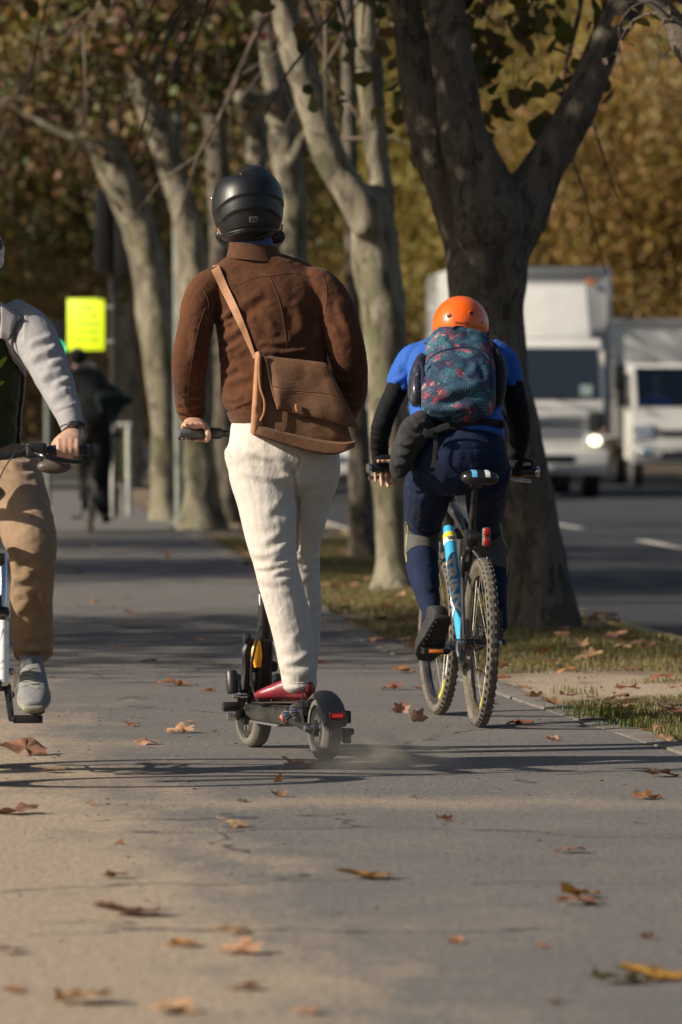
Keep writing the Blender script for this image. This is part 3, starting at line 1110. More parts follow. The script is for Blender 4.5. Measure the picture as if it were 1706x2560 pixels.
def bush(x, y_, r, h, mat, label, group):
    b = thing('bush', label, 'bush', (x, y_, 0), 0, group)
    st, an = grow([(x + random.uniform(-.1, .1), y_ + random.uniform(-.1, .1), 0.02) for _ in range(5)], 14, h, .02, droop=.35, up=1.1)
    link('stems', mesh_of(join(*st), 'stems'), M_twig, b)
    pts = rng.normal(size=(900, 3)) * np.array([r * .5, r * .5, h * .28]) + np.array([x, y_, h * .55])
    pts = pts[pts[:, 2] > .05]
    link('crown', leaf_cloud(pts, rng.uniform(.10, .2, len(pts))), mat, b)
    return b
for x, y_, r, h, m_ in [(-5.9, 134, 1.3, 2.6, M_leaf_brown), (-8.2, 150, 1.6, 3.0, M_leaf_mix), (-7.6, 176, 1.8, 3.2, M_leaf_mix), (-10.5, 190, 2.0, 3.4, M_leaf_gold), (-6.2, 205, 1.8, 3.2, M_leaf_mix), (-9.4, 215, 2.2, 3.6, M_leaf_mix)]:
    bush(x, y_, r, h, m_, 'blurred leafy bush at the far end of the path', 'bushes at the far end of the path')

# ------------------------------------------------------------------ poles, signals, sign
M_galv = plain('galvanised', (0.20, 0.21, 0.19), 0.55, .5, .2, 12, dirt=(.12, .10, .08, .5))
M_greenpole = plain('green_grey_paint', (0.15, 0.17, 0.145), 0.6, 0, .25, 8)
M_blackp = plain('black_plastic', (0.012, 0.012, 0.013), 0.45, 0, .3, 20)
M_blackm = plain('black_metal', (0.014, 0.014, 0.015), 0.32, .3, .3, 20)
M_chrome = plain('chrome', (0.62, 0.62, 0.64), 0.2, 1.0, .1, 20)
M_whitepost = plain('worn_white_paint', (0.42, 0.42, 0.38), 0.6, .1, .25, 18, dirt=(.10, .08, .06, .8))

dp = 68
a = G(450, 1322); b = Vector((a.x - .04, a.y, 5.2))
t = thing('street_pole', 'slim grey-green pole in front of the leaning trunks', 'pole', a)
mk('pole', tube([a, a + Vector((0, 0, .3)), b], [.062, .052, .048], 12), M_greenpole, t)
mk('base_plate', bx(a.x - .11, a.x + .11, a.y - .11, a.y + .11, 0, .03, .005), M_greenpole, t)
mk('band_clamp', cyl(a + Vector((0, 0, 2.3)), a + Vector((0, 0, 2.36)), .06, 12), M_galv, t)

dS = 78
t = thing('traffic_light', 'black backed traffic light above the lime yellow sign', 'traffic light', G(286, 1286))
g = G(286, 1286)
mk('pole', tube([g, P(286, 1000, dS), P(283, 650, dS), P(282, 470, dS)], [.055, .05, .045, .045], 10), M_blackm, t)
for x0, x1 in ((238, 272), (287, 330)):
    q0, q1 = P(x0, 680, dS), P(x1, 470, dS)
    h = mk('signal_housing', bx(q0.x, q1.x, dS - .1, dS + .16, q0.z, q1.z, .02), M_blackp, t)
    for k in range(3):
        zc = q0.z + (q1.z - q0.z) * (k + .5) / 3
        mk('visor', tube([Vector(((q0.x + q1.x) / 2, dS + .1, zc)), Vector(((q0.x + q1.x) / 2, dS + .3, zc))], .07, 12), M_blackp, h)
t = thing('bicycle_signal', 'small signal with lit green ring behind the grey sleeve', 'traffic light', G(120, 1262))
g = G(120, 1262)
c = P(143, 872, g.y)
mk('post', tube([g, Vector((g.x, g.y, c.z - .15))], .04, 10), M_greenpole, t)
h = mk('signal_housing', bx(c.x - .13, c.x + .12, c.y + .01, c.y + .16, c.z - .2, c.z + .36, .02), M_blackp, t)
M_green_lamp = emit('green_lamp', (0.03, .75, .38), 1.1)
ring = [(c.x + .085 * math.cos(a_), c.y - .02, c.z + .085 * math.sin(a_)) for a_ in np.linspace(0, 6.283, 24, endpoint=False)]
mk('lens', tube(ring, .016, 6, closed=True), M_green_lamp, h)

m, tn, bs = new_mat('lime_sign')
v = coords(tn)
sp = N(tn, 'ShaderNodeSeparateXYZ'); tn.links.new(v, sp.inputs[0])
rowsf = math_n(tn, 'PINGPONG', math_n(tn, 'MULTIPLY', sp.outputs[2], 1), 0.045)
rowm = math_n(tn, 'LESS_THAN', rowsf, 0.016)
wn = noise_n(tn, coords(tn, (60, 1, 14)), 1, 2)
rowm = math_n(tn, 'MULTIPLY', rowm, math_n(tn, 'GREATER_THAN', wn, .48))
inner = math_n(tn, 'LESS_THAN', math_n(tn, 'ABSOLUTE', sp.outputs[0]), .17)
inner2 = math_n(tn, 'LESS_THAN', math_n(tn, 'ABSOLUTE', math_n(tn, 'ADD', sp.outputs[2], .01)), .23)
msk = math_n(tn, 'MULTIPLY', math_n(tn, 'MULTIPLY', rowm, inner), math_n(tn, 'MULTIPLY', inner2, 1.0))
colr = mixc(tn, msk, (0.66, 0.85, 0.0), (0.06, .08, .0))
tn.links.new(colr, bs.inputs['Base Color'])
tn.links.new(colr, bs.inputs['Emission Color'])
bs.inputs['Emission Strength'].default_value = 0.05  # faint glow added to brighten the board, which is no lamp
bs.inputs['Roughness'].default_value = .5
M_lime = m
dL = 75
cs = P(214, 810, dL)
t = thing('notice_board', 'fluorescent lime yellow notice board hung on the left', 'sign', cs)
q0, q1 = P(164, 876, dL), P(266, 746, dL)
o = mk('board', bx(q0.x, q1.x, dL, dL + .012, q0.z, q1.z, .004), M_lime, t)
t.rotation_euler.z = R(-22)
for zz in (q0.z + .1, q1.z - .1):
    mk('bracket', bx(q1.x - .06, P(290, 800, dL).x, dL + .014, dL + .04, zz - .015, zz + .015, .002), M_galv, t)
gp = G(289, 1302)
mk('post', tube([Vector((q1.x + .10, dL + .06, 0)), Vector((q1.x + .10, dL + .06, q1.z + .05))], .022, 10), M_blackm, t)
mk('print_frame', bx(q0.x + .006, q1.x - .006, dL - .003, dL - .001, q1.z - .02, q1.z - .012, 0), plain('lime_print', (.45, .62, .02), .5), t)

dR = 76.5
t = thing('barrier', 'worn white tubular barrier posts beside the dark far cyclist', 'barrier', G(305, 1293))
def pz(x, y_): return P(x, y_, dR)
zb = 0.0
def fl(x): q = P(x, 1292, dR); q.z = 0; return q
mk('post', tube([fl(323), pz(322, 1060)], .036, 10), M_whitepost, t)
mk('post', tube([fl(284), pz(283, 1066)], .034, 10), M_whitepost, t)
mk('top_rail', tube([pz(279, 1064), pz(328, 1062)], .032, 10), M_whitepost, t)
mk('hoop', tube([fl(281), pz(281, 1224), pz(284, 1217), pz(306, 1213), pz(309, 1220), fl(309)], .028, 10), M_galv, t)
mk('panel', bx(pz(291, 0).x, pz(316, 0).x, dR - .004, dR + .004, pz(0, 1180).z, pz(0, 1078).z, .001), plain('panel_green', (.12, .15, .07), .6), t)

# ------------------------------------------------------------------ trucks and car
M_white = plain('white_paint', (0.66, 0.645, 0.60), 0.35, 0, .05, 3, coat=.4, dirt=(.42, .38, .32, .35))
M_box = plain('box_panel', (0.52, 0.52, 0.50), 0.55, 0, .07, 2, dirt=(.3, .28, .25, .4))
M_alu = plain('aluminium', (0.42, 0.42, 0.42), 0.4, .7, .12, 10)
M_glass = glassy('windscreen', (0.018, 0.022, 0.026), .06)
M_dark = plain('underbody', (0.016, 0.016, 0.017), .7)
M_tyre = plain('tyre_rubber', (0.024, 0.023, 0.022), .8, 0, .3, 25, dirt=(.16, .13, .10, .35))
M_amber = plain('amber_lens', (0.6, .16, .02), .25)
M_redl = plain('red_lens', (0.30, .008, .010), .2, 0, .3, 60, coat=.6)
M_lampglass = plain('lamp_glass', (0.62, .63, .63), .12, .4, .05, 8, coat=1)
M_headlit = emit('lit_headlamp', (1.0, .88, .58), 2.6)
M_wglow = plain('reflector', (0.8, .9, .95), .08, .9, .05, 8, coat=1)

def wheel_x(x, y_, r, w_, n=24):
    t_ = lathe_x([(-w_ / 2, r * .62), (-w_ / 2, r * .92), (-w_ * .36, r), (w_ * .36, r), (w_ / 2, r * .92), (w_ / 2, r * .62)], n)
    return move(t_, (x, y_, r))
def rim_x(x, y_, r, w_, n=20):
    return move(lathe_x([(-w_ * .42, .02), (-w_ * .30, r * .35), (-w_ * .46, r * .6), (w_ * .46, r * .6), (w_ * .30, r * .35), (w_ * .42, .02)], n), (x, y_, r))

def heading_rz(h):
    return math.atan2(h[1], h[0]) - math.pi / 2

def add_wheels(t, spots, r, w_, tyre, rim):
    for x, y_ in spots:
        w0 = mk('wheel', rim_x(x, y_, r, w_), rim, t, local=True)
        mk('tyre', wheel_x(x, y_, r, w_), tyre, w0, local=True)

ZR = -.10
t = thing('box_truck', 'white box truck with lit headlamp behind the big dark tree', 'truck', (3.05, 100, ZR), heading_rz((.055, -1)))
L = dict(parent=t, local=True)
cabp = [(-.06, .42), (-.02, .95), (-.05, 1.45), (-.50, 2.36), (-.62, 2.44), (-1.75, 2.46), (-1.78, .55), (-1.2, .5)]
mk('cab', prism(cabp, -1.0, 1.0, .05, 3), M_white, **L)
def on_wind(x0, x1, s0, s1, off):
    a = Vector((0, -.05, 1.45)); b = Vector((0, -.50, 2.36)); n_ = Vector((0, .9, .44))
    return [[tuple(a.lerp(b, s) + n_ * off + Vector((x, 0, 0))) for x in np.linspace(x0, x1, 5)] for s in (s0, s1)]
ws = mk('windscreen', slab(on_wind(-.92, .92, .06, .93, .015), (0, -.02, 0)), M_glass, **L)
for x0 in (-.55, .15):
    mk('wiper', tube([Vector((x0, .02, 1.50)), Vector((x0 + .5, -.03, 1.60))], .012, 6), M_blackp, parent=ws, local=True)
mk('sticker', slab(on_wind(-.80, -.62, .12, .3, .02), (0, -.003, 0)), plain('sticker_pale', (.22, .28, .26), .5), parent=ws, local=True)
mk('painted_reflection', slab(on_wind(.25, .9, .55, .9, .02), (0, -.003, 0)), plain('reflection_paint_green', (.06, .10, .085), .3), parent=ws, local=True)  # greenish windscreen reflection put into colour as a thin panel
mk('roof_deflector', prism([(-.62, 2.44), (-.75, 2.62), (-1.35, 3.25), (-1.62, 3.32), (-1.62, 2.46)], -.86, .86, .06, 3), M_white, **L)
for z in (1.22, 1.10, .98):
    mk('grille_bar', bx(-.62, .62, -.03, .015, z, z + .035, .008), M_alu if z != 1.10 else M_blackp, **L)
mk('emblem', bx(-.14, .14, -.02, .022, 1.14, 1.20, .008), M_chrome, **L)
bp = mk('bumper', prism([(.10, .36), (.16, .50), (.15, .72), (-.2, .74), (-.3, .36)], -1.02, 1.02, .03, 2), M_white, **L)
mk('air_slot', bx(-.5, .5, .135, .168, .80 - .26, .80 - .14, .01), M_blackp, parent=bp, local=True)
mk('number_plate', bx(-.19, .19, .165, .178, .42, .52, .004), plain('plate_white', (.6, .6, .56), .4), parent=bp, local=True)
for s in (-1, 1):
    hl = mk('headlight', bx(s * .83 - .16, s * .83 + .16, -.08, .03, .79, .97, .03, 3), M_lampglass, **L)
    mk('bulb', ball((s * .83, .05, .88), .095, .03, .075), M_headlit if s > 0 else M_headlit, parent=hl, local=True)
    mk('indicator', bx(s * .97 - .03, s * .97 + .03, -.12, .012, .99, 1.06, .01), plain('clear_amber', (.45, .30, .16), .3), **L)
    mk('corner_panel', bx(s * .86 - .13, s * .86 + .13, -.1, -.005 + .012, 1.0, 1.32, .03), M_dark, **L)
    mm = mk('mirror', bx(s * 1.24 - .09, s * 1.24 + .09, -.28, -.18, 1.65, 2.05, .03), M_blackp, **L)
    mk('mirror_arm', tube([Vector((s * 1.0, -.3, 2.2)), Vector((s * 1.22, -.25, 2.15)), Vector((s * 1.24, -.24, 1.6)), Vector((s * 1.0, -.15, 1.5))], .015, 6), M_blackp, parent=mm, local=True)
    mk('door', bx(s * 1.0 - .006 if s > 0 else -1.012, 1.012 if s > 0 else -.994, -1.45, -.35, .75, 2.25, .005), M_white, **L)
bo = mk('cargo_box', bx(-1.23, 1.23, -7.6, -1.9, .95, 3.54, .02), M_box, **L)
for s in (-1, 1):
    mk('corner_rail', bx(s * 1.215 - .05, s * 1.215 + .05, -1.93, -1.86, .95, 3.56, .01), M_alu, parent=bo, local=True)
    for yy in np.arange(-7.2, -2, .62):
        mk('side_rib', bx(s * 1.235 - .008, s * 1.235 + .008, yy - .03, yy + .03, 1.0, 3.5, 0), M_alu, parent=bo, local=True)
mk('top_rail', bx(-1.24, 1.24, -1.94, -1.85, 3.46, 3.57, .01), M_alu, parent=bo, local=True)
for s in (-1, 1):
    mk('marker_lamp', bx(s * .95 - .07, s * .95 + .07, -1.87, -1.83, 3.30, 3.38, .01), M_amber, parent=bo, local=True)
mk('chassis', bx(-.45, .45, -7.4, -.3, .55, .92, .02), M_dark, **L)
mk('axle', bx(-.85, .85, -1.0, -.8, .38, .52, .02), M_dark, **L)
add_wheels(t, [(-.84, -.9), (.84, -.9), (-.80, -5.4), (.80, -5.4), (-.5, -5.4), (.5, -5.4)], .42, .25, M_tyre, M_alu)

t = thing('light_truck', 'small white truck with driver at the right edge of the road', 'truck', (5.98, 115, ZR), heading_rz((.05, -1)))
L = dict(parent=t, local=True)
cabp = [(-.02, .42), (.02, .80), (-.10, 1.12), (-.16, 1.40), (-.62, 2.10), (-.74, 2.17), (-1.75, 2.18), (-1.78, .5)]
v_, f_ = prism(cabp, -.84, .84, 0)
keep = [q for q in f_ if not all(min(abs(v_[i][1] + .16) + abs(v_[i][2] - 1.40), abs(v_[i][1] + .62) + abs(v_[i][2] - 2.10)) < 1e-4 for i in q)]
mk('cab', (v_, keep), M_white, **L)
mk('cabin_lining', bx(-.81, .81, -1.70, -1.35, .55, 2.14, 0), M_dark, **L)
mk('dashboard', bx(-.8, .8, -.62, -.2, 1.12, 1.33, .03), M_dark, **L)
for s in (-1, 1):
    mk('pillar', prism([(-.14, 1.38), (-.17, 1.41), (-.63, 2.115), (-.60, 2.10)], s * .80 - .045, s * .80 + .045, .008), M_white, **L)
    mk('inner_door', bx(s * .80 - .01, s * .80 + .01, -1.6, -.22, .6, 1.4, 0), M_dark, **L)
mk('floor_panel', bx(-.8, .8, -1.6, -.2, .55, .6, 0), M_dark, **L)
mk('headliner', bx(-.8, .8, -1.6, -.75, 2.10, 2.13, 0), M_dark, **L)
def on_wind2(x0, x1, s0, s1, off):
    a = Vector((0, -.16, 1.40)); b = Vector((0, -.62, 2.10)); n_ = Vector((0, .84, .55))
    return [[tuple(a.lerp(b, s) + n_ * off + Vector((x, 0, 0))) for x in np.linspace(x0, x1, 5)] for s in (s0, s1)]
m, tn, bs = new_mat('clear_windscreen')
gl = N(tn, 'ShaderNodeBsdfGlossy'); gl.inputs['Roughness'].default_value = .05
tp = N(tn, 'ShaderNodeBsdfTransparent'); tp.inputs[0].default_value = (.8, .85, .85, 1)
mx = N(tn, 'ShaderNodeMixShader'); mx.inputs[0].default_value = .08
tn.links.new(tp.outputs[0], mx.inputs[1]); tn.links.new(gl.outputs[0], mx.inputs[2]); tn.links.new(mx.outputs[0], tn.nodes['Material Output'].inputs[0])
M_clear = m
mk('windscreen', slab(on_wind2(-.80, .80, .0, .99, .004), (0, -.004, 0)), M_clear, **L)
mk('steering_wheel', xf(tube([(.19 * math.cos(a_), .19 * math.sin(a_), 0) for a_ in np.linspace(0, 6.283, 20, endpoint=False)], .015, 6, closed=True), Matrix.Translation((.36, -.62, 1.36)) @ Matrix.Rotation(R(55), 4, 'X')), M_blackp, **L)
mk('bumper', prism([(.08, .40), (.13, .52), (.12, .74), (-.2, .76), (-.3, .40)], -.86, .86, .03, 2), M_white, **L)
mk('grille', bx(-.42, .42, -.02, .035, .92, 1.0, .01), M_blackp, **L)
mk('lower_grille', bx(-.36, .36, .10, .136, .50, .62, .01), M_blackp, **L)
mk('number_plate', bx(-.18, .18, .14, .15, .63, .72, .004), MATS['plate_white'], **L)
for s in (-1, 1):
    mk('headlight', prism([(-.1, .86), (.04, .86), (-.03, 1.10), (-.12, 1.12)], s * .66 - .16, s * .66 + .16, .02, 2), M_lampglass, **L)
    mk('fog_lamp', ball((s * .62, .115, .60), .12, .035, .085), M_wglow, **L)
    mm = mk('mirror', bx(s * 1.02 - .08, s * 1.02 + .08, -.40, -.30, 1.40, 1.75, .03), M_blackp, **L)
    mk('mirror_arm', tube([Vector((s * .84, -.35, 1.5)), Vector((s * 1.0, -.35, 1.5))], .02, 6), M_blackp, parent=mm, local=True)
    mk('side_window', bx(s * .845 - .006, s * .845 + .006, -1.4, -.55, 1.35, 2.0, 0), M_glass, **L)
bo = mk('cargo_box', bx(-1.06, 1.06, -5.6, -1.9, .85, 2.95, .02), M_box, **L)
for s in (-1, 1):
    mk('corner_rail', bx(s * 1.045 - .05, s * 1.045 + .05, -1.93, -1.86, .85, 2.97, .01), M_alu, parent=bo, local=True)
mk('top_rail', bx(-1.07, 1.07, -1.94, -1.85, 2.88, 2.98, .01), M_alu, parent=bo, local=True)
mk('chassis', bx(-.4, .4, -5.5, -.3, .45, .82, .02), M_dark, **L)
add_wheels(t, [(-.72, -.75), (.72, -.75), (-.7, -4.1), (.7, -4.1)], .34, .2, M_tyre, M_alu)

t = thing('parked_car', 'pale car glimpsed between the two central trunks', 'car', (.55, 96, ZR), heading_rz((.055, -1)))
L = dict(parent=t, local=True)
carp = [(0, .32), (.02, .55), (-.12, .74), (-1.05, .90), (-1.75, 1.38), (-2.9, 1.43), (-3.7, 1.0), (-4.15, .95), (-4.2, .4), (-3.9, .3)]
mk('body', prism(carp, -.84, .84, .07, 3), M_white, **L)
mk('windscreen', slab([[(x, y_, z) for x in np.linspace(-.66, .66, 4)] for y_, z in ((-1.08, .945), (-1.68, 1.345))], (0, .0, .012)), M_glass, **L)
for s in (-1, 1):
    mk('headlight', ball((s * .62, -.03, .63), .17, .06, .08), M_lampglass, **L)
    mk('side_window', prism([(-1.4, .98), (-1.85, 1.32), (-2.85, 1.36), (-3.3, 1.0)], s * .842 - .004, s * .842 + .004, 0), M_glass, **L)
    mk('mirror', ball((s * .92, -1.35, .98), .09, .06, .07), M_white, **L)
mk('grille', bx(-.4, .4, -.02, .035, .46, .56, .01), M_blackp, **L)
mk('bumper_slot', bx(-.6, .6, -.02, .03, .34, .42, .01), M_blackp, **L)
add_wheels(t, [(-.76, -.8), (.76, -.8), (-.76, -3.4), (.76, -3.4)], .30, .2, M_tyre, M_alu)
# ------------------------------------------------------------------ bicycles and scooter
M_dirtytyre = plain('dusty_tyre', (0.085, 0.074, 0.060), .9, 0, .35, 30, bumps=.3, dirt=(.20, .165, .125, .8))
M_rim = plain('dusty_rim', (0.10, 0.085, 0.065), .5, .5, .25, 20, dirt=(.24, .19, .13, .8))
M_spoke = plain('spoke', (0.10, 0.09, 0.08), .4, .8)
M_sky = plain('cyan_paint', (0.05, 0.36, 0.62), .3, 0, .08, 10, coat=.5)
M_yel = plain('yellow_paint', (0.65, 0.56, 0.03), .35, coat=.4)
M_wht = plain('white_decal', (0.80, 0.79, 0.76), .4)
M_bluedecal = plain('blue_decal', (0.10, 0.38, 0.65), .4)
M_frameblk = plain('frame_black', (0.014, 0.015, 0.018), .3, .2, .2, 20, coat=.4, dirt=(.14, .11, .08, .45))
M_orange = plain('orange_reflector', (0.75, .20, .02), .25, coat=.5)
M_saddle = plain('saddle_vinyl', (0.013, 0.013, 0.014), .28, 0, .3, 14, coat=.2)
M_greypl = plain('grey_plastic', (0.10, 0.10, 0.11), .45)
M_silver = plain('silver_paint', (0.42, 0.42, 0.43), .28, .8)

def text_vf(s, size, ext=0.0006, bold=0.0, align='CENTER'):
    cu = bpy.data.curves.new('txt', 'FONT')
    cu.body = s
    cu.size = size
    cu.extrude = ext
    cu.offset = bold
    cu.align_x = align
    cu.align_y = 'CENTER'
    o = bpy.data.objects.new('txt', cu)
    COL.objects.link(o)
    dg = bpy.context.evaluated_depsgraph_get()
    dg.update()
    me = bpy.data.meshes.new_from_object(o.evaluated_get(dg))
    vf = ([tuple(v.co) for v in me.vertices], [tuple(p.vertices) for p in me.polygons])
    bpy.data.objects.remove(o)
    bpy.data.meshes.remove(me)
    return vf

def frame_m(o, x, y_):
    """matrix with text x axis x and up axis y_"""
    x = Vector(x).normalized(); y_ = Vector(y_); y_ = (y_ - x * x.dot(y_)).normalized(); z = x.cross(y_)
    M = Matrix.Identity(4)
    for i in range(3):
        M[i][0], M[i][1], M[i][2], M[i][3] = x[i], y_[i], z[i], o[i]
    return M

def spoke_set(c, r_hub, r_rim, hw, n=32):
    parts = []
    for k in range(n):
        s = 1 if k % 2 else -1
        a = 2 * math.pi * k / n
        b = a + (0.55 if (k // 2) % 2 else -0.55)
        p0 = (c[0] + s * hw, c[1] + r_hub * math.sin(b), c[2] + r_hub * math.cos(b))
        p1 = (c[0] + s * .004, c[1] + r_rim * math.sin(a), c[2] + r_rim * math.cos(a))
        parts.append(tube([p0, p1], .0011, 4))
    return join(*parts)

def mtb_wheel(t, y_, Rw, tyre_mat, rim_mat, knobs=True, decal=None, turn=0.0):
    c = (0, y_, Rw)
    tw = .0235
    rr = Rw - tw * 2
    M = Matrix.Translation((0, y_, Rw)) @ Matrix.Rotation(turn, 4, 'Z')
    rim = lathe_x([(-.013, rr - .022), (-.015, rr + .006), (-.010, rr + .010), (.010, rr + .010), (.015, rr + .006), (.013, rr - .022), (0, rr - .028)], 64)
    w0 = mk('wheel', xf(rim, M), rim_mat, t, local=True)
    prof = [(tw * math.cos(a_), Rw - tw + tw * math.sin(a_) * 1.0) for a_ in np.linspace(0, 2 * math.pi, 12, endpoint=False)]
    ty = [lathe_x(prof, 64)]
    if knobs:
        n = 58
        for k in range(n):
            a_ = 2 * math.pi * k / n
            for j, (xo, half) in enumerate(((-.0175, 0), (-.006, .5), (.006, 0), (.0175, .5))):
                aa = a_ + half * 2 * math.pi / n
                rad = Rw - (.0018 if abs(xo) < .01 else .0095)
                kb = bx(-.0055, .0055, -.0075, .0075, -.004, .0012, 0)
                ty.append(xf(kb, Matrix.Rotation(-aa, 4, 'X') @ Matrix.Translation((xo, 0, rad)) @ Matrix.Rotation(-xo * 22, 4, 'Y')))
    mk('tyre', xf(join(*ty), M), tyre_mat, w0, local=True)
    mk('spokes', xf(spoke_set((0, 0, 0), .024, rr - .02, .03), M), M_spoke, w0, local=True)['kind'] = 'stuff'
    mk('hub', xf(join(rod((-.055, 0, 0), (.055, 0, 0), .014), rod((-.034, 0, 0), (-.028, 0, 0), .028), rod((.028, 0, 0), (.034, 0, 0), .028)), M), M_frameblk, w0, local=True)
    if decal:
        for a0, mat in decal:
            arc = []
            for k in range(9):
                aa = a0 + .5 * k / 8
                arc.append([(-.0165, (rr - .018) * math.sin(aa), (rr - .018) * math.cos(aa)), (-.0175, (rr + .002) * math.sin(aa), (rr + .002) * math.cos(aa))])
            mk('rim_decal', xf(slab(arc, (.001, 0, 0)), M), mat, w0, local=True)
    return w0

def bicycle(label, loc, head, col, front_turn=0.0, crank=0.0, lean=0.0, Rw=.33, simple=False, text=True, light=True, barh=.975, tyre=None):
    t = thing('bicycle', label, 'bicycle', loc, heading_rz(head))
    t.rotation_euler = (0, lean, heading_rz(head))
    L = dict(parent=t, local=True)
    BB = Vector((0, .43, .30)); SC = Vector((0, .30, .72)); HB = Vector((0, .885, .765)); HT = Vector((0, .85, .875))
    FA = Vector((0, 1.07, Rw)); RA = Vector((0, 0, Rw))
    ty = tyre or M_dirtytyre
    mtb_wheel(t, 0, Rw, ty, M_rim, not simple, [(3.6, M_yel), (5.0, M_yel)] if col is M_sky else None)
    mtb_wheel(t, 1.07, Rw, ty, M_frameblk if col is M_sky else M_rim, not simple, [(3.5, M_yel), (4.1, M_wht)] if col is M_sky else None, front_turn)
    d = (HB - BB)
    dt = mk('down_tube', loft([tuple(BB) + (.021, .024), tuple(BB.lerp(HB, .3)) + (.026, .030), tuple(BB.lerp(HB, .8)) + (.026, .030), tuple(HB) + (.022, .026)], n=24, res=3, p=2), col, **L)
    tt = mk('top_tube', loft([tuple(SC) + (.015, .015), tuple(SC.lerp(HT, .5)) + (.018, .020), tuple(HT - Vector((0, .0, .02))) + (.020, .024)], n=20, res=3, p=4), M_frameblk if text else col, **L)
    mk('seat_tube', rod(BB, SC + Vector((0, -.01, .03)), .0165), M_frameblk, **L)
    mk('head_tube', rod(HB - (HT - HB) * .1, HT + (HT - HB) * .1, .026), M_frameblk if text else col, **L)
    for s in (-1, 1):
        mk('chain_stay', tube([BB + Vector((s * .02, -.02, 0)), Vector((s * .045, .18, .315)), RA + Vector((s * .064, .01, 0))], .0095, 8, res=3), M_frameblk, **L)
        mk('seat_stay', tube([SC + Vector((s * .014, -.005, -.04)), Vector((s * .045, .20, .60)), RA + Vector((s * .064, 0, .01))], .0085, 8, res=3), M_frameblk, **L)
        mk('dropout', bx(s * .064 - .004, s * .064 + .004, -.03, .03, Rw - .03, Rw + .03, .003), M_frameblk, **L)
    CR = Vector((0, .905, .735))
    mk('fork_crown', bx(-.065, .065, CR.y - .025, CR.y + .025, CR.z - .02, CR.z + .025, .012, 3), M_frameblk, **L)
    for s in (-1, 1):
        fl_ = mk('fork_leg', tube([FA + Vector((s * .058, -.01, 0)), FA + Vector((s * .058, -.01, 0)).lerp(CR + Vector((s * .058, 0, 0)) - FA, .5)], .021, 12), M_wht if not text else M_frameblk, **L)
        top = CR + Vector((s * .058, 0, 0)); bot = FA + Vector((s * .058, -.012, 0)); mid = bot.lerp(top, .55)
        mk('stanchion', rod(mid, top + (top - bot) * .05, .0155), M_chrome, parent=fl_, local=True)
        mk('wiper_seal', rod(mid, mid + (top - bot) * .06, .024), M_blackp, parent=fl_, local=True)
    # cockpit
    HBAR = Vector((0, .83, barh))
    mk('stem', join(rod(HT + (HT - HB) * .1, HT + (HT - HB) * .62, .017), rod(HT + (HT - HB) * .5, HBAR, .016)), M_frameblk, **L)
    hb = mk('handlebar', tube([HBAR + Vector((-.33, -.05, .02)), HBAR + Vector((-.18, -.02, .02)), HBAR + Vector((-.07, 0, 0)), HBAR, HBAR + Vector((.07, 0, 0)), HBAR + Vector((.18, -.02, .02)), HBAR + Vector((.33, -.05, .02))], .0125, 10, res=4), M_frameblk, **L)
    for s in (-1, 1):
        mk('grip', rod(HBAR + Vector((s * .21, -.027, .02)), HBAR + Vector((s * .335, -.05, .02)), .017), M_blackp, parent=hb, local=True)
        mk('bar_end_cap', rod(HBAR + Vector((s * .335, -.05, .02)), HBAR + Vector((s * .35, -.053, .02)), .021), M_chrome if text else M_blackp, parent=hb, local=True)
        lv = [HBAR + Vector((s * .17, .01, .012)), HBAR + Vector((s * .20, .055, .0)), HBAR + Vector((s * .27, .05, -.015)), HBAR + Vector((s * .33, .035, -.02))]
        mk('brake_lever', tube(lv, [.011, .009, .008, .007], 8, res=3), M_blackm if not text else M_chrome, parent=hb, local=True)
        mk('shifter', bx(s * .17 - .035, s * .17 + .035, HBAR.y - .05, HBAR.y + .02, HBAR.z - .005, HBAR.z + .045, .012, 3), M_blackp, parent=hb, local=True)
        mk('cable', tube([HBAR + Vector((s * .16, .02, .02)), HBAR + Vector((s * .12, .16, .03)), HBAR + Vector((s * .04, .17, -.10)), Vector((s * .03, .90, .70)), Vector((s * .035, .90, .55))], .003, 6, res=6), M_blackp, parent=hb, local=True)
    # saddle
    mk('seat_post', rod(SC + Vector((0, -.01, .02)), Vector((0, .222, .935)), .0136), M_frameblk, **L)
    sd = mk('saddle', link_saddle(), M_saddle, **L)
    if text:
        for x0, mm in ((-.026, M_bluedecal), (.026, M_wht)):
            sb_ = bvh_of(sd.data)
            rows_ = []
            for zz in np.linspace(.972, 1.004, 8):
                row_ = []
                for xx in np.linspace(x0 - .010, x0 + .010, 4):
                    h_ = sb_.ray_cast(Vector((xx, -.2, zz)), Vector((0, 1, -.0)), 1)[0]
                    if h_ is not None: row_.append(h_ + Vector((0, -.0015, .0012)))
                if len(row_) == 4: rows_.append(row_)
            if len(rows_) > 1: mk('stripe', sheet(rows_), mm, parent=sd, local=True)
    mk('saddle_rail', join(tube([(-.022, .11, .955), (-.022, .16, .94), (-.022, .26, .94), (-.015, .34, .958)], .0035, 6, res=3), tube([(.022, .11, .955), (.022, .16, .94), (.022, .26, .94), (.015, .34, .958)], .0035, 6, res=3), bx(-.03, .03, .2, .25, .93, .945, .004)), M_spoke, parent=sd, local=True)
    # drivetrain
    mk('chainring', xf(lathe_x([(-.002, .05), (-.002, .085), (.002, .085), (.002, .05)], 40), Matrix.Translation(BB + Vector((.05, 0, 0)))), M_frameblk, **L)
    mk('bottom_bracket', rod(BB + Vector((-.06, 0, 0)), BB + Vector((.06, 0, 0)), .021), M_frameblk, **L)
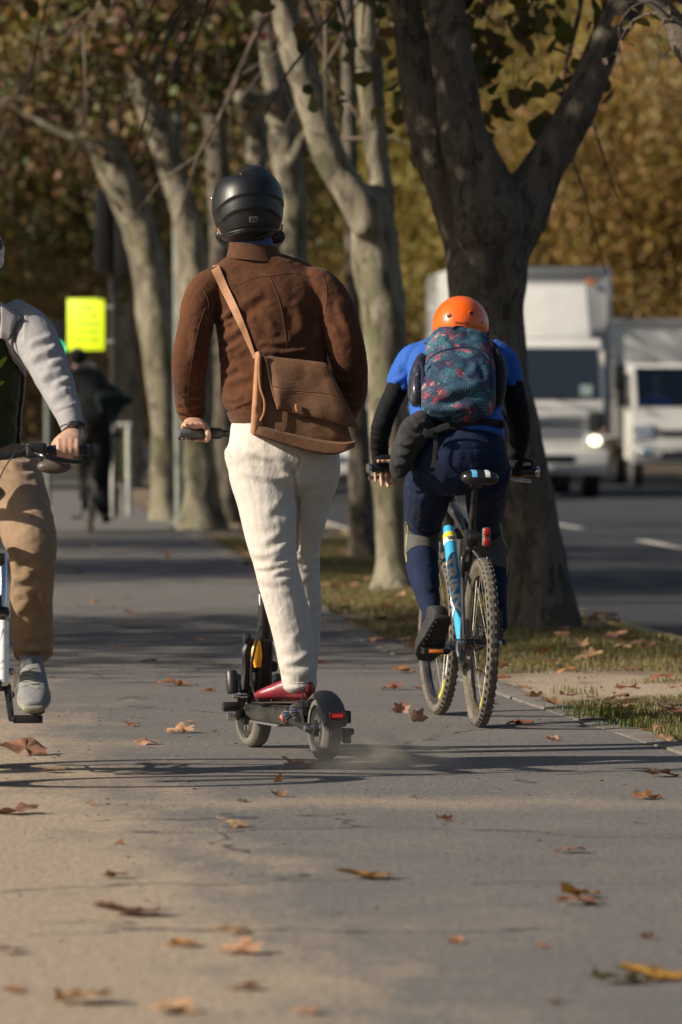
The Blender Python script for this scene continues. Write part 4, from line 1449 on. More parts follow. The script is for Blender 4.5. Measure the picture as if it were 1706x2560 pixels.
    for s in (-1, 1):
        e = BB + Vector((s * .085, s * .17 * math.cos(crank), s * .17 * math.sin(crank)))
        ca = mk('crank_arm', tube([BB + Vector((s * .07, 0, 0)), e], [.014, .011], 8), M_frameblk, **L)
        pc = e + Vector((s * .055, 0, 0))
        pd = mk('pedal', join(bx(pc.x - .047, pc.x + .047, pc.y - .045, pc.y - .028, pc.z - .012, pc.z + .012, .003), bx(pc.x - .047, pc.x + .047, pc.y + .028, pc.y + .045, pc.z - .012, pc.z + .012, .003), bx(pc.x - .05, pc.x - .035, pc.y - .045, pc.y + .045, pc.z - .012, pc.z + .012, .003), bx(pc.x + .035, pc.x + .05, pc.y - .045, pc.y + .045, pc.z - .012, pc.z + .012, .003), rod(e, pc + Vector((s * .05, 0, 0)), .009)), M_blackp, **L)
        for q in (-1, 1) if text else ():
            mk('pedal_reflector', bx(pc.x - .028, pc.x + .028, pc.y + q * .0475 - .003, pc.y + q * .0475 + .003, pc.z - .006, pc.z + .007, .002), M_orange, parent=pd, local=True)
    for k, (r_, xo) in enumerate(((.052, .030), (.044, .036), (.036, .042), (.028, .048))):
        mk('sprocket', xf(lathe_x([(-.0012, .016), (-.0012, r_), (.0012, r_), (.0012, .016)], 28), Matrix.Translation((xo, 0, Rw))), M_spoke, **L)
    mk('chain', join(tube([BB + Vector((.05, 0, .085)), RA + Vector((.036, 0, .045))], .004, 5), tube([BB + Vector((.05, 0, -.085)), Vector((.044, .06, .20)), Vector((.044, .01, .165))], .004, 5)), M_spoke, **L)
    dr = mk('derailleur', join(rod((.058, .0, Rw - .02), (.058, .015, .25), .011), bx(.036, .052, -.012, .03, .155, .255, .005), rod((.03, -.01, .24), (.066, -.01, .24), .017), rod((.034, .012, .165), (.056, .012, .165), .02)), M_blackm, **L)
    mk('skewer', join(rod((-.085, 0, Rw), (.085, 0, Rw), .008), rod((-.092, 0, Rw), (-.072, 0, Rw), .013), tube([(-.088, 0, Rw), (-.094, -.03, Rw - .03), (-.092, -.05, Rw - .055)], [.008, .007, .005], 8)), M_chrome, **L)
    mk('kickstand', join(tube([(-.06, .10, .30), (-.075, .02, .255), (-.08, -.1, .245)], [.012, .009, .008], 8), rod((-.08, -.09, .245), (-.08, -.14, .243), .013)), M_blackp, **L)
    mk('rear_brake', join(bx(-.045, .045, .16, .19, .60, .64, .008), rod((-.05, .165, .58), (-.05, .165, .66), .01), rod((.05, .165, .58), (.05, .165, .66), .01)), M_blackm, **L)
    if light:
        lt = mk('tail_light', bx(.030, .062, .185, .215, .70, .775, .012, 3), M_greypl, **L)
        mk('lens', bx(.033, .060, .172, .19, .742, .773, .008, 3), M_redl, parent=lt, local=True)
        mk('lens', bx(.033, .060, .172, .19, .702, .735, .008, 3), M_redl, parent=lt, local=True)
        mk('lamp_bracket', join(bx(-.02, .045, .20, .25, .725, .75, .006), bx(-.03, .02, .23, .30, .70, .765, .012)), M_blackp, parent=lt, local=True)
        mk('cable_coil', join(*[tube([(.03 * math.cos(a_), .285 + .03 * math.sin(a_), .715 + .012 * k) for a_ in np.linspace(0, 6.283, 16, endpoint=False)], .005, 6, closed=True) for k in range(4)]), M_blackp, **L)
    if text:
        xd = (BB - HB).normalized(); up = Vector((0, xd.z, -xd.y)) if xd.z < 0 else Vector((0, -xd.z, xd.y))
        if up.z < 0: up = -up
        def wrap(vf, u0, sx, ph0):
            out = []
            bmw = bmesh.new(); bmw.from_mesh(mesh_of(vf, 'w', False))
            bmesh.ops.triangulate(bmw, faces=list(bmw.faces))
            for _ in range(2):
                bmesh.ops.subdivide_edges(bmw, edges=[e for e in bmw.edges if e.calc_length() > .008], cuts=2)
            bmesh.ops.triangulate(bmw, faces=list(bmw.faces))
            vf = from_bm(bmw)
            for x, y_, z in vf[0]:
                c_ = HB.lerp(BB, u0) + xd * (x * sx)
                ph = ph0 + y_ / .028
                out.append(tuple(c_ + Vector((1, 0, 0)) * ((.0284 + z) * math.sin(ph)) + up * ((.0324 + z) * math.cos(ph))))
            return out, vf[1]
        mk('lettering', wrap(text_vf('TRINX', .060, .0006, .0026), .52, 1.75, R(-42)), M_wht, parent=dt, local=True, smooth=False)
        mk('model_number', xf(text_vf('500', .024, .0006, .0006), frame_m(HB.lerp(BB, .14) + up * .0322, (1, 0, 0), -xd)), M_frameblk, parent=dt, local=True, smooth=False)
        def band(u0, u1, mat, gx=.0012):
            a_, b_ = HB.lerp(BB, u0), HB.lerp(BB, u1)
            mk('colour_band', loft([tuple(a_) + (.0262 + gx, .0302 + gx), tuple(b_) + (.0262 + gx, .0304 + gx)], n=24, res=1, p=2, cap=.02), mat, parent=dt, local=True)
        band(.08, .12, M_yel); band(.12, .16, M_wht)
        for u0, u1, xo, mat in ((.25, .75, -.0135, M_bluedecal), (.4, .62, .010, M_wht), (.65, .85, -.010, M_yel)):
            pa, pb = SC.lerp(HT - Vector((0, 0, .02)), u0), SC.lerp(HT - Vector((0, 0, .02)), u1)
            tdir = (pb - pa).normalized()
            nrm = Vector((0, -tdir.z, tdir.y))
            off = Vector((xo, 0, 0)) + nrm * .0195
            mk('colour_stripe', slab([[pa + off + Vector((-.005, 0, 0)), pa + off + Vector((.005, 0, 0))], [pb + off + Vector((-.005, 0, 0)), pb + off + Vector((.005, 0, 0))]], -nrm * .004), mat, parent=tt, local=True)
    return t

def link_saddle():
    secs = []
    for y_, a_, b_, z in ((.070, .050, .018, .965), (.085, .070, .028, .968), (.12, .075, .030, .972), (.17, .062, .026, .975), (.22, .040, .022, .975), (.28, .025, .020, .972), (.33, .019, .016, .966), (.345, .012, .01, .962)):
        secs.append((0, y_, z, a_, b_))
    return loft(secs, ref=(1, 0, 0), n=20, res=4, p=2.4)

rc = G(1197, 1818)
BIKE_H = Vector((-.135, .99)).normalized()
bike = bicycle('blue and yellow mountain bike ridden by the orange-helmeted cyclist', (rc.x, rc.y, 0), BIKE_H, M_sky, front_turn=R(3), crank=R(5), lean=R(1.2))
# bike of the oncoming rider, mostly left of the picture
M_bikedark = plain('bike_paint', (0.03, 0.03, 0.035), .35, coat=.4)
bike2 = bicycle('bike with white fork legs at the left edge, coming nearer', (-1.222, 22.62, 0), Vector((.045, -1)).normalized(), M_bikedark, crank=R(140), text=False, light=False, barh=1.08, tyre=M_tyre)
bike3 = bicycle('dark bicycle of the far cyclist in black', (G(229, 1332).x, 66, 0), Vector((-.055, 1)).normalized(), M_bikedark, simple=True, text=False, light=False, crank=R(60))

# ------------------------------------------------------------------ electric scooter
M_sc = plain('scooter_black', (0.016, 0.017, 0.018), .35, .2, .3, 18, dirt=(.13, .11, .09, .5))
M_fender = plain('fender_grey', (0.075, 0.072, 0.066), .6, 0, .2, 18, dirt=(.17, .145, .115, .7))
M_sctyre = plain('scooter_tyre', (0.105, 0.098, 0.085), .85, 0, .15, 14, dirt=(.21, .18, .14, .7))
M_scyel = plain('orange_yellow', (0.80, .36, .01), .4)
so = G(812, 1900)
SH = Vector((-.285, .958)).normalized()
t = thing('electric_scooter', 'black electric scooter with dusty tyres under the suede-jacketed rider', 'scooter', (so.x, so.y, 0), heading_rz(SH))
L = dict(parent=t, local=True)
RW = .113
WB = .92
def sc_wheel(y_, turn=0.0):
    M = Matrix.Translation((0, y_, RW)) @ Matrix.Rotation(turn, 4, 'Z')
    w_ = .034
    w0 = mk('wheel', xf(join(lathe_x([(-.028, .030), (-.030, .072), (-.024, .078), (.024, .078), (.030, .072), (.028, .030)], 40), rod((-.045, 0, 0), (.045, 0, 0), .03)), M), M_sc, t, local=True)
    prof = [(-w_, .082), (-w_ - .002, .092), (-w_ * .85, .106), (-.016, .1125), (-.0135, .1105), (-.011, .1128), (-.002, .1135), (0, .111), (.002, .1135), (.011, .1128), (.0135, .1105), (.016, .1125), (w_ * .85, .106), (w_ + .002, .092), (w_, .082), (0, .074)]
    mk('tyre', xf(lathe_x(prof, 56), M), M_sctyre, w0, local=True)
    sp = []
    for k in range(9):
        a_ = 2 * math.pi * k / 9
        sp.append(xf(bx(-.029, -.024, -.006, .006, .028, .075, .002), Matrix.Rotation(a_, 4, 'X')))
        sp.append(xf(bx(.024, .029, -.006, .006, .028, .075, .002), Matrix.Rotation(a_, 4, 'X')))
    mk('rim_spokes', xf(join(*sp), M), M_silver, w0, local=True)['kind'] = 'stuff'
    mk('brake_disc', xf(lathe_x([(.036, .03), (.036, .06), (.038, .06), (.038, .03)], 32), M), M_chrome, w0, local=True)
    mk('axle_nut', xf(join(rod((-.075, 0, 0), (-.045, 0, 0), .012), rod((.045, 0, 0), (.075, 0, 0), .012)), M), M_chrome, w0, local=True)
    return w0
sc_wheel(0)
sc_wheel(WB, R(6))
mk('deck', prism([(.20, .120), (.24, .112), (.66, .112), (.74, .128), (.74, .170), (.22, .172)], -.085, .085, .012, 3), M_sc, **L)
mk('grip_mat', bx(-.07, .07, .25, .70, .1722, .1775, .003), M_blackp, **L)
mk('deck_trim', bx(-.088, .088, .30, .66, .104, .112, .003), M_silver, **L)
mk('rear_riser', prism([(.10, .185), (.14, .205), (.26, .178), (.26, .150), (.16, .15)], -.06, .06, .008), M_sc, **L)
for s in (-1, 1):
    ar = mk('swing_arm', tube([(s * .062, .24, .135), (s * .064, .12, .125), (s * .058, 0, RW)], [.016, .014, .016], 10, res=3), M_sc, **L)
    coil = [(s * .068 + .016 * math.cos(a_), .10 + .0035 * a_ / 2, .135 + .0042 * a_ / 2 + .016 * math.sin(a_) * .5) for a_ in np.linspace(0, 24, 70)]
    mk('spring', tube(coil, .004, 5), M_blackm if s > 0 else M_silver, parent=ar, local=True)
    mk('pivot_bolt', rod((s * .062, .20, .15), (s * .098, .20, .15), .015), M_chrome, parent=ar, local=True)
    mk('pivot_bolt', rod((s * .06, .10, .168), (s * .098, .10, .168), .011), M_chrome, parent=ar, local=True)
    rf = mk('reflector', xf(([(0, -.030, -.022), (0, .034, -.004), (0, -.030, .022), (s * .004, -.026, -.017), (s * .004, .024, -.004), (s * .004, -.026, .017)], [(0, 1, 2), (5, 4, 3), (0, 3, 4, 1), (1, 4, 5, 2), (2, 5, 3, 0)]), Matrix.Translation((s * .0885, .24, .145))), M_redl, **L)
    mk('reflector_mark', xf(([(0, -.018, -.009), (0, .008, -.002), (0, -.018, .010)], [(0, 1, 2)]), Matrix.Translation((s * .0935, .24, .145))), plain('pale_red', (.8, .25, .2), .3), parent=rf, local=True)
# rear mudguard
rows = []
for a_ in np.linspace(R(-35), R(68), 14):
    rr = RW + .020
    w_ = .044
    rows.append([(x, -rr * math.sin(a_) + .0, RW + (rr - (abs(x) / w_) ** 3 * .022) * math.cos(a_)) for x in np.linspace(-w_, w_, 9)])
fd = mk('rear_fender', slab(rows, (0, .002, -.005)), M_fender, **L)
mk('fender_tail', prism([(-.10, .178), (-.145, .168), (-.148, .138), (-.130, .120), (-.10, .160)], -.042, .042, .008, 3), M_fender, parent=fd, local=True)
lp = mk('tail_lamp', bx(-.028, .030, -.158, -.140, .150, .178, .006, 3), M_redl, **L)
mk('lamp_face', bx(-.018, .020, -.1605, -.156, .157, .169, .002), emit('tail_lamp_lit', (.7, .03, .03), .25), parent=lp, local=True)
mk('fender_stay', tube([(-.07, .02, .12), (-.066, .06, .20), (-.05, .085, .245), (-.03, .10, .20), (-.025, .12, .17)], .0035, 6, res=4), M_blackm, **L)
mk('brake_caliper', join(bx(.045, .085, -.05, .03, .13, .175, .008), bx(.05, .078, -.075, -.035, .06, .11, .008), rod((.04, -.02, .10), (.10, -.02, .10), .012)), M_blackm, **L)
# front end
for s in (-1, 1):
    fp = mk('fork_plate', tube([(s * .062, .78, .22), (s * .066, .86, .165), (s * .062, WB, RW)], [.018, .017, .018], 10, res=3), M_sc, **L)
    mk('fork_spring', rod((s * .075, .80, .18), (s * .075, .88, .26), .020), M_blackm, parent=fp, local=True)
    mk('fork_bolt', rod((s * .06, .79, .20), (s * .115, .79, .20), .014), M_chrome, parent=fp, local=True)
    mk('fork_bolt', rod((s * .06, WB, RW), (s * .10, WB, RW), .015), M_chrome, parent=fp, local=True)
mk('indicator', rod((-.118, .78, .205), (-.118, .80, .285), .022), M_blackp, **L)
mk('indicator_cap', rod((-.15, .80, .155), (-.085, .80, .155), .018), M_blackp, **L)
rows = []
for a_ in np.linspace(R(-60), R(55), 12):
    rr = RW + .018
    rows.append([(x, WB - rr * math.sin(a_), RW + rr * math.cos(a_)) for x in np.linspace(-.042, .042, 5)])
mk('front_fender', slab(rows, (0, 0, -.004)), M_sc, **L)
S0 = Vector((0, .79, .24)); S1 = Vector((0, .70, 1.16))
mk('neck', join(loft([(0, .86, .17, .045, .05), (0, .82, .24, .04, .045), (0, .785, .33, .034, .036), (0, .775, .40, .03, .032)], n=16), rod((-.05, .79, .30), (.05, .79, .30), .02)), M_sc, **L)
ac = mk('fold_clamp', tube([(.035, .74, .395), (.045, .72, .36), (.062, .70, .30), (.07, .70, .255)], [.014, .017, .017, .012], 10, res=4, flat=1.5), M_silver, **L)
mk('accent_panel', tube([(-.036, .745, .395), (-.040, .735, .35), (-.038, .73, .30)], [.008, .013, .008], 8, res=3, flat=1.6), M_scyel, **L)
mk('folding_lever', join(tube([(-.05, .77, .40), (-.075, .76, .36), (-.07, .77, .30), (-.075, .78, .22)], [.014, .016, .016, .02], 8, res=3), rod((-.06, .75, .405), (-.085, .75, .405), .02)), M_blackp, **L)
for k, (x0, x1) in enumerate(((-.03, -.055), (.03, .045))):
    mk('cable', tube([(x0, .72, .45), (x1 * 1.0, .70, .38), (x1 * 1.2, .72, .28), (x1 * 1.05, .70, .20), (x1, .60, .16)], .0045, 6, res=5), M_blackp, **L)
sm = mk('stem', loft([tuple(S0.lerp(S1, .12)) + (.026, .028), tuple(S0.lerp(S1, .5)) + (.022, .024), tuple(S1) + (.02, .022)], n=18, res=3, p=3.5), M_sc, **L)
sdir = (S1 - S0).normalized()
for u0, sz, st in ((.30, .026, 'I I I I'),):
    pass
mk('stem_stripe', join(*[bx(-.0235, -.0225, S0.lerp(S1, u).y - .010, S0.lerp(S1, u).y + .006, S0.lerp(S1, u).z - h, S0.lerp(S1, u).z + h, 0) for u, h in ((.22, .014), (.27, .018), (.33, .020), (.38, .010))]), M_wht, parent=sm, local=True)['kind'] = 'stuff'
BZ = 1.150
hb = mk('handlebar', rod((-.33, .71, BZ), (.25, .71, BZ), .0125), M_blackm, **L)
for s in (-1, 1):
    mk('grip', rod((s * .205 - .035, .71, BZ), (s * .305 - .035, .71, BZ), .0175), M_greypl, parent=hb, local=True)
    mk('brake_lever', tube([(s * .18 - .035, .73, BZ - .005), (s * .20 - .035, .77, BZ - .01), (s * .29 - .035, .765, BZ - .02)], .006, 8, res=3), M_blackm, parent=hb, local=True)
    mk('clamp', rod((s * .145 - .035, .71, BZ), (s * .195 - .035, .71, BZ), .021), M_blackp, parent=hb, local=True)
mk('display', bx(-.045, .045, .67, .73, BZ + .005, BZ + .045, .012, 3), M_blackp, parent=hb, local=True)
# ------------------------------------------------------------------ people
def skin_mat(name, c):
    m, t, b = new_mat(name)
    v = coords(t)
    n1 = noise_n(t, v, 35, 4)
    col = ramp(t, n1, [(0.3, tuple(x * .82 for x in c)), (0.7, tuple(min(1, x * 1.12) for x in c))])
    t.links.new(col, b.inputs['Base Color'])
    b.inputs['Roughness'].default_value = .5
    b.inputs['Subsurface Weight'].default_value = .12
    b.inputs['Subsurface Radius'].default_value = (.01, .004, .002)
    bump(t, b, noise_n(t, v, 160, 3), .15, .004)
    return m
M_skin = skin_mat('skin', (.52, .30, .21))
M_skin2 = skin_mat('skin_tan', (.45, .25, .17))
M_hair = plain('dark_hair', (0.012, 0.009, 0.007), .5, 0, .4, 60, stretch=(1, 1, .2), bumps=.6)

def cloth(name, c, c2=None, rough=.85, weave=900, sheen=.3, scale=7, bumps=.25, wrinkle=.25, wscale=22, wstretch=(1, 1, 2.2)):
    m, t, b = new_mat(name)
    v = coords(t)
    c2 = c2 or tuple(x * .75 for x in c)
    n1 = noise_n(t, v, scale, 6, .65)
    n2 = noise_n(t, v, scale * 9, 4, .7)
    col = ramp(t, math_n(t, 'ADD', math_n(t, 'MULTIPLY', n1, .65), math_n(t, 'MULTIPLY', n2, .35)), [(.36, c2), (.60, c)])
    t.links.new(col, b.inputs['Base Color'])
    b.inputs['Roughness'].default_value = rough
    b.inputs['Sheen Weight'].default_value = sheen
    b.inputs['Sheen Roughness'].default_value = .4
    b.inputs['Specular IOR Level'].default_value = .25
    w1 = noise_n(t, coords(t, wstretch), wscale, 3, .5, .8)
    w2 = noise_n(t, v, weave, 2)
    h = math_n(t, 'ADD', math_n(t, 'MULTIPLY', w1, wrinkle * 4), math_n(t, 'MULTIPLY', w2, .12))
    bump(t, b, h, bumps, .012)
    return m

def sec(x, y_, d, w_, b=None):
    c = P(x, y_, d)
    a = w_ / 2 * d / FPX
    return (c.x, c.y, c.z, a, a if b is None else b)

def slim(secs, m):
    return [(s[0], s[1], s[2], max(.018, s[3] - m), max(.018, s[4] - m)) for s in secs]

def head_parts(c, face, k=1.0, pitch=0.0):
    """c: centre of the skull, face: horizontal look direction; returns closed shapes and eye positions"""
    M = Matrix.Translation(c) @ Matrix.Rotation(heading_rz(face), 4, 'Z') @ Matrix.Rotation(pitch, 4, 'X') @ Matrix.Scale(k, 4)
    ps = [ball((0, -.012, .025), .075, .094, .098), ball((0, .028, -.03), .060, .066, .085), ball((0, .056, -.10), .030, .028, .026),
          ball((0, .05, -.075), .05, .04, .04), ball((0, .098, -.025), .014, .018, .013), ball((0, .092, -.005), .009, .014, .026), ball((0, .082, -.064), .025, .013, .006), ball((0, .081, -.077), .022, .013, .007),
          ball((.035, .078, .022), .026, .014, .008), ball((-.035, .078, .022), .026, .014, .008), ball((.04, .06, -.03), .022, .026, .02), ball((-.04, .06, -.03), .022, .026, .02)]
    for s in (-1, 1):
        ps.append(xf(ball((0, 0, 0), .010, .022, .032), Matrix.Translation((s * .077, -.005, -.015)) @ Matrix.Rotation(s * .35, 4, 'Z')))
    eyes = [M @ Vector((s * .032, .078, .004)) for s in (-1, 1)]
    return [xf(p, M) for p in ps], eyes

def grip_hand(c, ax, fwd, wrist, rb=.0175, k=1.0, spread=1.0, curl=0.0, hang=0.0):
    """hand closed on a bar: c point on the bar axis under the middle knuckle, ax towards the thumb, fwd away from the wrist"""
    ax = Vector(ax).normalized(); fwd = Vector(fwd); fwd = (fwd - ax * fwd.dot(ax)).normalized()
    up = Vector((0, 0, 1)); up = (up - ax * up.dot(ax) - fwd * up.dot(fwd)).normalized()
    wrist = Vector(wrist)
    def pt(o, ph, rad):
        return c + ax * o + (fwd * math.cos(ph) + up * math.sin(ph)) * rad
    parts = []
    Rf = rb + .0095 * k
    for i, (o, L_, r_) in enumerate(((.031, 1.0, .0092), (.0105, 1.1, .0095), (-.0105, 1.03, .009), (-.031, .82, .008))):
        a0, a1 = R(118), R(118 - 232 * L_ * .9 + curl)
        pts = [c + ax * o * .9 + (pt(0, R(140), Rf + .016) - c) * 1.0]
        n = 7
        for j in range(n):
            ph = a0 + (a1 - a0) * j / (n - 1)
            rad = Rf + (.008 if j == 0 else .004 if j == 1 else 0)
            pts.append(pt(o * spread, ph, rad) - up * (hang * max(0, j - 2) / 4 * L_))
        parts.append(tube(pts, [r_ * 1.08] * 2 + [r_ * 1.1, r_, r_ * 1.02, r_ * .92, r_ * .88, r_ * .72], 10, res=3))
    kn = pt(0, R(122), Rf + .006)
    mid = wrist.lerp(kn, .5) + up * .006
    s = [tuple(wrist + (wrist - kn) * .35) + (.027 * k, .022 * k), tuple(wrist) + (.028 * k, .020 * k), tuple(mid) + (.038 * k, .017 * k), tuple(kn) + (.041 * k, .0135 * k)]
    parts.append(loft(s, ref=tuple(ax), n=16, res=3))
    th = [wrist.lerp(kn, .25) + ax * .020, wrist.lerp(kn, .6) + ax * .043 - up * .010, pt(.050, R(175), Rf + .004), pt(.054, R(215), Rf + .001), pt(.050, R(255), Rf), pt(.044, R(280), Rf)]
    parts.append(tube(th, [.015, .0145, .012, .0105, .0098, .007], 10, res=3))
    return parts

def person(label, base, parts, mat, voxel=.0055):
    me = fuse(parts, voxel, 3, 'person')
    return tag(link('person', me, mat, None, base), label, 'person')

def wear(name, parts, mat, who, voxel=.006, smooth=5, fl=None, cr=None, cut=None):
    me = fuse(parts, voxel, smooth, name)
    if cr:
        for c_ in cr:
            crumple(me, *c_)
    if fl:
        folds(me, fl)
    o = link(name, me, mat, who)
    bv = None
    return o, me

def seam(bv, pts, d0, r, mat, who, name='seam', off=.0006):
    q = on_surface(bv, pts, d0, off)
    if len(q) > 2:
        return mk(name, tube(q, r, 5), mat, who)

def text_on(bv, s, cx, cy, hpx, d0, rot, mat, who, name='lettering', off=.0008, sx=1.0, bold=0.0):
    v, f = text_vf(s, 1.0, 0, bold)
    out = []
    for x, y_, z in v:
        px_ = cx + (x * sx * math.cos(rot) + y_ * math.sin(rot)) * hpx
        py_ = cy - (-x * sx * math.sin(rot) + y_ * math.cos(rot)) * hpx
        a_ = P(px_, py_, d0 - 1)
        dr = (a_ - CAMV).normalized()
        h = bv.ray_cast(a_, dr, 3)
        out.append((h[0] if h[0] is not None else P(px_, py_, d0)) - dr * off)
    return mk(name, (out, f), mat, who, smooth=False)

def Z1(a): return [(400 + x / 2.851, 400 + y_ / 2.851) for x, y_ in a]
def Z2(a): return [(480 + x / 2.613, 1050 + y_ / 2.613) for x, y_ in a]
def Z3(a): return [(880 + x / 3.136, 700 + y_ / 3.136) for x, y_ in a]
def Z4(a): return [(900 + x / 3.136, 1150 + y_ / 3.136) for x, y_ in a]
def Z5(a): return [(x / 2.94, 600 + y_ / 2.94) for x, y_ in a]
def Z6(a): return [(x / 3.137, 1100 + y_ / 3.137) for x, y_ in a]

def world_of(o, p):
    M = Matrix.LocRotScale(o.location, o.rotation_euler, None)
    return M @ Vector(p)

# ================================================================== scooter rider
M_suede = cloth('brown_suede', (.098, .037, .016), (.040, .0145, .0065), .95, 700, .06, 6, .35, .16, 30, (1, 1, 1.3))
M_suede_rib = cloth('brown_rib_knit', (.095, .040, .019), (.06, .025, .012), .95, 500, .2, 40, .5, .05, 120, (6, 6, .1))
M_seam = plain('seam_thread', (.075, .030, .014), .9)
M_chino = cloth('cream_chino', (.53, .49, .445), (.465, .425, .38), .9, 900, .1, 4, .35, .22, 24, (1.6, 1.6, 1.0))
M_shirtblue = cloth('blue_shirt', (.045, .075, .16), None, .85)
M_oxblood = plain('oxblood_leather', (.19, .012, .022), .38, 0, .3, 14, coat=.2, bumps=.15)
M_sole = plain('dark_sole', (.03, .014, .012), .7)
m, tn, bs = new_mat('matte_black_helmet')
bs.inputs['Base Color'].default_value = (.006, .0063, .0075, 1)
bs.inputs['Roughness'].default_value = .42
bump(tn, bs, noise_n(tn, coords(tn), 700, 2), .04, .002)
M_helmet = m

scooter = [o for o in bpy.data.objects if o.name == 'electric_scooter'][0]
gl_ = world_of(scooter, (-.29, .71, BZ)); gr_ = world_of(scooter, (.215, .71, BZ))
bar_ax = (gr_ - gl_).normalized(); sc_f = Vector((SH.x, SH.y, 0))
dM = 23.62
torso = [sec(690, 1056, dM, 218, .108), sec(690, 1032, dM, 232, .118), sec(687, 1005, dM + .01, 262, .138), sec(686, 940, dM + .03, 266, .142), sec(683, 880, dM + .05, 268, .142), sec(681, 820, dM + .07, 282, .145), sec(676, 760, dM + .09, 294, .143), sec(668, 718, dM + .10, 302, .128), sec(664, 694, dM + .11, 294, .114), sec(660, 672, dM + .12, 262, .098), sec(655, 655, dM + .12, 214, .086), sec(648, 643, dM + .12, 164, .076), sec(641, 634, dM + .12, 126, .066)]
larm = [sec(556, 706, dM + .10, 84, .075), sec(520, 728, dM + .08, 96, .075), sec(499, 770, dM + .05, 92, .070), sec(488, 820, dM + .02, 86), sec(479, 870, dM, 87), sec(475, 910, dM + .01, 88), sec(474, 955, dM + .06, 82), sec(476, 1000, dM + .13, 76), sec(480, 1035, dM + .17, 68)]
rarm = [sec(752, 712, dM + .10, 70, .060), sec(800, 718, dM + .08, 88, .075), sec(836, 765, dM + .05, 94, .070), sec(856, 830, dM + .02, 94), sec(870, 890, dM + .02, 92), sec(878, 935, dM + .06, 84), sec(880, 985, dM + .16, 72), sec(866, 1030, dM + .26, 62)]
pel = [sec(688, 1036, dM, 214, .105), sec(692, 1060, dM, 240, .118), sec(702, 1098, dM - .01, 282, .142), sec(707, 1140, dM - .02, 288, .15), sec(709, 1178, dM - .01, 268, .142), sec(712, 1205, dM, 220, .12)]
lleg = [sec(654, 1150, dM - .02, 166, .125), sec(656, 1190, dM - .03, 164, .118), sec(669, 1257, dM - .06, 150, .108), sec(679, 1345, dM - .10, 128, .094), sec(690, 1410, dM - .13, 110, .082), sec(702, 1463, dM - .14, 109, .080), sec(720, 1528, dM - .15, 106, .078), sec(736, 1605, dM - .16, 98, .070), sec(744, 1662, dM - .17, 93, .066), sec(749, 1700, dM - .17, 88, .066), sec(751, 1717, dM - .17, 86, .066)]
rleg = [sec(785, 1150, dM, 132, .12), sec(784, 1190, dM + .02, 130, .115), sec(773, 1225, dM + .05, 122, .105), sec(757, 1295, dM + .10, 120, .092), sec(747, 1360, dM + .15, 112, .08), sec(748, 1400, dM + .17, 104, .076), sec(752, 1452, dM + .17, 100, .074), sec(757, 1528, dM + .16, 96, .07), sec(754, 1624, dM + .15, 88, .062), sec(752, 1700, dM + .14, 80, .056)]
wl = P(487, 1054, dM + .19); wr = P(846, 1052, dM + .33)
hl = grip_hand(gl_, bar_ax, sc_f, wl); hr = grip_hand(gr_, -bar_ax, sc_f, wr)
hc = P(622, 512, dM + .14)
hp, eyes = head_parts(hc, (-.10, 1))
neck = loft([sec(640, 640, dM + .12, 96, .07), sec(632, 600, dM + .12, 82, .06), sec(625, 560, dM + .13, 80, .06)], n=16)
# feet under the trousers
def foot(heel, toe, k=1.0, up=.075):
    h, t_ = Vector(heel), Vector(toe)
    d_ = (t_ - h); L_ = d_.length; d_.normalize()
    s_ = [h + d_ * L_ * u + Vector((0, 0, z)) for u, z in ((.02, .040), (.18, .046), (.40, .044), (.62, .034), (.82, .024), (.97, .017))]
    ab = [(.030, .036), (.034, .044), (.036, .042), (.044, .032), (.044, .023), (.026, .014)]
    lat = d_.cross(Vector((0, 0, 1)))
    return loft([tuple(p) + (a_ * k, b_ * k) for p, (a_, b_) in zip(s_, ab)], ref=tuple(lat), n=18, res=4, p=2.4)
DK = .178
hL = P(780, 1758, dM - .21); hL.z = DK + .012; tL = P(640, 1758, dM - .08); tL.z = DK + .012
hR = P(775, 1745, dM + .02); hR.z = DK + .012; tR = P(690, 1745, dM + .22); tR.z = DK + .012
fL = foot(hL, tL, .95); fR = foot(hR, tR, .95)
ankle = lambda h, leg: loft([tuple(h + Vector((-.0, .0, .05))) + (.035, .042), tuple(Vector(leg[-1][:3])) + (.04, .042)], n=14, res=2)
limbs_ = [loft(slim(torso, .018), axis=(0, 0, 1), cap=.2), loft(slim(larm, .014) + [tuple(wl) + (.027, .024)]), loft(slim(rarm, .014) + [tuple(wr) + (.027, .024)]), loft(slim(pel, .02)), loft(slim(lleg, .016)), loft(slim(rleg, .016))]
hLf = Vector(lleg[-1][:3]).lerp(hL + Vector((0, 0, .05)), .75)
man = person('person on the scooter in brown suede jacket, black helmet and cream trousers', (so.x - .1, dM, 0), limbs_ + [neck] + hp + hl + hr + [foot(hL, tL, .86), foot(hR, tR, .86), loft([tuple(hL.lerp(tL, .14) + Vector((0, 0, .05))) + (.034, .036), lleg[-1][:3] + (.038, .04)], n=14, res=2), loft([tuple(hR.lerp(tR, .14) + Vector((0, 0, .05))) + (.034, .036), rleg[-1][:3] + (.038, .04)], n=14, res=2)], M_skin)
for e in eyes:
    mk('eye', ball(e, .011, .011, .011, 10, 8), M_wht, man)
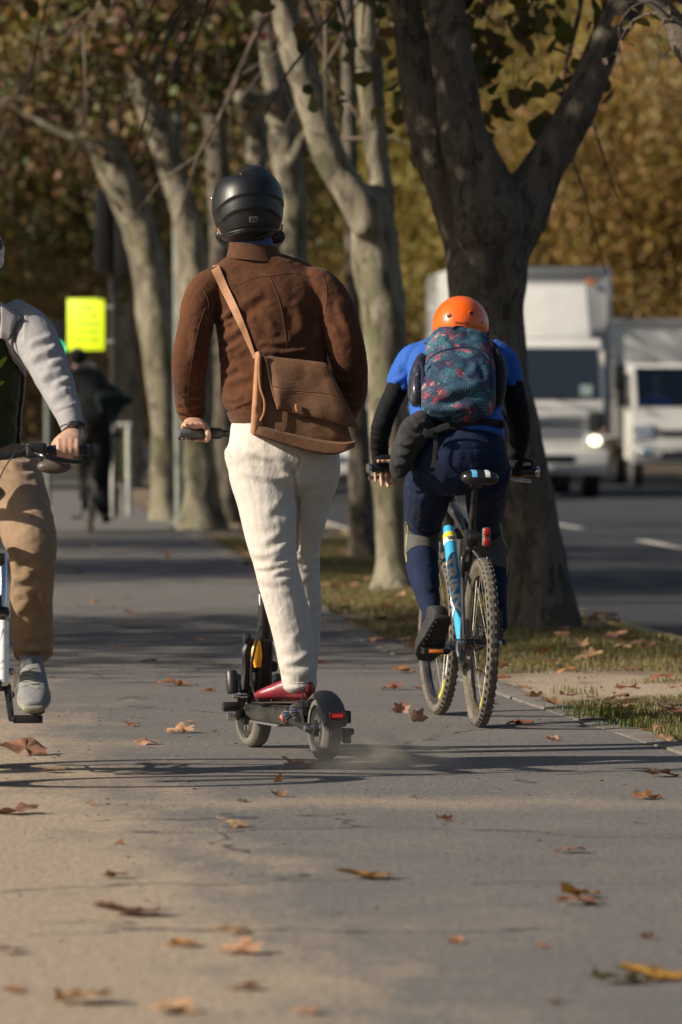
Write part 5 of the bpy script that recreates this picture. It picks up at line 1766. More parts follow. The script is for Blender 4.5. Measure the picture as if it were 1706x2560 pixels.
jf = [(Z1(p), w_, a_) for p, w_, a_ in [
    ([(395, 1130), (460, 1120), (540, 1050)], 7, .009), ([(410, 1195), (470, 1165), (520, 1150)], 6, .007), ([(420, 1290), (520, 1240), (600, 1170)], 9, .007), ([(430, 1350), (500, 1345), (590, 1300)], 7, .007), ([(425, 1440), (500, 1380), (640, 1340)], 10, .006),
    ([(440, 1510), (500, 1500), (560, 1470)], 7, .006), ([(470, 1600), (560, 1560), (660, 1545)], 9, .006), ([(455, 1690), (530, 1710), (600, 1680)], 7, .007), ([(520, 1760), (600, 1730), (660, 1720)], 6, .006),
    ([(540, 1080), (640, 1000), (740, 940)], 12, .007), ([(950, 1000), (1000, 1100), (1010, 1250)], 14, .007), ([(1120, 1050), (1140, 1180), (1120, 1300)], 10, .008), ([(720, 1350), (900, 1370), (1120, 1350)], 8, .008), ([(700, 1300), (820, 1310), (960, 1290)], 8, .006), ([(700, 1080), (780, 1150), (830, 1260)], 12, .005),
    ([(95, 1640), (190, 1685), (310, 1680)], 7, .007), ([(150, 1720), (220, 1755), (310, 1730)], 6, .007), ([(105, 1790), (200, 1800), (260, 1830)], 6, .007), ([(200, 1580), (260, 1600), (330, 1570)], 9, .004), ([(330, 1100), (360, 1180), (350, 1280)], 8, .006), ([(240, 1180), (250, 1300), (225, 1450)], 10, .004),
    ([(1200, 1500), (1300, 1560), (1440, 1560)], 7, .008), ([(1250, 1600), (1350, 1650), (1450, 1640)], 7, .009), ([(1330, 1720), (1440, 1730)], 6, .008), ([(1260, 1000), (1300, 1120), (1380, 1250)], 10, .005), ([(1180, 900), (1200, 1050), (1180, 1200)], 10, .006)]]
jacket, jme = wear('jacket', [loft(torso, axis=(0, 0, 1), cap=.2), loft(larm), loft(rarm)], M_suede, man, .0055, 9, jf, [(.0035, 6, (1, 1, 1.2), 1.0, True), (.0016, 25, (1, 1, 1.3), 4.0, True)])
jb = bvh_of(jme)
# on_surface works in world space: shift the tree back
def world_bvh(o):
    me = o.data
    off = ORG[o]
    return BVHTree.FromPolygons([v.co + off for v in me.vertices], [tuple(p.vertices) for p in me.polygons])
jb = world_bvh(jacket)
for pts in ([(360, 1010), (440, 975), (560, 890), (680, 840), (780, 828), (930, 808), (1040, 825), (1150, 855)], [(782, 830), (850, 1000), (890, 1200), (905, 1340)], [(240, 840), (310, 920), (345, 1010), (345, 1090), (380, 1180)], [(325, 1050), (280, 1180), (240, 1370), (205, 1600), (200, 1790)], [(1140, 760), (1185, 900), (1190, 1020), (1160, 1200)]):
    seam(jb, Z1(pts), dM, .0017, M_seam, jacket)
mk('hem_band', loft([sec(690, 1058, dM, 226, .114), sec(690, 1048, dM, 230, .119), sec(689, 1032, dM, 238, .124), sec(688, 1020, dM, 244, .128)], n=48, res=3, cap=.05), M_suede_rib, jacket)
mk('collar', loft([sec(638, 652, dM + .112, 146, .088), sec(636, 632, dM + .115, 132, .080), sec(633, 611, dM + .118, 120, .074)], n=32, res=3, cap=.04, axis=(.10, 0, .99)), M_suede_rib, jacket)
mk('cuff', loft([sec(480, 1030, dM + .165, 64, .045), sec(483, 1048, dM + .19, 60, .042), sec(486, 1064, dM + .205, 57, .040)], n=24, res=3, cap=.05), M_suede_rib, jacket)
mk('cuff', loft([sec(868, 1026, dM + .25, 60, .042), sec(856, 1042, dM + .29, 58, .040)], n=24, res=3, cap=.05), M_suede_rib, jacket)
mk('shirt_collar', loft([sec(633, 624, dM + .116, 112, .070), sec(631, 608, dM + .118, 108, .067), sec(629, 590, dM + .122, 102, .062)], n=32, res=3, cap=.03, axis=(.10, 0, .99)), M_shirtblue, man)
mk('hair', loft([sec(626, 596, dM + .075, 82, .03), sec(625, 575, dM + .07, 96, .04), sec(624, 555, dM + .07, 100, .045)], n=24, res=3), M_hair, man)
tf = [(Z2(p), w_, a_) for p, w_, a_ in [
    ([(330, 200), (430, 215), (530, 250), (600, 300), (650, 322)], 10, .013), ([(300, 330), (420, 362), (560, 380), (650, 355)], 9, .008), ([(290, 120), (360, 100), (450, 135)], 7, .005), ([(520, 190), (680, 250), (830, 235)], 14, .006),
    ([(470, 610), (550, 560), (625, 470)], 11, .007), ([(350, 640), (480, 690), (600, 640), (650, 590)], 12, .005), ([(440, 800), (540, 760), (610, 690), (675, 600)], 10, .010), ([(380, 860), (480, 880), (590, 830), (665, 740)], 9, .010), ([(500, 930), (590, 880), (668, 835)], 7, .010), ([(410, 960), (500, 960), (590, 935), (660, 925)], 6, .009), ([(520, 1010), (600, 985), (690, 985)], 6, .008), ([(430, 1020), (500, 1055), (600, 1050), (700, 1020)], 9, .006), ([(560, 1120), (650, 1100), (715, 1070)], 10, .004),
    ([(560, 1290), (620, 1350), (720, 1330)], 14, .004), ([(640, 1440), (690, 1400), (745, 1340)], 9, .006), ([(560, 1500), (650, 1480), (720, 1430)], 12, .004), ([(590, 1580), (690, 1570), (790, 1505)], 8, .010), ([(575, 1590), (640, 1640), (740, 1650), (800, 1600)], 9, .009), ([(610, 1690), (700, 1690), (790, 1660)], 7, .006),
    ([(690, 420), (840, 405), (955, 325)], 10, .010), ([(720, 480), (820, 470), (900, 440)], 12, .005), ([(700, 640), (790, 700), (870, 660)], 12, .004), ([(690, 890), (770, 915), (840, 890)], 7, .008), ([(730, 960), (800, 960), (845, 940)], 6, .008), ([(715, 1030), (790, 1020), (842, 1040)], 8, .005), ([(745, 1205), (800, 1220), (850, 1190)], 7, .008)]]
tf = [(p_, w_ * 1.15, a_ * .58) for p_, w_, a_ in tf]
tf.append((Z2([(668, 335), (688, 480), (690, 700), (688, 850)]), 4, .012, 'groove'))
tf.append((Z2([(700, 230), (715, 270), (690, 330), (668, 345)]), 3, .005, 'groove'))
trousers, tme = wear('trousers', [loft(pel), loft(lleg), loft(rleg)], M_chino, man, .0055, 4, tf, [(.0014, 6, (1.4, 1.4, 1), 2.0, True), (.0006, 22, (1.2, 1.2, 1.8), 6.0, True)])
tb_ = world_bvh(trousers)
seam(tb_, Z2([(255, 0), (215, 90), (225, 180), (262, 245)]), dM, .0035, M_chino, trousers, 'pocket_edge', -.001)
seam(tb_, Z2([(590, 1695), (690, 1720), (800, 1700)]), dM, .0025, M_chino, trousers, 'trouser_hem', -.0005)
sh = link('shoe', fuse([fL, loft([tuple(hL.lerp(tL, .17) + Vector((0, 0, .03))) + (.036, .042), tuple((hL.lerp(tL, .15) + Vector((0, 0, .075))).lerp(Vector(lleg[-1][:3]), .5)) + (.034, .036), tuple(Vector(lleg[-1][:3]) + Vector((0, 0, .02))) + (.033, .034)], ref=(1, 0, 0), n=18, res=2, cap=.2)], .004, 6, 'shoe'), M_oxblood, man)
mk('shoe_sole', foot(hL - Vector((0, 0, .008)), tL - Vector((0, 0, .008)), .97), M_sole, sh)
# keep only a thin welt of the sole
def flatten_sole(o, z0, z1):
    co = get_co(o.data)
    off = ORG[o]
    z = co[:, 2] + off.z
    co[:, 2] = z0 + (z - z.min()) / (z.max() - z.min()) * (z1 - z0) - off.z
    set_co(o.data, co)
flatten_sole(sh.children[0], DK + .001, DK + .014)
sh = mk('shoe', fR, M_oxblood, man)
mk('shoe_sole', foot(hR, tR, .97), M_sole, sh)
flatten_sole(sh.children[0], DK + .001, DK + .014)
# helmet
hs = []
for y_, x0, x1, b in ((596, 560, 684, .118), (585, 549, 693, .138), (570, 541, 701, .146), (545, 535, 707, .152), (515, 531, 709.5, .155), (485, 534, 707, .150), (462, 542, 699, .138), (445, 554, 686, .118), (433, 570, 668, .088), (426, 588, 645, .055), (422, 600, 628, .028)):
    hs.append(sec((x0 + x1) / 2, y_, dM + .15, x1 - x0, b))
chin = loft([tuple(P(562, 586, dM + .20)) + (.03, .035), tuple(P(572, 594, dM + .28)) + (.04, .038), tuple(P(622, 606, dM + .33)) + (.05, .045), tuple(P(672, 600, dM + .28)) + (.04, .045), tuple(P(684, 590, dM + .20)) + (.03, .045)], ref=(0, 0, 1), n=16, res=4)
hme = fuse([loft(hs, n=48, res=4, cap=.25), chin], .0045, 4, 'helmet')
folds(hme, [(Z1([(380, 390), (440, 320), (520, 265), (620, 238), (750, 236), (850, 268), (878, 320)]), 4, .0055, 'step'),
            (Z1([(435, 440), (500, 380), (600, 345), (720, 335), (800, 360), (862, 415)]), 4, .0045, 'step'),
            (Z1([(400, 480), (470, 530), (560, 502), (650, 487), (760, 487), (860, 490)]), 3, .005, 'groove'),
            (Z1([(432, 370), (432, 420), (445, 445)]), 2.5, .003, 'groove')])
helmet = link('helmet', hme, M_helmet, man)
hb_ = world_bvh(helmet)
mk('top_vent', cushion(Z1([(565, 100), (600, 70), (640, 80), (690, 110)]), Z1([(560, 125), (610, 118), (660, 122), (700, 130)]), dM + .06, .05, .012), M_blackp, helmet)
mk('rear_lip', tube(on_surface(hb_, Z1([(440, 535), (560, 502), (650, 488), (760, 488), (840, 505)]), dM, .001), .004, 6), M_helmet, helmet)
mk('side_screw', ball(P(531, 496, dM + .15), .007, .012, .007), M_chrome, helmet)
M_decal_grey = plain('decal_grey', (.30, .30, .30), .5)
text_on(hb_, 'DOT', *Z1([(668, 424)])[0], 7.5, dM, 0.06, M_decal_grey, helmet)
qx = [(640, 407), (698, 407), (694, 440), (644, 440), (640, 407)]
seam(hb_, [p for a_, b_ in zip(Z1(qx)[:-1], Z1(qx)[1:]) for p in (a_, ((a_[0] + b_[0]) / 2, (a_[1] + b_[1]) / 2))] + [Z1(qx)[-1]], dM, .0009, M_decal_grey, helmet, 'sticker_frame')
M_purple = plain('decal_purple', (.10, .05, .16), .4)
cxp, cyp = Z1([(718, 426)])[0]
seam(hb_, [(cxp + 5.5 * math.cos(a_), cyp + 3.6 * math.sin(a_)) for a_ in np.linspace(0, 6.28, 10)], dM, .001, M_purple, helmet, 'oval_sticker')
M_strap_tan = plain('tan_strap', (.30, .15, .07), .7)
mk('chin_strap', tube([P(546, 572, dM + .12), P(556, 588, dM + .10), P(570, 593, dM + .10), P(580, 594, dM + .12)], .004, 6, res=4), M_strap_tan, helmet)
mk('chin_strap', tube([P(706, 562, dM + .14), P(703, 578, dM + .12), P(692, 592, dM + .12)], .003, 6, res=4), M_blackp, helmet)

# messenger bag hanging on his right hip
M_leather = cloth('brown_leather', (.155, .076, .039), (.085, .040, .021), .75, 400, .1, 9, .3, .10, 30)
M_leather_pale = cloth('tan_leather', (.40, .205, .105), (.29, .14, .068), .6, 400, .05, 14, .25, .08, 40)
dB = dM - .20
bag = thing('messenger_bag', 'brown leather messenger bag slung behind the scooter rider', 'bag', P(760, 1130, dB))
btop = Z1([(745, 1395), (890, 1412), (1060, 1430), (1185, 1450), (1260, 1560), (1330, 1720)])
bbot = Z1([(690, 1960), (820, 2010), (1000, 2060), (1180, 2098), (1330, 2070), (1400, 2010)])
mk('body', cushion(Z1([(720, 1400), (890, 1420), (1080, 1440), (1200, 1470)]), Z1([(670, 1955), (860, 2020), (1100, 2085), (1385, 2040)]), dB - .002, .085, .022, 44, 32), M_leather, bag)
mk('flap', cushion(Z1([(745, 1390), (890, 1410), (1060, 1428), (1185, 1445)]), Z1([(840, 1775), (930, 1805), (1150, 1850), (1432, 1925)]), dB - .030, .006, .016, 44, 30, lambda u, w_: -.012 * w_ + .007 * math.sin(u * 9 + w_ * 5) * w_), M_leather, bag)
flp = bag.children[-1]
seam_l = plain('leather_seam', (.09, .038, .018), .8)
flp = [c for c in bag.children if c.name.startswith('flap')][0]
for c in bag.children:
    crumple(c.data, .0035, 11, (1, 1, 1), 5.0, True)
fbv = world_bvh(flp)
seam(fbv, Z1([(795, 1612), (940, 1642), (1110, 1657), (1200, 1670), (1290, 1700)]), dB, .0022, seam_l, flp, 'flap_seam', .0005)
seam(fbv, Z1([(797, 1622), (940, 1652), (1110, 1668), (1200, 1682), (1296, 1712)]), dB, .0012, M_leather_pale, flp, 'flap_stitching', .0005)
seam(fbv, Z1([(842, 1764), (930, 1792), (1150, 1838), (1300, 1875), (1410, 1905)]), dB, .0012, seam_l, flp, 'flap_stitching', .0005)
mk('flap_edge', tube([P(x, y_, dB - .040) for x, y_ in catmull(Z1([(752, 1400), (772, 1500), (800, 1640), (842, 1775)]), 6)], .0035, 6), M_leather_pale, bag)
mk('bottom_panel', cushion(Z1([(690, 1885), (860, 1930), (1100, 1985), (1300, 2010), (1408, 1998)]), Z1([(660, 1955), (860, 2025), (1100, 2090), (1250, 2100), (1385, 2052)]), dB - .030, .10, .014, 20, 6), M_leather, bag)
mk('side_gusset', cushion(Z1([(680, 1372), (704, 1364), (726, 1368)]), Z1([(645, 1940), (680, 1965), (735, 1890)]), dB - .022, .09, .010, 8, 22, lambda u, w_: -.016 * math.sin(u * math.pi) * (1 if w_ < .7 else .5)), M_leather_pale, bag)
mk('gusset_fold', tube([P(x, y_, dB - .050) for x, y_ in catmull(Z1([(712, 1375), (708, 1500), (716, 1620), (745, 1720), (742, 1800), (716, 1860)]), 6)], [.004] * 31, 6), M_leather_pale, bag)
mk('clasp', tube([P(x, y_, dB - .060) for x, y_ in Z1([(975, 1740), (972, 1765), (980, 1790)])], .005, 6), M_leather_pale, bag)
st_l = Z1([(366, 785), (430, 920), (530, 1120), (610, 1290), (668, 1418)])
st_r = Z1([(422, 752), (480, 890), (560, 1060), (625, 1220), (684, 1400)])
rows = []
la, ra = catmull(st_l, 6), catmull(st_r, 6)
for p, q in zip(la, ra):
    row = []
    for (x, y_) in (p, (p + q) / 2, q):
        a_ = P(x, y_, dM - 1); dr = (a_ - CAMV).normalized(); h = jb.ray_cast(a_, dr, 3)
        row.append((h[0] if h[0] is not None else P(x, y_, dM - .1)) - dr * .010)
    rows.append(row)
# straighten: the strap is under tension
for k in range(3):
    for j in range(3):
        for i in range(1, len(rows) - 1):
            s_ = (rows[i - 1][j] + rows[i + 1][j]) / 2
            if s_.y < rows[i][j].y:
                rows[i][j] = rows[i][j].lerp(s_, .7)
mk('strap', slab(rows, (0, .006, 0)), M_leather_pale, bag)
# strap over the shoulder and down the chest to the far side of the bag
top = rows[0][1]
fr = [top + Vector((.004, .006, -.012)), top + Vector((.004, .03, .006)), top + Vector((.008, .07, .008)), top + Vector((.02, .13, -.008)), top + Vector((.06, .22, -.06)), P(700, 860, dM + .24), P(800, 960, dM + .20), P(850, 1010, dM + .02), P(846, 1000, dB + .03)]
mk('strap_front', tube(fr, .015, 8, res=5, flat=.2, flat_axis=(0, .4, 1)), M_leather_pale, bag)
# ================================================================== cyclist with the orange helmet
M_royal = cloth('royal_blue_jersey', (.020, .095, .40), (.015, .075, .32), .75, 900, .05, 4, .25, .16, 20, (1.5, 1.5, 1))
M_lycra = cloth('black_lycra', (.005, .005, .006), (.003, .003, .004), .85, 900, .0, 6, .2, .12, 30)
M_navy = cloth('navy_tights', (.006, .013, .045), (.0035, .008, .028), .85, 900, .03, 5, .25, .12, 26)
M_kneegrey = cloth('grey_knee_panel', (.085, .085, .08), (.06, .06, .057), .85, 700, .05, 8, .3, .12, 40, (.6, .6, 3))
M_piping = plain('lime_piping', (.42, .40, .06), .7)
M_blackcloth = cloth('black_canvas', (.020, .020, .021), (.010, .010, .011), .85, 500, .15, 9, .4, .2, 30)
M_greycloth = cloth('grey_canvas', (.035, .034, .036), (.018, .018, .019), .9, 500, .05, 14, .4, .2, 30)
M_shoeblk = plain('black_shoe', (.013, .013, .014), .75, 0, .25, 30, bumps=.3)
M_rubber = plain('black_rubber', (.020, .020, .021), .7, 0, .3, 30, bumps=.3, dirt=(.09, .08, .07, .4))
m, tn, bs = new_mat('orange_shell')
nn = noise_n(tn, coords(tn), 40, 6, .75)
tn.links.new(mixc(tn, ramp(tn, nn, [(.62, (0, 0, 0)), (.7, (.35, .35, .35))]), (.82, .115, .004), (.85, .35, .15)), bs.inputs['Base Color'])
bs.inputs['Roughness'].default_value = .28
bs.inputs['Coat Weight'].default_value = .4
M_orshell = m

def tropical_mat():
    """palm fronds: every cell of a flat cell pattern holds one feathered leaf in its own direction"""
    m, t, b = new_mat('tropical_print')
    c = t.nodes.new('ShaderNodeTexCoord')
    sp = N(t, 'ShaderNodeSeparateXYZ'); t.links.new(c.outputs['Object'], sp.inputs[0])
    cb = N(t, 'ShaderNodeCombineXYZ')
    t.links.new(sp.outputs[0], cb.inputs[0])
    t.links.new(math_n(t, 'ADD', sp.outputs[2], math_n(t, 'MULTIPLY', sp.outputs[1], .4)), cb.inputs[1])
    v2 = cb.outputs[0]
    def frond(scale, shift, dens):
        va = N(t, 'ShaderNodeVectorMath', operation='ADD'); va.inputs[1].default_value = shift
        t.links.new(v2, va.inputs[0])
        vo = N(t, 'ShaderNodeTexVoronoi'); vo.voronoi_dimensions = '2D'; vo.inputs['Scale'].default_value = scale
        t.links.new(va.outputs[0], vo.inputs['Vector'])
        sb = N(t, 'ShaderNodeVectorMath', operation='SUBTRACT')
        t.links.new(va.outputs[0], sb.inputs[0]); t.links.new(vo.outputs['Position'], sb.inputs[1])
        cs = N(t, 'ShaderNodeSeparateColor'); t.links.new(vo.outputs['Color'], cs.inputs[0])
        vr = N(t, 'ShaderNodeVectorRotate', rotation_type='Z_AXIS')
        t.links.new(sb.outputs[0], vr.inputs['Vector'])
        t.links.new(math_n(t, 'MULTIPLY', cs.outputs[0], 6.283), vr.inputs['Angle'])
        s2 = N(t, 'ShaderNodeSeparateXYZ'); t.links.new(vr.outputs[0], s2.inputs[0])
        u, w_ = s2.outputs[0], math_n(t, 'ABSOLUTE', s2.outputs[1])
        ph = math_n(t, 'MULTIPLY', math_n(t, 'SUBTRACT', u, math_n(t, 'MULTIPLY', w_, .9)), scale * dens)
        barb = math_n(t, 'GREATER_THAN', math_n(t, 'SINE', ph), .3)
        L_ = .8 / scale
        un = math_n(t, 'DIVIDE', u, L_)
        width = math_n(t, 'MULTIPLY', math_n(t, 'SUBTRACT', 1.0, math_n(t, 'MULTIPLY', un, un)), L_ * .68)
        ins = math_n(t, 'LESS_THAN', w_, width)
        rib = math_n(t, 'LESS_THAN', w_, L_ * .05)
        return math_n(t, 'MULTIPLY', math_n(t, 'MAXIMUM', barb, rib), ins), cs
    a1, c1 = frond(16, (0, 0, 0), 28)
    a2, c2 = frond(20, (.37, .11, 0), 26)
    a3, c3 = frond(25, (.9, .53, 0), 22)
    a4, c4 = frond(46, (.2, .83, 0), 12)
    t1 = ramp(t, c1.outputs[1], [(.2, (.008, .04, .075)), (.5, (.018, .085, .125)), (.9, (.04, .14, .18))])
    t2 = ramp(t, c2.outputs[1], [(.2, (.010, .03, .065)), (.6, (.02, .075, .12)), (.9, (.04, .14, .18))])
    col = mixc(t, a2, (.008, .014, .05), t2)
    col = mixc(t, a1, col, t1)
    zone = math_n(t, 'GREATER_THAN', noise_n(t, v2, 11, 2, .5, .4), .55)
    rt = ramp(t, c3.outputs[1], [(.2, (.12, .008, .026)), (.55, (.27, .022, .05)), (.9, (.36, .07, .09))])
    col = mixc(t, math_n(t, 'MULTIPLY', a3, zone), col, rt)
    fz = math_n(t, 'MULTIPLY', math_n(t, 'MULTIPLY', a4, math_n(t, 'GREATER_THAN', c4.outputs[2], .62)), zone)
    col = mixc(t, fz, col, ramp(t, c4.outputs[1], [(.3, (.38, .05, .07)), (.6, (.48, .26, .23))]))
    t.links.new(col, b.inputs['Base Color'])
    b.inputs['Roughness'].default_value = .8
    v = c.outputs['Object']
    h = math_n(t, 'ADD', noise_n(t, coords(t, (1, 1, 1.6)), 26, 4, .6, .8), math_n(t, 'MULTIPLY', noise_n(t, v, 700, 2), .1))
    bump(t, b, h, .35, .02)
    return m
M_tropic = tropical_mat()

def bpt(p): return world_of(bike, p)
dC_ = 25.74
gL = bpt((-.275, .788, .995)); gR = bpt((.275, .788, .995))
bax = (gR - gL).normalized(); bf = Vector((BIKE_H.x, BIKE_H.y, 0))
tor = [sec(1150, 1106, dC_ + .01, 228, .130), sec(1148, 1070, dC_ + .06, 226, .122), sec(1142, 1035, dC_ + .12, 230, .12), sec(1142, 990, dC_ + .22, 238, .122), sec(1143, 945, dC_ + .32, 246, .125), sec(1144, 905, dC_ + .41, 240, .118), sec(1146, 880, dC_ + .46, 206, .10), sec(1148, 862, dC_ + .49, 150, .085), sec(1150, 850, dC_ + .51, 110, .07)]
sl = [sec(1066, 885, dC_ + .45, 74, .062), sec(1034, 900, dC_ + .44, 76, .062), sec(1012, 932, dC_ + .44, 72, .060), sec(999, 962, dC_ + .45, 70, .058)]
sr = [sec(1226, 882, dC_ + .45, 74, .062), sec(1256, 902, dC_ + .44, 76, .062), sec(1272, 935, dC_ + .44, 68, .058), sec(1277, 966, dC_ + .45, 66, .056)]
al = [sec(1030, 905, dC_ + .44, 58), sec(1006, 945, dC_ + .44, 56), sec(980, 1000, dC_ + .42, 53), sec(961, 1045, dC_ + .40, 52), sec(953, 1075, dC_ + .42, 51), sec(950, 1115, dC_ + .49, 45), sec(951, 1155, dC_ + .55, 39)]
ar_ = [sec(1258, 905, dC_ + .44, 60), sec(1277, 950, dC_ + .44, 58), sec(1291, 1010, dC_ + .42, 56), sec(1299, 1062, dC_ + .42, 54), sec(1297, 1110, dC_ + .48, 48), sec(1282, 1150, dC_ + .54, 42)]
pe = [sec(1150, 1092, dC_ + .03, 190, .095), sec(1151, 1108, dC_ + .01, 212, .113), sec(1152, 1122, dC_, 229, .130), sec(1148, 1145, dC_ - .01, 246, .138), sec(1145, 1172, dC_ + .02, 240, .125), sec(1146, 1190, dC_ + .06, 190, .09)]
tl = [sec(1082, 1175, dC_ + .03, 130, .11), sec(1073, 1215, dC_ + .10, 124, .10), sec(1066, 1255, dC_ + .20, 112, .092), sec(1060, 1295, dC_ + .30, 98, .082), sec(1055, 1335, dC_ + .34, 84, .074), sec(1054, 1375, dC_ + .30, 82, .070), sec(1057, 1420, dC_ + .22, 80, .066), sec(1066, 1470, dC_ + .13, 66, .055), sec(1078, 1525, dC_ + .04, 47, .038), sec(1082, 1545, dC_ + .02, 44, .036)]
tr_ = [sec(1215, 1175, dC_ + .03, 124, .11), sec(1216, 1215, dC_ + .12, 112, .10), sec(1216, 1255, dC_ + .24, 100, .09), sec(1216, 1300, dC_ + .38, 82, .08), sec(1222, 1340, dC_ + .46, 82, .074), sec(1228, 1385, dC_ + .46, 84, .070), sec(1231, 1435, dC_ + .42, 80, .066), sec(1237, 1490, dC_ + .36, 64, .054), sec(1243, 1545, dC_ + .32, 50, .04), sec(1246, 1570, dC_ + .30, 46, .038)]
wL = P(951, 1166, dC_ + .56); wR = P(1272, 1162, dC_ + .55)
hL2 = grip_hand(gL, bax, bf, wL, spread=1.15, hang=.045); hR2 = grip_hand(gR, -bax, bf, wR, spread=1.0)
hc2 = P(1152, 815, dC_ + .56)
hp2, ey2 = head_parts(hc2, (-.13, 1), 1.0, R(12))
nk2 = loft([sec(1149, 862, dC_ + .48, 84, .06), sec(1151, 835, dC_ + .53, 78, .058)], n=14, res=2)
# feet
pdl = bpt((-.14, .43 - .17 * math.cos(R(5)), .30 - .17 * math.sin(R(5)))); pdr = bpt((.14, .43 + .17 * math.cos(R(5)), .30 + .17 * math.sin(R(5))))
hl_ = P(1107, 1546, dC_ - .12); tl2 = P(1064, 1648, dC_ + .02)
def foot_free(h, t_, nrm, k=1.0, n=20):
    """shoe between heel and toe with the upper on the side of nrm"""
    h, t_, nrm = Vector(h), Vector(t_), Vector(nrm).normalized()
    d_ = t_ - h
    L_ = d_.length; d_.normalize(); nrm = (nrm - d_ * nrm.dot(d_)).normalized()
    lat = d_.cross(nrm)
    up_ = [.034, .042, .040, .032, .024, .016]
    us = [.02, .18, .40, .62, .82, .98]
    ab = [(.030, .032), (.034, .040), (.038, .040), (.046, .031), (.046, .023), (.028, .014)]
    upper = loft([tuple(h + d_ * L_ * u + nrm * z) + (a_ * k, b_ * k) for u, z, (a_, b_) in zip(us, up_, ab)], ref=tuple(lat), n=n, res=4, p=2.4)
    sole = loft([tuple(h + d_ * L_ * u + nrm * .004) + (a_ * k * 1.10, .013) for u, (a_, b_) in zip([-.01, .16, .40, .62, .84, 1.01], ab)], ref=tuple(lat), n=24, res=4, p=3)
    return upper, sole, d_, nrm, lat, L_
upl, sol, fd_, fn_, fla, fL_ = foot_free(hl_, tl2, (-.25, .75, .35), 1.12)
hr_ = pdr + Vector((.01, -.10, .035)); tr2 = pdr + Vector((-.005, .15, .012))
upr, sor, *_ = foot_free(hr_, tr2, (0, .0, 1), 1.05)
upl_s = foot_free(hl_, tl2, (-.25, .75, .35), .9)[0]; upr_s = foot_free(hr_, tr2, (0, 0, 1), .85)[0]
rider = person('person cycling away in blue jersey, navy tights and orange helmet', (rc.x, dC_, 0),
               [loft(slim(tor, .016)), loft(slim(al, .006) + [tuple(wL) + (.026, .023)]), loft(slim(ar_, .006) + [tuple(wR) + (.026, .023)]), loft(slim(pe, .012)), loft(slim(tl, .010)), loft(slim(tr_, .010)), nk2, upl_s, upr_s,
                loft([tl[-1][:3] + (.028, .028), tuple(hl_.lerp(tl2, .2) + fn_ * .04) + (.03, .03)], n=12, res=2), loft([tr_[-1][:3] + (.028, .028), tuple(hr_.lerp(tr2, .2) + Vector((0, 0, .04))) + (.03, .03)], n=12, res=2)] + hp2 + hL2 + hR2, M_skin2)
for e in ey2:
    mk('eye', ball(e, .011, .011, .011, 10, 8), M_wht, rider)
jers, jm2 = wear('jersey', [loft(tor), loft(sl), loft(sr)], M_royal, rider, .0055, 4, [(Z3(p), w_, a_) for p, w_, a_ in [
    ([(320, 800), (380, 780), (440, 720)], 8, .006), ([(380, 880), (420, 820), (450, 740)], 8, .007), ([(400, 620), (450, 660), (470, 740)], 9, .005), ([(480, 1040), (540, 1010), (560, 960)], 8, .006), ([(1120, 1040), (1160, 1000), (1190, 960)], 8, .006), ([(1190, 720), (1230, 790), (1290, 830)], 8, .006), ([(1160, 600), (1200, 680), (1210, 760)], 9, .005), ([(860, 1170), (1000, 1160), (1190, 1190)], 8, .005), ([(900, 1190), (1050, 1200), (1200, 1225)], 7, .004)]], [(.004, 8, (1, 1, 1.3), 2.0, True), (.002, 22, (1, 1, 1.4), 4.0, True)])
for nm, secs_, hand_, w_, s_ in (('arm_sleeve', al, hL2, wL, 1), ('arm_sleeve', ar_, hR2, wR, -1)):
    wear(nm, [loft(secs_[1:] + [tuple(Vector(secs_[-1][:3]).lerp(w_, .9)) + (.030, .028)], n=20, res=4)], M_lycra, rider, .005, 4, None, [(.0035, 20, (.6, .6, 2.2), 3.0, True)])
def glove(c, ax, w_):
    """fingerless glove over the back of the hand and the first finger joints"""
    f_ = bf; up = Vector((0, 0, 1))
    def pt(o, ph, rad): return c + ax * o + (f_ * math.cos(ph) + up * math.sin(ph)) * rad
    kn = pt(0, R(122), .034)
    ps = [loft([tuple(w_ + (w_ - kn) * .25) + (.032, .027), tuple(w_) + (.034, .027), tuple(w_.lerp(kn, .5) + up * .006) + (.046, .024), tuple(kn) + (.052, .028)], ref=tuple(ax), n=18, res=3)]
    for o in (.034, .0115, -.0115, -.034):
        ps.append(tube([pt(o, R(125), .036), pt(o, R(85), .032), pt(o, R(40), .030), pt(o, R(-5), .029), pt(o, R(-30), .028)], [.0155, .0155, .015, .014, .0135], 10, res=3))
    ps.append(tube([w_.lerp(kn, .3) + ax * .022, w_.lerp(kn, .62) + ax * .046 - up * .008, pt(.052, R(178), .032)], [.019, .018, .0155], 10, res=3))
    return ps
for c_, a_, w_ in ((gL, bax, wL), (gR, -bax, wR)):
    wear('glove', glove(c_, a_, w_), M_lycra, rider, .0045, 3)
tights, tm2 = wear('tights', [loft(pe), loft(tl), loft(tr_)], M_navy, rider, .0055, 4,
    [(Z4(p), w_, a_) for p, w_, a_ in [([(350, 195), (430, 230), (500, 240)], 6, .005), ([(360, 470), (450, 520), (600, 545)], 6, .004), ([(1020, 1010), (1080, 1040), (1150, 1000)], 7, .006), ([(1040, 1120), (1090, 1100), (1150, 1120)], 7, .006), ([(1050, 1190), (1100, 1180), (1150, 1200)], 6, .006), ([(420, 980), (500, 1010), (600, 990)], 10, .003)]] + [(Z3([(610, 1340), (800, 1330), (960, 1325), (1210, 1300)]), 2, .002, 'groove'), (Z3([(955, 1330), (965, 1440), (960, 1500)]), 2, .002, 'groove')],
    [(.003, 9, (1, 1, 1.4), 5.0, True), (.0015, 26, (1, 1, 1.8), 8.0, True)])
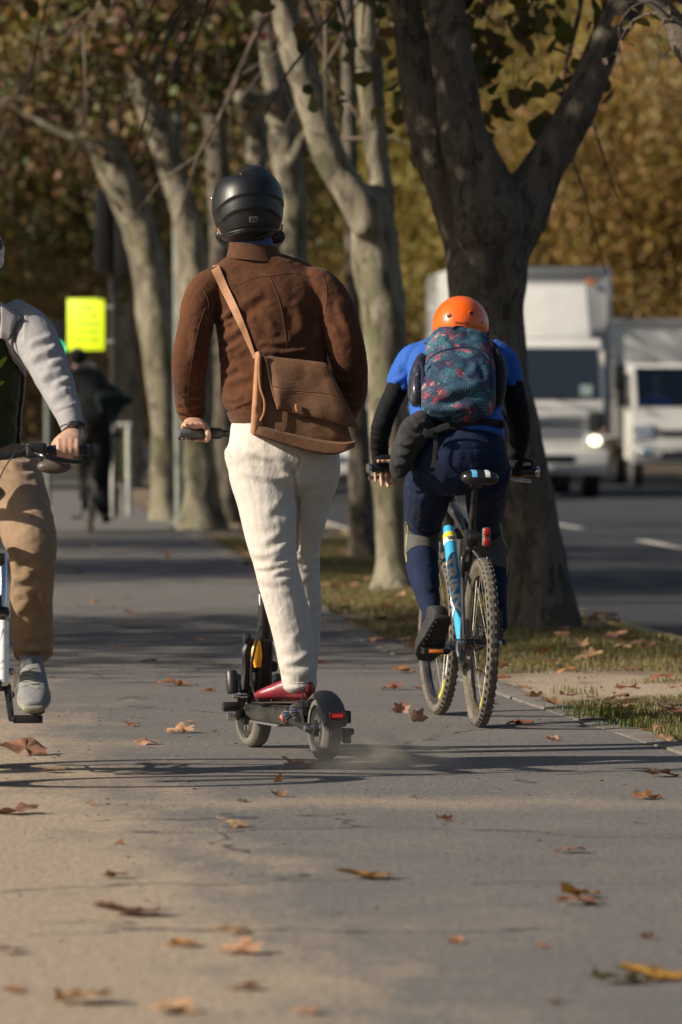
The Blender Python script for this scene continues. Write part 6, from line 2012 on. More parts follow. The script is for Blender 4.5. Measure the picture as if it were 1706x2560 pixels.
def band_of(secs_, y0, y1, grow_, who, mat, name):
    """sleeve of fabric over a limb between two photo heights"""
    c = catmull(secs_, 8)
    z0, z1 = P(0, y1, dC_).z, P(0, y0, dC_).z
    q = [tuple(r_[:3]) + (r_[3] + grow_, r_[4] + grow_) for r_ in c if z0 <= r_[2] <= z1]
    return mk(name, loft(q, n=32, res=1, cap=.05), mat, who)
for secs_, y0, y1 in ((tl, 1312, 1405), (tr_, 1318, 1442)):
    kp = band_of(secs_, y0, y1, .0035, tights, M_kneegrey, 'knee_panel')
tbv = world_bvh(tights)
for pts in ([(362, 490), (378, 540), (368, 600), (362, 700), (366, 800)], [(1100, 500), (1118, 600), (1150, 700), (1155, 800), (1152, 900)]):
    seam(world_bvh(tights), Z4(pts), dC_, .0028, M_piping, tights, 'piping', .004)
seam(tbv, Z4([(362, 200), (352, 300), (356, 420)]), dC_, .0015, plain('navy_seam', (.02, .045, .14), .8), tights)
# helmet
cs_ = P(1152, 813, dC_ + .55)
hme = fuse([ball(cs_, .1135, .136, .118, 40, 28), loft([tuple(cs_ - Vector((0, 0, .045))) + (.110, .132), tuple(cs_ - Vector((0, 0, .07))) + (.104, .125)], n=36, res=2, cap=.1)], .0045, 3, 'helmet')
helm2 = link('helmet', hme, M_orshell, rider)
hb2 = world_bvh(helm2)
for x, y_ in ((1124, 790.5), (1178.5, 783.5), (1100, 818), (1205, 806)):
    q = on_surface(hb2, [(x, y_), (x + .1, y_)], dC_ + .4, 0)
    if q:
        n_ = (q[0] - cs_).normalized()
        ring_m = frame_m(q[0], n_.cross(Vector((0, 0, 1))), Vector((0, 0, 1)))
        big = y_ < 800
        r_ = .0088 if big else .004
        mk('vent_rim', xf(tube([(r_ * 1.12 * math.cos(a_), r_ * 1.12 * math.sin(a_), 0) for a_ in np.linspace(0, 6.283, 20, endpoint=False)], .0022, 6, closed=True), ring_m), M_orshell, helm2)
        mk('vent', xf(ball((0, 0, -.001), r_, r_, .0022, 16, 8), ring_m), M_blackp, helm2)
text_on(hb2, 'Bianchi', 1154.5, 807.5, 10.5, dC_ + .4, .05, M_blackp, helm2, 'lettering', .0006, 1.12, .012)
mk('helmet_strap', tube([P(1084, 838, dC_ + .52), P(1090, 858, dC_ + .56), P(1120, 875, dC_ + .64)], .006, 6, res=3), M_blackp, helm2)
mk('helmet_strap', tube([P(1221, 832, dC_ + .52), P(1214, 856, dC_ + .56), P(1184, 875, dC_ + .64)], .006, 6, res=3), M_blackp, helm2)
# shoes
sh = mk('shoe', upl, M_shoeblk, rider)
mk('shoe_sole', sol, M_rubber, sh)
for k in range(9):
    u = .06 + .105 * k
    wdt = (.030, .036, .036, .036, .038, .044, .046, .042, .03)[k]
    c_ = hl_ + fd_ * fL_ * u - fn_ * .0095
    mk('tread', tube([c_ - fla * wdt * .9, c_ - fla * wdt * .4 + fd_ * .012, c_ + fla * wdt * .4 + fd_ * .012, c_ + fla * wdt * .9], .0028, 5, res=3), M_rubber, sh)
mk('shoe_collar', loft([tuple(hl_.lerp(tl2, .22) + fn_ * .045) + (.040, .042), tuple(hl_.lerp(tl2, .12) + fn_ * .085) + (.037, .040)], n=18, res=2, cap=.1), M_shoeblk, sh)
sh = mk('shoe', upr, M_shoeblk, rider)
mk('shoe_sole', sor, M_rubber, sh)
mk('shoe_collar', loft([tuple(hr_.lerp(tr2, .2) + Vector((0, 0, .04))) + (.038, .042), tuple(hr_.lerp(tr2, .16) + Vector((0, 0, .095))) + (.034, .040)], n=18, res=2, cap=.1), M_shoeblk, sh)

# backpack
dK = dC_
bp = thing('backpack', 'tropical print backpack on the cyclist in blue', 'backpack', P(1146, 1040, dK))
bs_ = [sec(1146, 1042, dK - .08, 130, .045), sec(1146, 1032, dK - .08, 172, .085), sec(1145, 1010, dK - .06, 186, .115), sec(1146, 975, dK + .0, 188, .125), sec(1148, 937, dK + .08, 184, .125), sec(1150, 905, dK + .15, 174, .115), sec(1150, 882, dK + .20, 160, .10), sec(1151, 862, dK + .24, 152, .085)]
bme = fuse([loft(bs_, n=36, p=2.8)], .006, 4, 'main_bag')
folds(bme, [(Z3(p), w_, a_) for p, w_, a_ in [([(560, 830), (700, 870), (860, 850), (1090, 800)], 14, .012), ([(560, 900), (680, 930), (820, 910)], 10, .008), ([(600, 980), (780, 1010), (1000, 990)], 12, .008), ([(980, 640), (950, 720), (880, 780)], 10, .007), ([(1000, 620), (1060, 700), (1080, 800)], 8, .006), ([(620, 700), (600, 780), (570, 860)], 9, .006)]])
crumple(bme, .004, 9, (1, 1, 1.3), 3.0, True)
mb_ = link('main_bag', bme, M_tropic, bp)
lid = fuse([loft([sec(1150, 892, dK + .17, 158, .100), sec(1150, 885, dK + .17, 170, .118), sec(1150, 870, dK + .19, 164, .116), sec(1151, 856, dK + .205, 146, .096), sec(1153, 848, dK + .215, 120, .065)], n=36, p=2.7, cap=.35)], .006, 4, 'lid')
folds(lid, [(Z3(p), w_, a_) for p, w_, a_ in [([(640, 490), (760, 460), (900, 440)], 9, .006), ([(700, 420), (820, 400), (980, 400)], 8, .006), ([(600, 540), (760, 500), (1000, 500), (1080, 530)], 8, .006)]])
crumple(lid, .003, 12, (1, 1, 1.3), 9.0, True)
lo_ = link('lid', lid, M_tropic, bp)
bb2 = world_bvh(mb_)
M_navyzip = plain('navy_piping', (.012, .018, .055), .8)
seam(bb2, Z3([(575, 800), (570, 700), (610, 620), (680, 570), (780, 540), (900, 530), (1000, 550), (1070, 610), (1095, 720), (1095, 860)]), dK, .0045, M_navyzip, mb_, 'zip_piping', .0)
mk('grab_loop', tube(on_surface(world_bvh(lo_), Z3([(790, 385), (830, 362), (870, 372)]), dK, .006), .006, 6, res=2), M_greycloth, bp)
pk = fuse([loft([sec(1044, 1010, dK - .03, 30, .05), sec(1042, 990, dK - .02, 44, .068), sec(1044, 955, dK + .02, 46, .07), sec(1051, 920, dK + .06, 40, .06), sec(1057, 903, dK + .09, 26, .045)], n=20)], .005, 3, 'side_pocket')
m, tn, bs = new_mat('dark_bottle')
nb = noise_n(tn, coords(tn, (1, 1, .6)), 55, 4, .6, .6)
tn.links.new(ramp(tn, nb, [(.45, (.022, .024, .034)), (.62, (.045, .05, .07)), (.74, (.30, .31, .36))]), bs.inputs['Base Color'])
bs.inputs['Roughness'].default_value = .22
M_bottle = m
link('side_pocket', pk, M_bottle, bp)
mk('pocket_edge', tube([P(x, y_, dK - .06) for x, y_ in catmull(Z3([(545, 640), (560, 720), (555, 800), (545, 890)]), 5)], .007, 6), M_navyzip, bp)
mk('side_pocket', loft([sec(1244, 1010, dK + .05, 26, .05), sec(1248, 970, dK + .06, 36, .06), sec(1248, 920, dK + .1, 34, .06), sec(1238, 885, dK + .14, 24, .05)], n=18), M_blackcloth, bp)
for s_, xs in ((-1, (1085, 1062, 1050)), (1, (1215, 1238, 1250))):
    mk('shoulder_strap', tube([P(xs[0], 862, dK + .22), P(xs[0] + s_ * 4, 852, dK + .30), P(xs[1], 880, dK + .44), P(xs[2], 960, dK + .42), P(xs[2] - s_ * 10, 1020, dK + .2)], .022, 8, res=5, flat=.3, flat_axis=(0, 0, 1)), M_blackcloth, bp)
    mk('strap_tail', tube([P(xs[2], 1020, dK + .12), P(xs[2] + s_ * 22, 1060, dK + .14), P(xs[2] + s_ * 36, 1105, dK + .14)], .009, 6, res=3, flat=.25), M_navyzip, bp)

# waist bag on his left hip
wb = thing('waist_bag', 'dark grey waist bag strapped round the blue cyclist hips', 'bag', P(1030, 1190, dC_ - .12))
me_ = fuse([loft([sec(1062, 1048, dC_ - .08, 60, .05), sec(1040, 1075, dC_ - .10, 78, .055), sec(1022, 1105, dC_ - .10, 70, .055), sec(1009, 1140, dC_ - .09, 62, .05), sec(1001, 1172, dC_ - .08, 54, .042), sec(1002, 1188, dC_ - .08, 34, .03)], n=22)], .005, 3, 'pouch')
folds(me_, [(Z3(p), w_, a_) for p, w_, a_ in [([(360, 1270), (430, 1290), (500, 1270)], 6, .008), ([(350, 1360), (420, 1370), (470, 1350)], 6, .006), ([(430, 1130), (480, 1160), (540, 1150)], 7, .007), ([(460, 1080), (520, 1120), (590, 1120)], 6, .006), ([(340, 1440), (400, 1440), (440, 1420)], 8, .006)]])
crumple(me_, .003, 16, (1, 1, 1), 4.0, True)
link('pouch', me_, M_greycloth, wb)
belt_t = Z3([(470, 1060), (600, 1070), (720, 1080), (880, 1075), (1050, 1080), (1195, 1100)]); belt_b = Z3([(540, 1250), (640, 1230), (740, 1195), (880, 1150), (1050, 1135), (1205, 1165)])
rows = []
jv = world_bvh(jers); tvv = world_bvh(tights)
ta, ba = catmull(belt_t, 6), catmull(belt_b, 6)
for k in range(6):
    row = []
    for p, q in zip(ta, ba):
        x, y_ = p + (q - p) * k / 5
        a_ = P(x, y_, dC_ - 1); dr = (a_ - CAMV).normalized()
        hs_ = [b_.ray_cast(a_, dr, 2.0)[0] for b_ in (jv, tvv)]
        hs_ = [h for h in hs_ if h is not None]
        h = min(hs_, key=lambda v_: v_.y) if hs_ else P(x, y_, dC_ - .08)
        row.append(h - dr * .010)
    rows.append(row)
mk('belt', slab(rows, (0, .008, 0)), M_blackcloth, wb)
mk('webbing', tube([P(x, y_, dC_ - .155) for x, y_ in Z3([(560, 1215), (620, 1195), (700, 1160), (765, 1140)])], .014, 6, res=4, flat=.25, flat_axis=(0, -1, 0)), M_greycloth, wb)
mk('buckle', xf(bx(-.022, .022, -.008, .008, -.014, .014, .005, 2), Matrix.Translation(P(*Z3([(600, 1200)])[0], dC_ - .165)) @ Matrix.Rotation(.35, 4, 'Y')), M_blackp, wb)
mk('strap_tail', tube([P(x, y_, dC_ - .160) for x, y_ in Z3([(650, 1190), (658, 1280), (648, 1380), (642, 1468)])], .0095, 6, res=4, flat=.2, flat_axis=(0, -1, 0)), M_greycloth, wb)
mk('strap_end', xf(bx(-.011, .011, -.005, .005, -.006, .006, .002), Matrix.Translation(P(*Z3([(642, 1458)])[0], dC_ - .160))), M_greycloth, wb)
# ================================================================== oncoming rider at the left edge
M_hoodie = cloth('grey_hoodie', (.30, .29, .295), (.25, .24, .245), .9, 800, .1, 30, .3, .2, 22, (1.2, 1.2, 1.8))
M_olive = cloth('olive_tee', (.020, .035, .008), (.012, .022, .005), .85, 800, .2, 6, .25, .15, 18)
M_olive_leaf = plain('tee_print', (.16, .22, .02), .8)
M_tan = cloth('tan_trousers', (.25, .168, .105), (.20, .132, .08), .9, 800, .15, 5, .3, .2, 20)
M_sneaker = cloth('grey_sneaker', (.22, .22, .22), (.165, .165, .165), .9, 600, .1, 60, .4, .1, 60)
M_lace = plain('lace', (.24, .25, .21), .8)
M_solegrey = plain('grey_sole', (.22, .21, .16), .7, 0, .2, 20)
M_watch = plain('watch_face', (.02, .022, .026), .08, 0, .1, 20, coat=1)
dO = 22.0
def b2(p): return world_of(bike2, p)
# his left grip is on the right in the picture
ga = b2((-.275, .788, 1.10)); gb = b2((.275, .788, 1.10))
if ga.x < gb.x: ga, gb = gb, ga          # ga = grip on picture right
ax2 = (gb - ga).normalized()             # towards the bar centre (thumb side)
f2 = Vector((.045, -1, 0)).normalized()
X0 = -78
tor3 = [sec(X0, 1160, dO + .62, 250, .125), sec(X0, 1110, dO + .60, 262, .13), sec(X0, 1040, dO + .55, 270, .135), sec(X0, 960, dO + .50, 285, .14), sec(X0, 880, dO + .44, 300, .135), sec(X0, 820, dO + .40, 300, .125), sec(X0, 785, dO + .38, 250, .105), sec(X0, 762, dO + .37, 170, .085), sec(X0, 745, dO + .36, 115, .068)]
slv = [sec(30, 806, dO + .38, 120, .085), sec(70, 826, dO + .34, 118, .075), sec(95, 862, dO + .29, 112, .072), sec(118, 908, dO + .23, 102, .066), sec(140, 958, dO + .17, 90, .058), sec(160, 1005, dO + .11, 76, .050), sec(175, 1042, dO + .07, 63, .042), sec(180, 1064, dO + .05, 55, .038)]
slv_o = [((lambda s_: (2 * P(X0, 800, dO + .4).x - s_[0],) + s_[1:])(s_)) for s_ in slv]
pel3 = [sec(X0, 1130, dO + .62, 246, .13), sec(X0, 1180, dO + .63, 268, .15), sec(X0, 1225, dO + .62, 250, .14)]
leg3 = [sec(10, 1185, dO + .60, 170, .125), sec(32, 1225, dO + .50, 160, .112), sec(54, 1280, dO + .36, 146, .102), sec(72, 1335, dO + .22, 132, .092), sec(82, 1380, dO + .14, 118, .084), sec(83, 1430, dO + .14, 108, .076), sec(80, 1490, dO + .20, 102, .072), sec(79, 1550, dO + .26, 104, .074), sec(82, 1600, dO + .30, 104, .074), sec(82, 1638, dO + .31, 92, .066)]
xm = 2 * P(X0, 1300, dO + .4).x
leg3o = [(xm - s_[0], s_[1], s_[2] - .12 * i / 9, s_[3], s_[4]) for i, s_ in enumerate(leg3)]
w3 = P(184, 1082, dO + .04)
w3o = Vector((2 * P(X0, 800, dO + .4).x - w3.x, w3.y, w3.z))
h3 = grip_hand(ga, ax2, f2, w3, .0165, 1.02)
h3o = grip_hand(gb, -ax2, f2, w3o, .0165, 1.02)
hc3 = P(X0 - 2, 668, dO + .32)
hp3, ey3 = head_parts(hc3, (.05, -1))
nk3 = loft([sec(X0, 765, dO + .37, 96, .065), sec(X0 + 8, 720, dO + .36, 86, .06)], n=14, res=2)
foot_h = Vector(leg3[-1][:3]) + Vector((0, .05, -.045)); foot_t = P(86, 1776, dO + .01)
u3, s3, fd3, fn3, fl3, fL3 = foot_free(foot_h, foot_t, (0, -.72, .62), 1.1)
fh_o = Vector(leg3o[-1][:3]) + Vector((0, .04, -.06)); ft_o = fh_o + Vector((0, -.24, -.06))
u3o, s3o, fdo, fno, flo, fLo = foot_free(fh_o, ft_o, (0, -.2, 1), 1.1)
on = person('person on the bike at the left edge in grey hoodie and tan trousers', (P(X0, 1300, dO + .5).x, dO + .5, 0),
            [loft(slim(tor3, .03)), loft(slim(slv, .016) + [tuple(w3) + (.026, .022)]), loft(slim(slv_o, .016) + [tuple(w3o) + (.026, .022)]), loft(slim(pel3, .025)), loft(slim(leg3, .018)), loft(slim(leg3o, .018)), nk3,
             foot_free(foot_h, foot_t, (0, -.72, .62), .9)[0], foot_free(fh_o, ft_o, (0, -.2, 1), .9)[0],
             loft([leg3[-1][:3] + (.032, .032), tuple(foot_h.lerp(foot_t, .2) + fn3 * .04) + (.03, .03)], n=12, res=2), loft([leg3o[-1][:3] + (.032, .032), tuple(fh_o.lerp(ft_o, .2) + fno * .04) + (.03, .03)], n=12, res=2)] + hp3 + h3 + h3o, M_skin)
for e in ey3:
    mk('eye', ball(e, .011, .011, .011, 10, 8), M_wht, on)
tee, _ = wear('tee', [loft(slim(tor3, .016))], M_olive, on, .007, 4, [(Z5(p), 8, .006) for p in ([(60, 1150), (120, 1250), (220, 1300)], [(40, 1320), (140, 1400), (240, 1420)], [(0, 1000), (60, 1080), (160, 1120)])], [(.003, 9, (1, 1, .6), 2., True)])
teb = world_bvh(tee)
for pts in ([(0, 930), (25, 895), (48, 862)], [(0, 1062), (14, 1050), (26, 1036)], [(0, 905), (20, 880)]):
    seam(teb, Z5(pts) if len(pts) > 2 else Z5(pts + [(48, 862)]), dO + .2, .006, M_olive_leaf, tee, 'leaf_print', .001)
hoodf = [(Z5(p), w_, a_) for p, w_, a_ in [([(210, 770), (300, 735), (390, 715)], 8, .008), ([(230, 830), (330, 830), (420, 780)], 9, .006), ([(215, 900), (300, 850), (380, 850)], 8, .008), ([(330, 950), (420, 900), (500, 900)], 9, .006), ([(300, 1040), (380, 975), (480, 950)], 10, .009), ([(400, 1060), (480, 1030), (545, 1030)], 7, .006), ([(370, 1180), (450, 1120), (500, 1110)], 10, .005), ([(400, 1250), (500, 1225), (590, 1200)], 7, .005), ([(190, 530), (185, 640), (180, 760)], 5, .004)]]
hme3 = fuse([loft(tor3), loft(slv), loft(slv_o)], .006, 4, 'hoodie')
folds(hme3, hoodf)
crumple(hme3, .0035, 9, (1, 1, 1.5), 3., True)
# open zip front: take away the panel in front of the tee
bm = bmesh.new(); bm.from_mesh(hme3)
cut = np.array(Z5([(-700, 700), (20, 715), (90, 880), (180, 990), (240, 1150), (300, 1330), (335, 1480), (335, 1700), (-700, 1700)]))
cxy = to_px(np.array([v.co[:] for v in bm.verts]))
kill = []
for v, (x, y_) in zip(bm.verts, cxy):
    edge = np.interp(y_, [843, 899, 937, 991, 1052, 1103, 1200], [7, 31, 61, 82, 102, 114, 114])
    if v.normal.y < .1 and 840 < y_ < 1200 and 2 * X0 - edge - 10 < x < edge:
        kill.append(v)
bmesh.ops.delete(bm, geom=kill, context='VERTS')
bm.to_mesh(hme3); bm.free()
hoodie = link('hoodie', hme3, M_hoodie, on)
md = hoodie.modifiers.new('thickness', 'SOLIDIFY'); md.thickness = .006; md.offset = -1
hv3 = world_bvh(hoodie)
M_zip = plain('zip_dark', (.05, .05, .055), .5)
mk('zip', tube([P(x, y_, dO + .26) for x, y_ in catmull(Z5([(150, 565), (110, 640), (90, 740), (100, 820), (150, 890), (200, 950)]), 5)], .005, 6), M_zip, hoodie)
mk('collar_flap', cushion(Z5([(0, 450), (60, 490), (150, 555)]), Z5([(0, 720), (40, 730), (70, 742)]), dO + .27, .012, .018, 10, 8), M_hoodie, hoodie)
seam(hv3, Z5([(315, 1230), (305, 1290), (340, 1400), (345, 1470)]), dO + .2, .004, M_zip, hoodie, 'pocket_zip', .001)
mk('cuff', loft([sec(172, 1036, dO + .075, 66, .045), sec(178, 1054, dO + .058, 62, .043), sec(183, 1073, dO + .045, 57, .040)], n=24, res=3, cap=.05), M_hoodie, hoodie)
wq = P(183, 1066, dO + .02)
wt = thing('wrist_watch', 'black wrist watch on the hand at the left handlebar grip', 'watch', wq)
mk('watch_strap', tube([wq + Vector((.036 * math.cos(a_), .030 + .034 * math.sin(a_), .010 * math.cos(a_ + 1.2))) for a_ in np.linspace(0, 6.283, 20, endpoint=False)], .009, 8, closed=True, flat=1.0), M_blackp, wt)
wc = mk('watch_case', xf(ball((0, 0, 0), .021, .009, .016, 20, 10), Matrix.Translation(wq + Vector((.002, -.010, .004)))), M_blackm, wt)
mk('watch_glass', xf(ball((0, 0, 0), .018, .004, .012, 20, 10), Matrix.Translation(wq + Vector((.002, -.0175, .007)))), M_watch, wc)
tro3, _ = wear('trousers', [loft(pel3), loft(leg3), loft(leg3o)], M_tan, on, .006, 4, [(Z6(p), w_, a_) for p, w_, a_ in [([(20, 160), (140, 190), (280, 180)], 9, .009), ([(0, 240), (120, 250), (300, 270)], 9, .005), ([(100, 400), (220, 440), (360, 420)], 14, .005), ([(90, 840), (130, 900), (110, 950)], 8, .010), ([(110, 960), (200, 930), (300, 900)], 9, .008), ([(240, 1010), (330, 1000), (430, 940)], 9, .007), ([(100, 1090), (180, 1090), (260, 1050)], 12, .007), ([(330, 1180), (350, 1280), (410, 1330)], 10, .012), ([(120, 1350), (200, 1300), (260, 1220)], 12, .006), ([(200, 1520), (300, 1540), (400, 1480)], 12, .007), ([(120, 1620), (250, 1650), (400, 1620)], 8, .009)]], [(.006, 6, (1, 1, 1.2), 1., True), (.003, 17, (1, 1, 1.2), 5., True)])
sh3 = mk('shoe', u3, M_sneaker, on)
mk('shoe_sole', s3, M_solegrey, sh3)
tq = mk('shoe_tongue', cushion(Z6([(150, 1700), (205, 1690), (262, 1702)]), Z6([(160, 1800), (220, 1790), (280, 1800)]), dO + .19, .02, .012, 10, 6), M_sneaker, sh3)
shv = world_bvh(sh3)
for k in range(5):
    y0 = 1790 + 30 * k
    for flip in (0, 1):
        a_, b_ = (150 - 4 * k, y0), (270 + 8 * k, y0 + 34)
        pts = [a_, ((a_[0] + b_[0]) / 2, y0 + 10), b_] if not flip else [(a_[0], y0 + 34), ((a_[0] + b_[0]) / 2, y0 + 12), (b_[0], y0)]
        seam(shv, Z6(pts), dO + .1, .0032, M_lace, sh3, 'lace', .002)
mk('toe_bumper', xf(ball((0, 0, 0), .030, .014, .014, 14, 8), Matrix.Translation(P(91, 1778, dO + .02))), M_blackp, sh3)
sh3 = mk('shoe', u3o, M_sneaker, on)
mk('shoe_sole', s3o, M_solegrey, sh3)
cs3 = hc3 + Vector((0, .0, .055))
hel3 = link('helmet', fuse([ball(cs3, .125, .15, .105, 36, 20), loft([tuple(cs3 - Vector((0, 0, .03))) + (.126, .148), tuple(cs3 - Vector((0, 0, .055))) + (.118, .14)], n=32, res=2, cap=.1)], .006, 3, 'helmet'), plain('pale_helmet', (.42, .43, .45), .4, coat=.3), on)
for k in range(4):
    mk('vent_slot', ball(cs3 + Vector((.107 - .06 * k, -.06 - .05 * (k in (1, 2)), .02 + .03 * (k in (1, 2)))), .018, .04, .022), M_blackp, hel3)
mk('hair', fuse([ball(hc3 + Vector((0, .02, -.005)), .088, .10, .085), ball(hc3 + Vector((.065, .03, -.05)), .028, .05, .045), ball(hc3 + Vector((-.065, .03, -.05)), .028, .05, .045)], .006, 2).name and ball(hc3 + Vector((.070, .015, -.045)), .022, .05, .048), M_hair, on)
mk('beard', loft([tuple(hc3 + Vector((.055, -.01, -.06))) + (.018, .03), tuple(hc3 + Vector((.05, -.045, -.095))) + (.02, .022), tuple(hc3 + Vector((0, -.075, -.12))) + (.03, .022), tuple(hc3 + Vector((-.05, -.045, -.095))) + (.02, .022), tuple(hc3 + Vector((-.055, -.01, -.06))) + (.018, .03)], ref=(0, 0, 1), n=12, res=3), M_hair, on)
# round mirror under his brake lever
mr = P(136, 1163, dO - .03)
t = thing('handlebar_mirror', 'round brown-grey mirror under the left handlebar lever', 'mirror', mr)
mk('mirror_shell', loft([tuple(mr + Vector((0, .02, .0))) + (.052, .022), tuple(mr + Vector((0, .0, -.004))) + (.058, .026), tuple(mr + Vector((0, -.016, -.006))) + (.050, .020)], ref=(1, 0, 0), n=24, res=3), plain('mirror_brown', (.085, .068, .058), .5), t)
mk('mirror_arm', tube([mr + Vector((-.04, .0, .015)), mr + Vector((-.06, .03, .04)), ga + Vector((-.10, 0, 0))], .006, 8, res=3), M_blackm, t)

# ================================================================== far cyclist in black
M_blackwear = cloth('black_clothes', (.008, .009, .010), None, .9)
M_greenwear = cloth('dark_green_clothes', (.008, .020, .014), None, .9)
dF = 66.1
fb = [loft([sec(240, 1075, dF, 70, .14), sec(236, 1040, dF + .05, 78, .14), sec(228, 990, dF + .12, 88, .14), sec(216, 945, dF + .2, 84, .12), sec(204, 925, dF + .26, 50, .08)]), loft([sec(252, 1065, dF, 48), sec(258, 1130, dF + .15, 42), sec(256, 1190, dF + .2, 34), sec(258, 1250, dF + .12, 28), sec(262, 1285, dF + .05, 24)]), loft([sec(224, 1065, dF, 44), sec(218, 1120, dF + .25, 38), sec(214, 1160, dF + .3, 32), sec(214, 1220, dF + .2, 26), sec(214, 1250, dF + .15, 24)]),
      loft([sec(240, 948, dF + .2, 36), sec(262, 975, dF + .2, 34), sec(292, 998, dF + .25, 30), sec(276, 1040, dF + .45, 24), sec(262, 1070, dF + .7, 18)]), loft([sec(190, 945, dF + .2, 32), sec(178, 990, dF + .25, 28), sec(186, 1040, dF + .5, 22), sec(196, 1068, dF + .7, 18)])]
hpf, _e = head_parts(P(195, 898, dF + .32), (-.05, 1))
fbase = G(240, 1332)
far = person('dark silhouetted person cycling away beneath the lime yellow sign', (fbase.x, dF, 0), [loft([tuple(P(200, 935, dF + .27)) + (.06, .06), tuple(P(196, 910, dF + .3)) + (.06, .06)], n=12, res=2)] + fb + hpf, M_skin2, .012)
def puff(vfs, k):
    out = []
    for v, f in vfs:
        c = np.array(v)
        out.append(([tuple(p) for p in v], f))
    return out
wear('clothes', [loft([sec(240, 1080, dF, 78, .16), sec(236, 1040, dF + .05, 90, .16), sec(228, 990, dF + .12, 98, .16), sec(216, 945, dF + .2, 92, .14), sec(204, 922, dF + .26, 58, .09)]), loft([sec(252, 1065, dF, 56), sec(258, 1130, dF + .15, 50), sec(256, 1190, dF + .2, 42), sec(258, 1250, dF + .12, 36), sec(262, 1282, dF + .05, 32)]), loft([sec(224, 1065, dF, 52), sec(218, 1120, dF + .25, 46), sec(214, 1160, dF + .3, 40), sec(214, 1220, dF + .2, 34), sec(214, 1248, dF + .15, 32)])], M_blackwear, far, .012, 3)
wear('jacket', [loft([sec(238, 945, dF + .2, 46), sec(262, 975, dF + .2, 46), sec(296, 1000, dF + .25, 44), sec(276, 1040, dF + .45, 34), sec(264, 1066, dF + .68, 26)]), loft([sec(192, 940, dF + .2, 42), sec(178, 990, dF + .25, 38), sec(186, 1040, dF + .5, 30), sec(195, 1066, dF + .68, 24)]), loft([sec(250, 1010, dF - .05, 60, .1), sec(295, 1000, dF - .02, 40, .05), sec(330, 1002, dF, 18, .03)], ref=(0, 0, 1))], M_greenwear, far, .012, 3)
mk('cap', ball(P(195, 893, dF + .31), .092, .115, .10), M_blackwear, far)
for c_, nm in ((P(266, 1296, dF + .02), 0), (P(214, 1262, dF + .12), 1)):
    mk('shoe', loft([tuple(c_ + Vector((0, -.12, 0))) + (.04, .05), tuple(c_) + (.05, .045), tuple(c_ + Vector((0, .13, -.02))) + (.045, .03)], ref=(1, 0, 0), n=14), M_blackwear, far)
# driver of the small truck, seen through the windscreen
M_bluework = cloth('blue_workwear', (.04, .14, .60), None, .9)
# ------------------------------------------------------------------ driver seen through the truck windscreen
trk = [o for o in bpy.data.objects if o.name == 'light_truck'][0]
def tk(p): return world_of(trk, p)
dc = (.36, -.98, 0)
def tl(a): return [tuple(tk((x, y_, z))) + (p_, q_) for x, y_, z, p_, q_ in a]
hpd, _ = head_parts(tk((.36, -.92, 1.86)), (.05, -1))
torso_d = tl([(.36, -1.0, 1.02, .19, .12), (.36, -1.0, 1.25, .21, .12), (.36, -1.0, 1.48, .22, .11), (.36, -.98, 1.60, .15, .09), (.36, -.96, 1.68, .06, .06)])
arms_d = [tl([(.36 + s * .19, -.98, 1.52, .06, .06), (.36 + s * .27, -.9, 1.32, .05, .05), (.36 + s * .16, -.66, 1.34, .04, .04)]) for s in (-1, 1)]
drv = person('person in blue workwear driving the small white truck', tk((.36, -1, .95)), [loft(torso_d), loft(arms_d[0]), loft(arms_d[1])] + hpd, M_skin2, .014)
wear('work_shirt', [loft([q_[:3] + (q_[3] + .02, q_[4] + .02) for q_ in torso_d[:4]]), loft([q_[:3] + (q_[3] + .014, q_[4] + .014) for q_ in arms_d[0][:2]] + [tuple(Vector(arms_d[0][1][:3]).lerp(Vector(arms_d[0][2][:3]), .7)) + (.055, .055)]), loft([q_[:3] + (q_[3] + .014, q_[4] + .014) for q_ in arms_d[1][:2]] + [tuple(Vector(arms_d[1][1][:3]).lerp(Vector(arms_d[1][2][:3]), .7)) + (.055, .055)])], M_bluework, drv, .014, 3)
mk('hair', ball(tk((.36, -.955, 1.92)), .082, .09, .07), M_hair, drv)
# ------------------------------------------------------------------ fallen leaves
def leaf_mat(name, c, c2):
    m, t, b = new_mat(name)
    v = coords(t)
    oi = N(t, 'ShaderNodeObjectInfo')
    n1 = noise_n(t, v, 22, 5, .65)
    col = ramp(t, n1, [(.35, c2), (.62, c)])
    hs = N(t, 'ShaderNodeHueSaturation')
    t.links.new(col, hs.inputs['Color'])
    t.links.new(math_n(t, 'ADD', math_n(t, 'MULTIPLY', oi.outputs['Random'], .8), .7), hs.inputs['Value'])
    t.links.new(math_n(t, 'ADD', math_n(t, 'MULTIPLY', oi.outputs['Random'], .03), .485), hs.inputs['Hue'])
    t.links.new(hs.outputs[0], b.inputs['Base Color'])
    b.inputs['Roughness'].default_value = .6
    tr = N(t, 'ShaderNodeBsdfTranslucent'); t.links.new(hs.outputs[0], tr.inputs[0])
    mx = N(t, 'ShaderNodeMixShader'); mx.inputs[0].default_value = .22
    t.links.new(b.outputs[0], mx.inputs[1]); t.links.new(tr.outputs[0], mx.inputs[2]); t.links.new(mx.outputs[0], t.nodes['Material Output'].inputs[0])
    bump(t, b, noise_n(t, v, 60, 4), .4, .004)
    return m
LM = {'brown': leaf_mat('leaf_brown', (.27, .14, .068), (.13, .066, .034)), 'tan': leaf_mat('leaf_tan', (.46, .26, .155), (.30, .155, .085)), 'gold': leaf_mat('leaf_gold', (.45, .28, .035), (.34, .13, .03)), 'green': leaf_mat('leaf_green', (.15, .20, .02), (.16, .10, .03)), 'red': leaf_mat('leaf_red', (.36, .15, .06), (.20, .08, .035))}

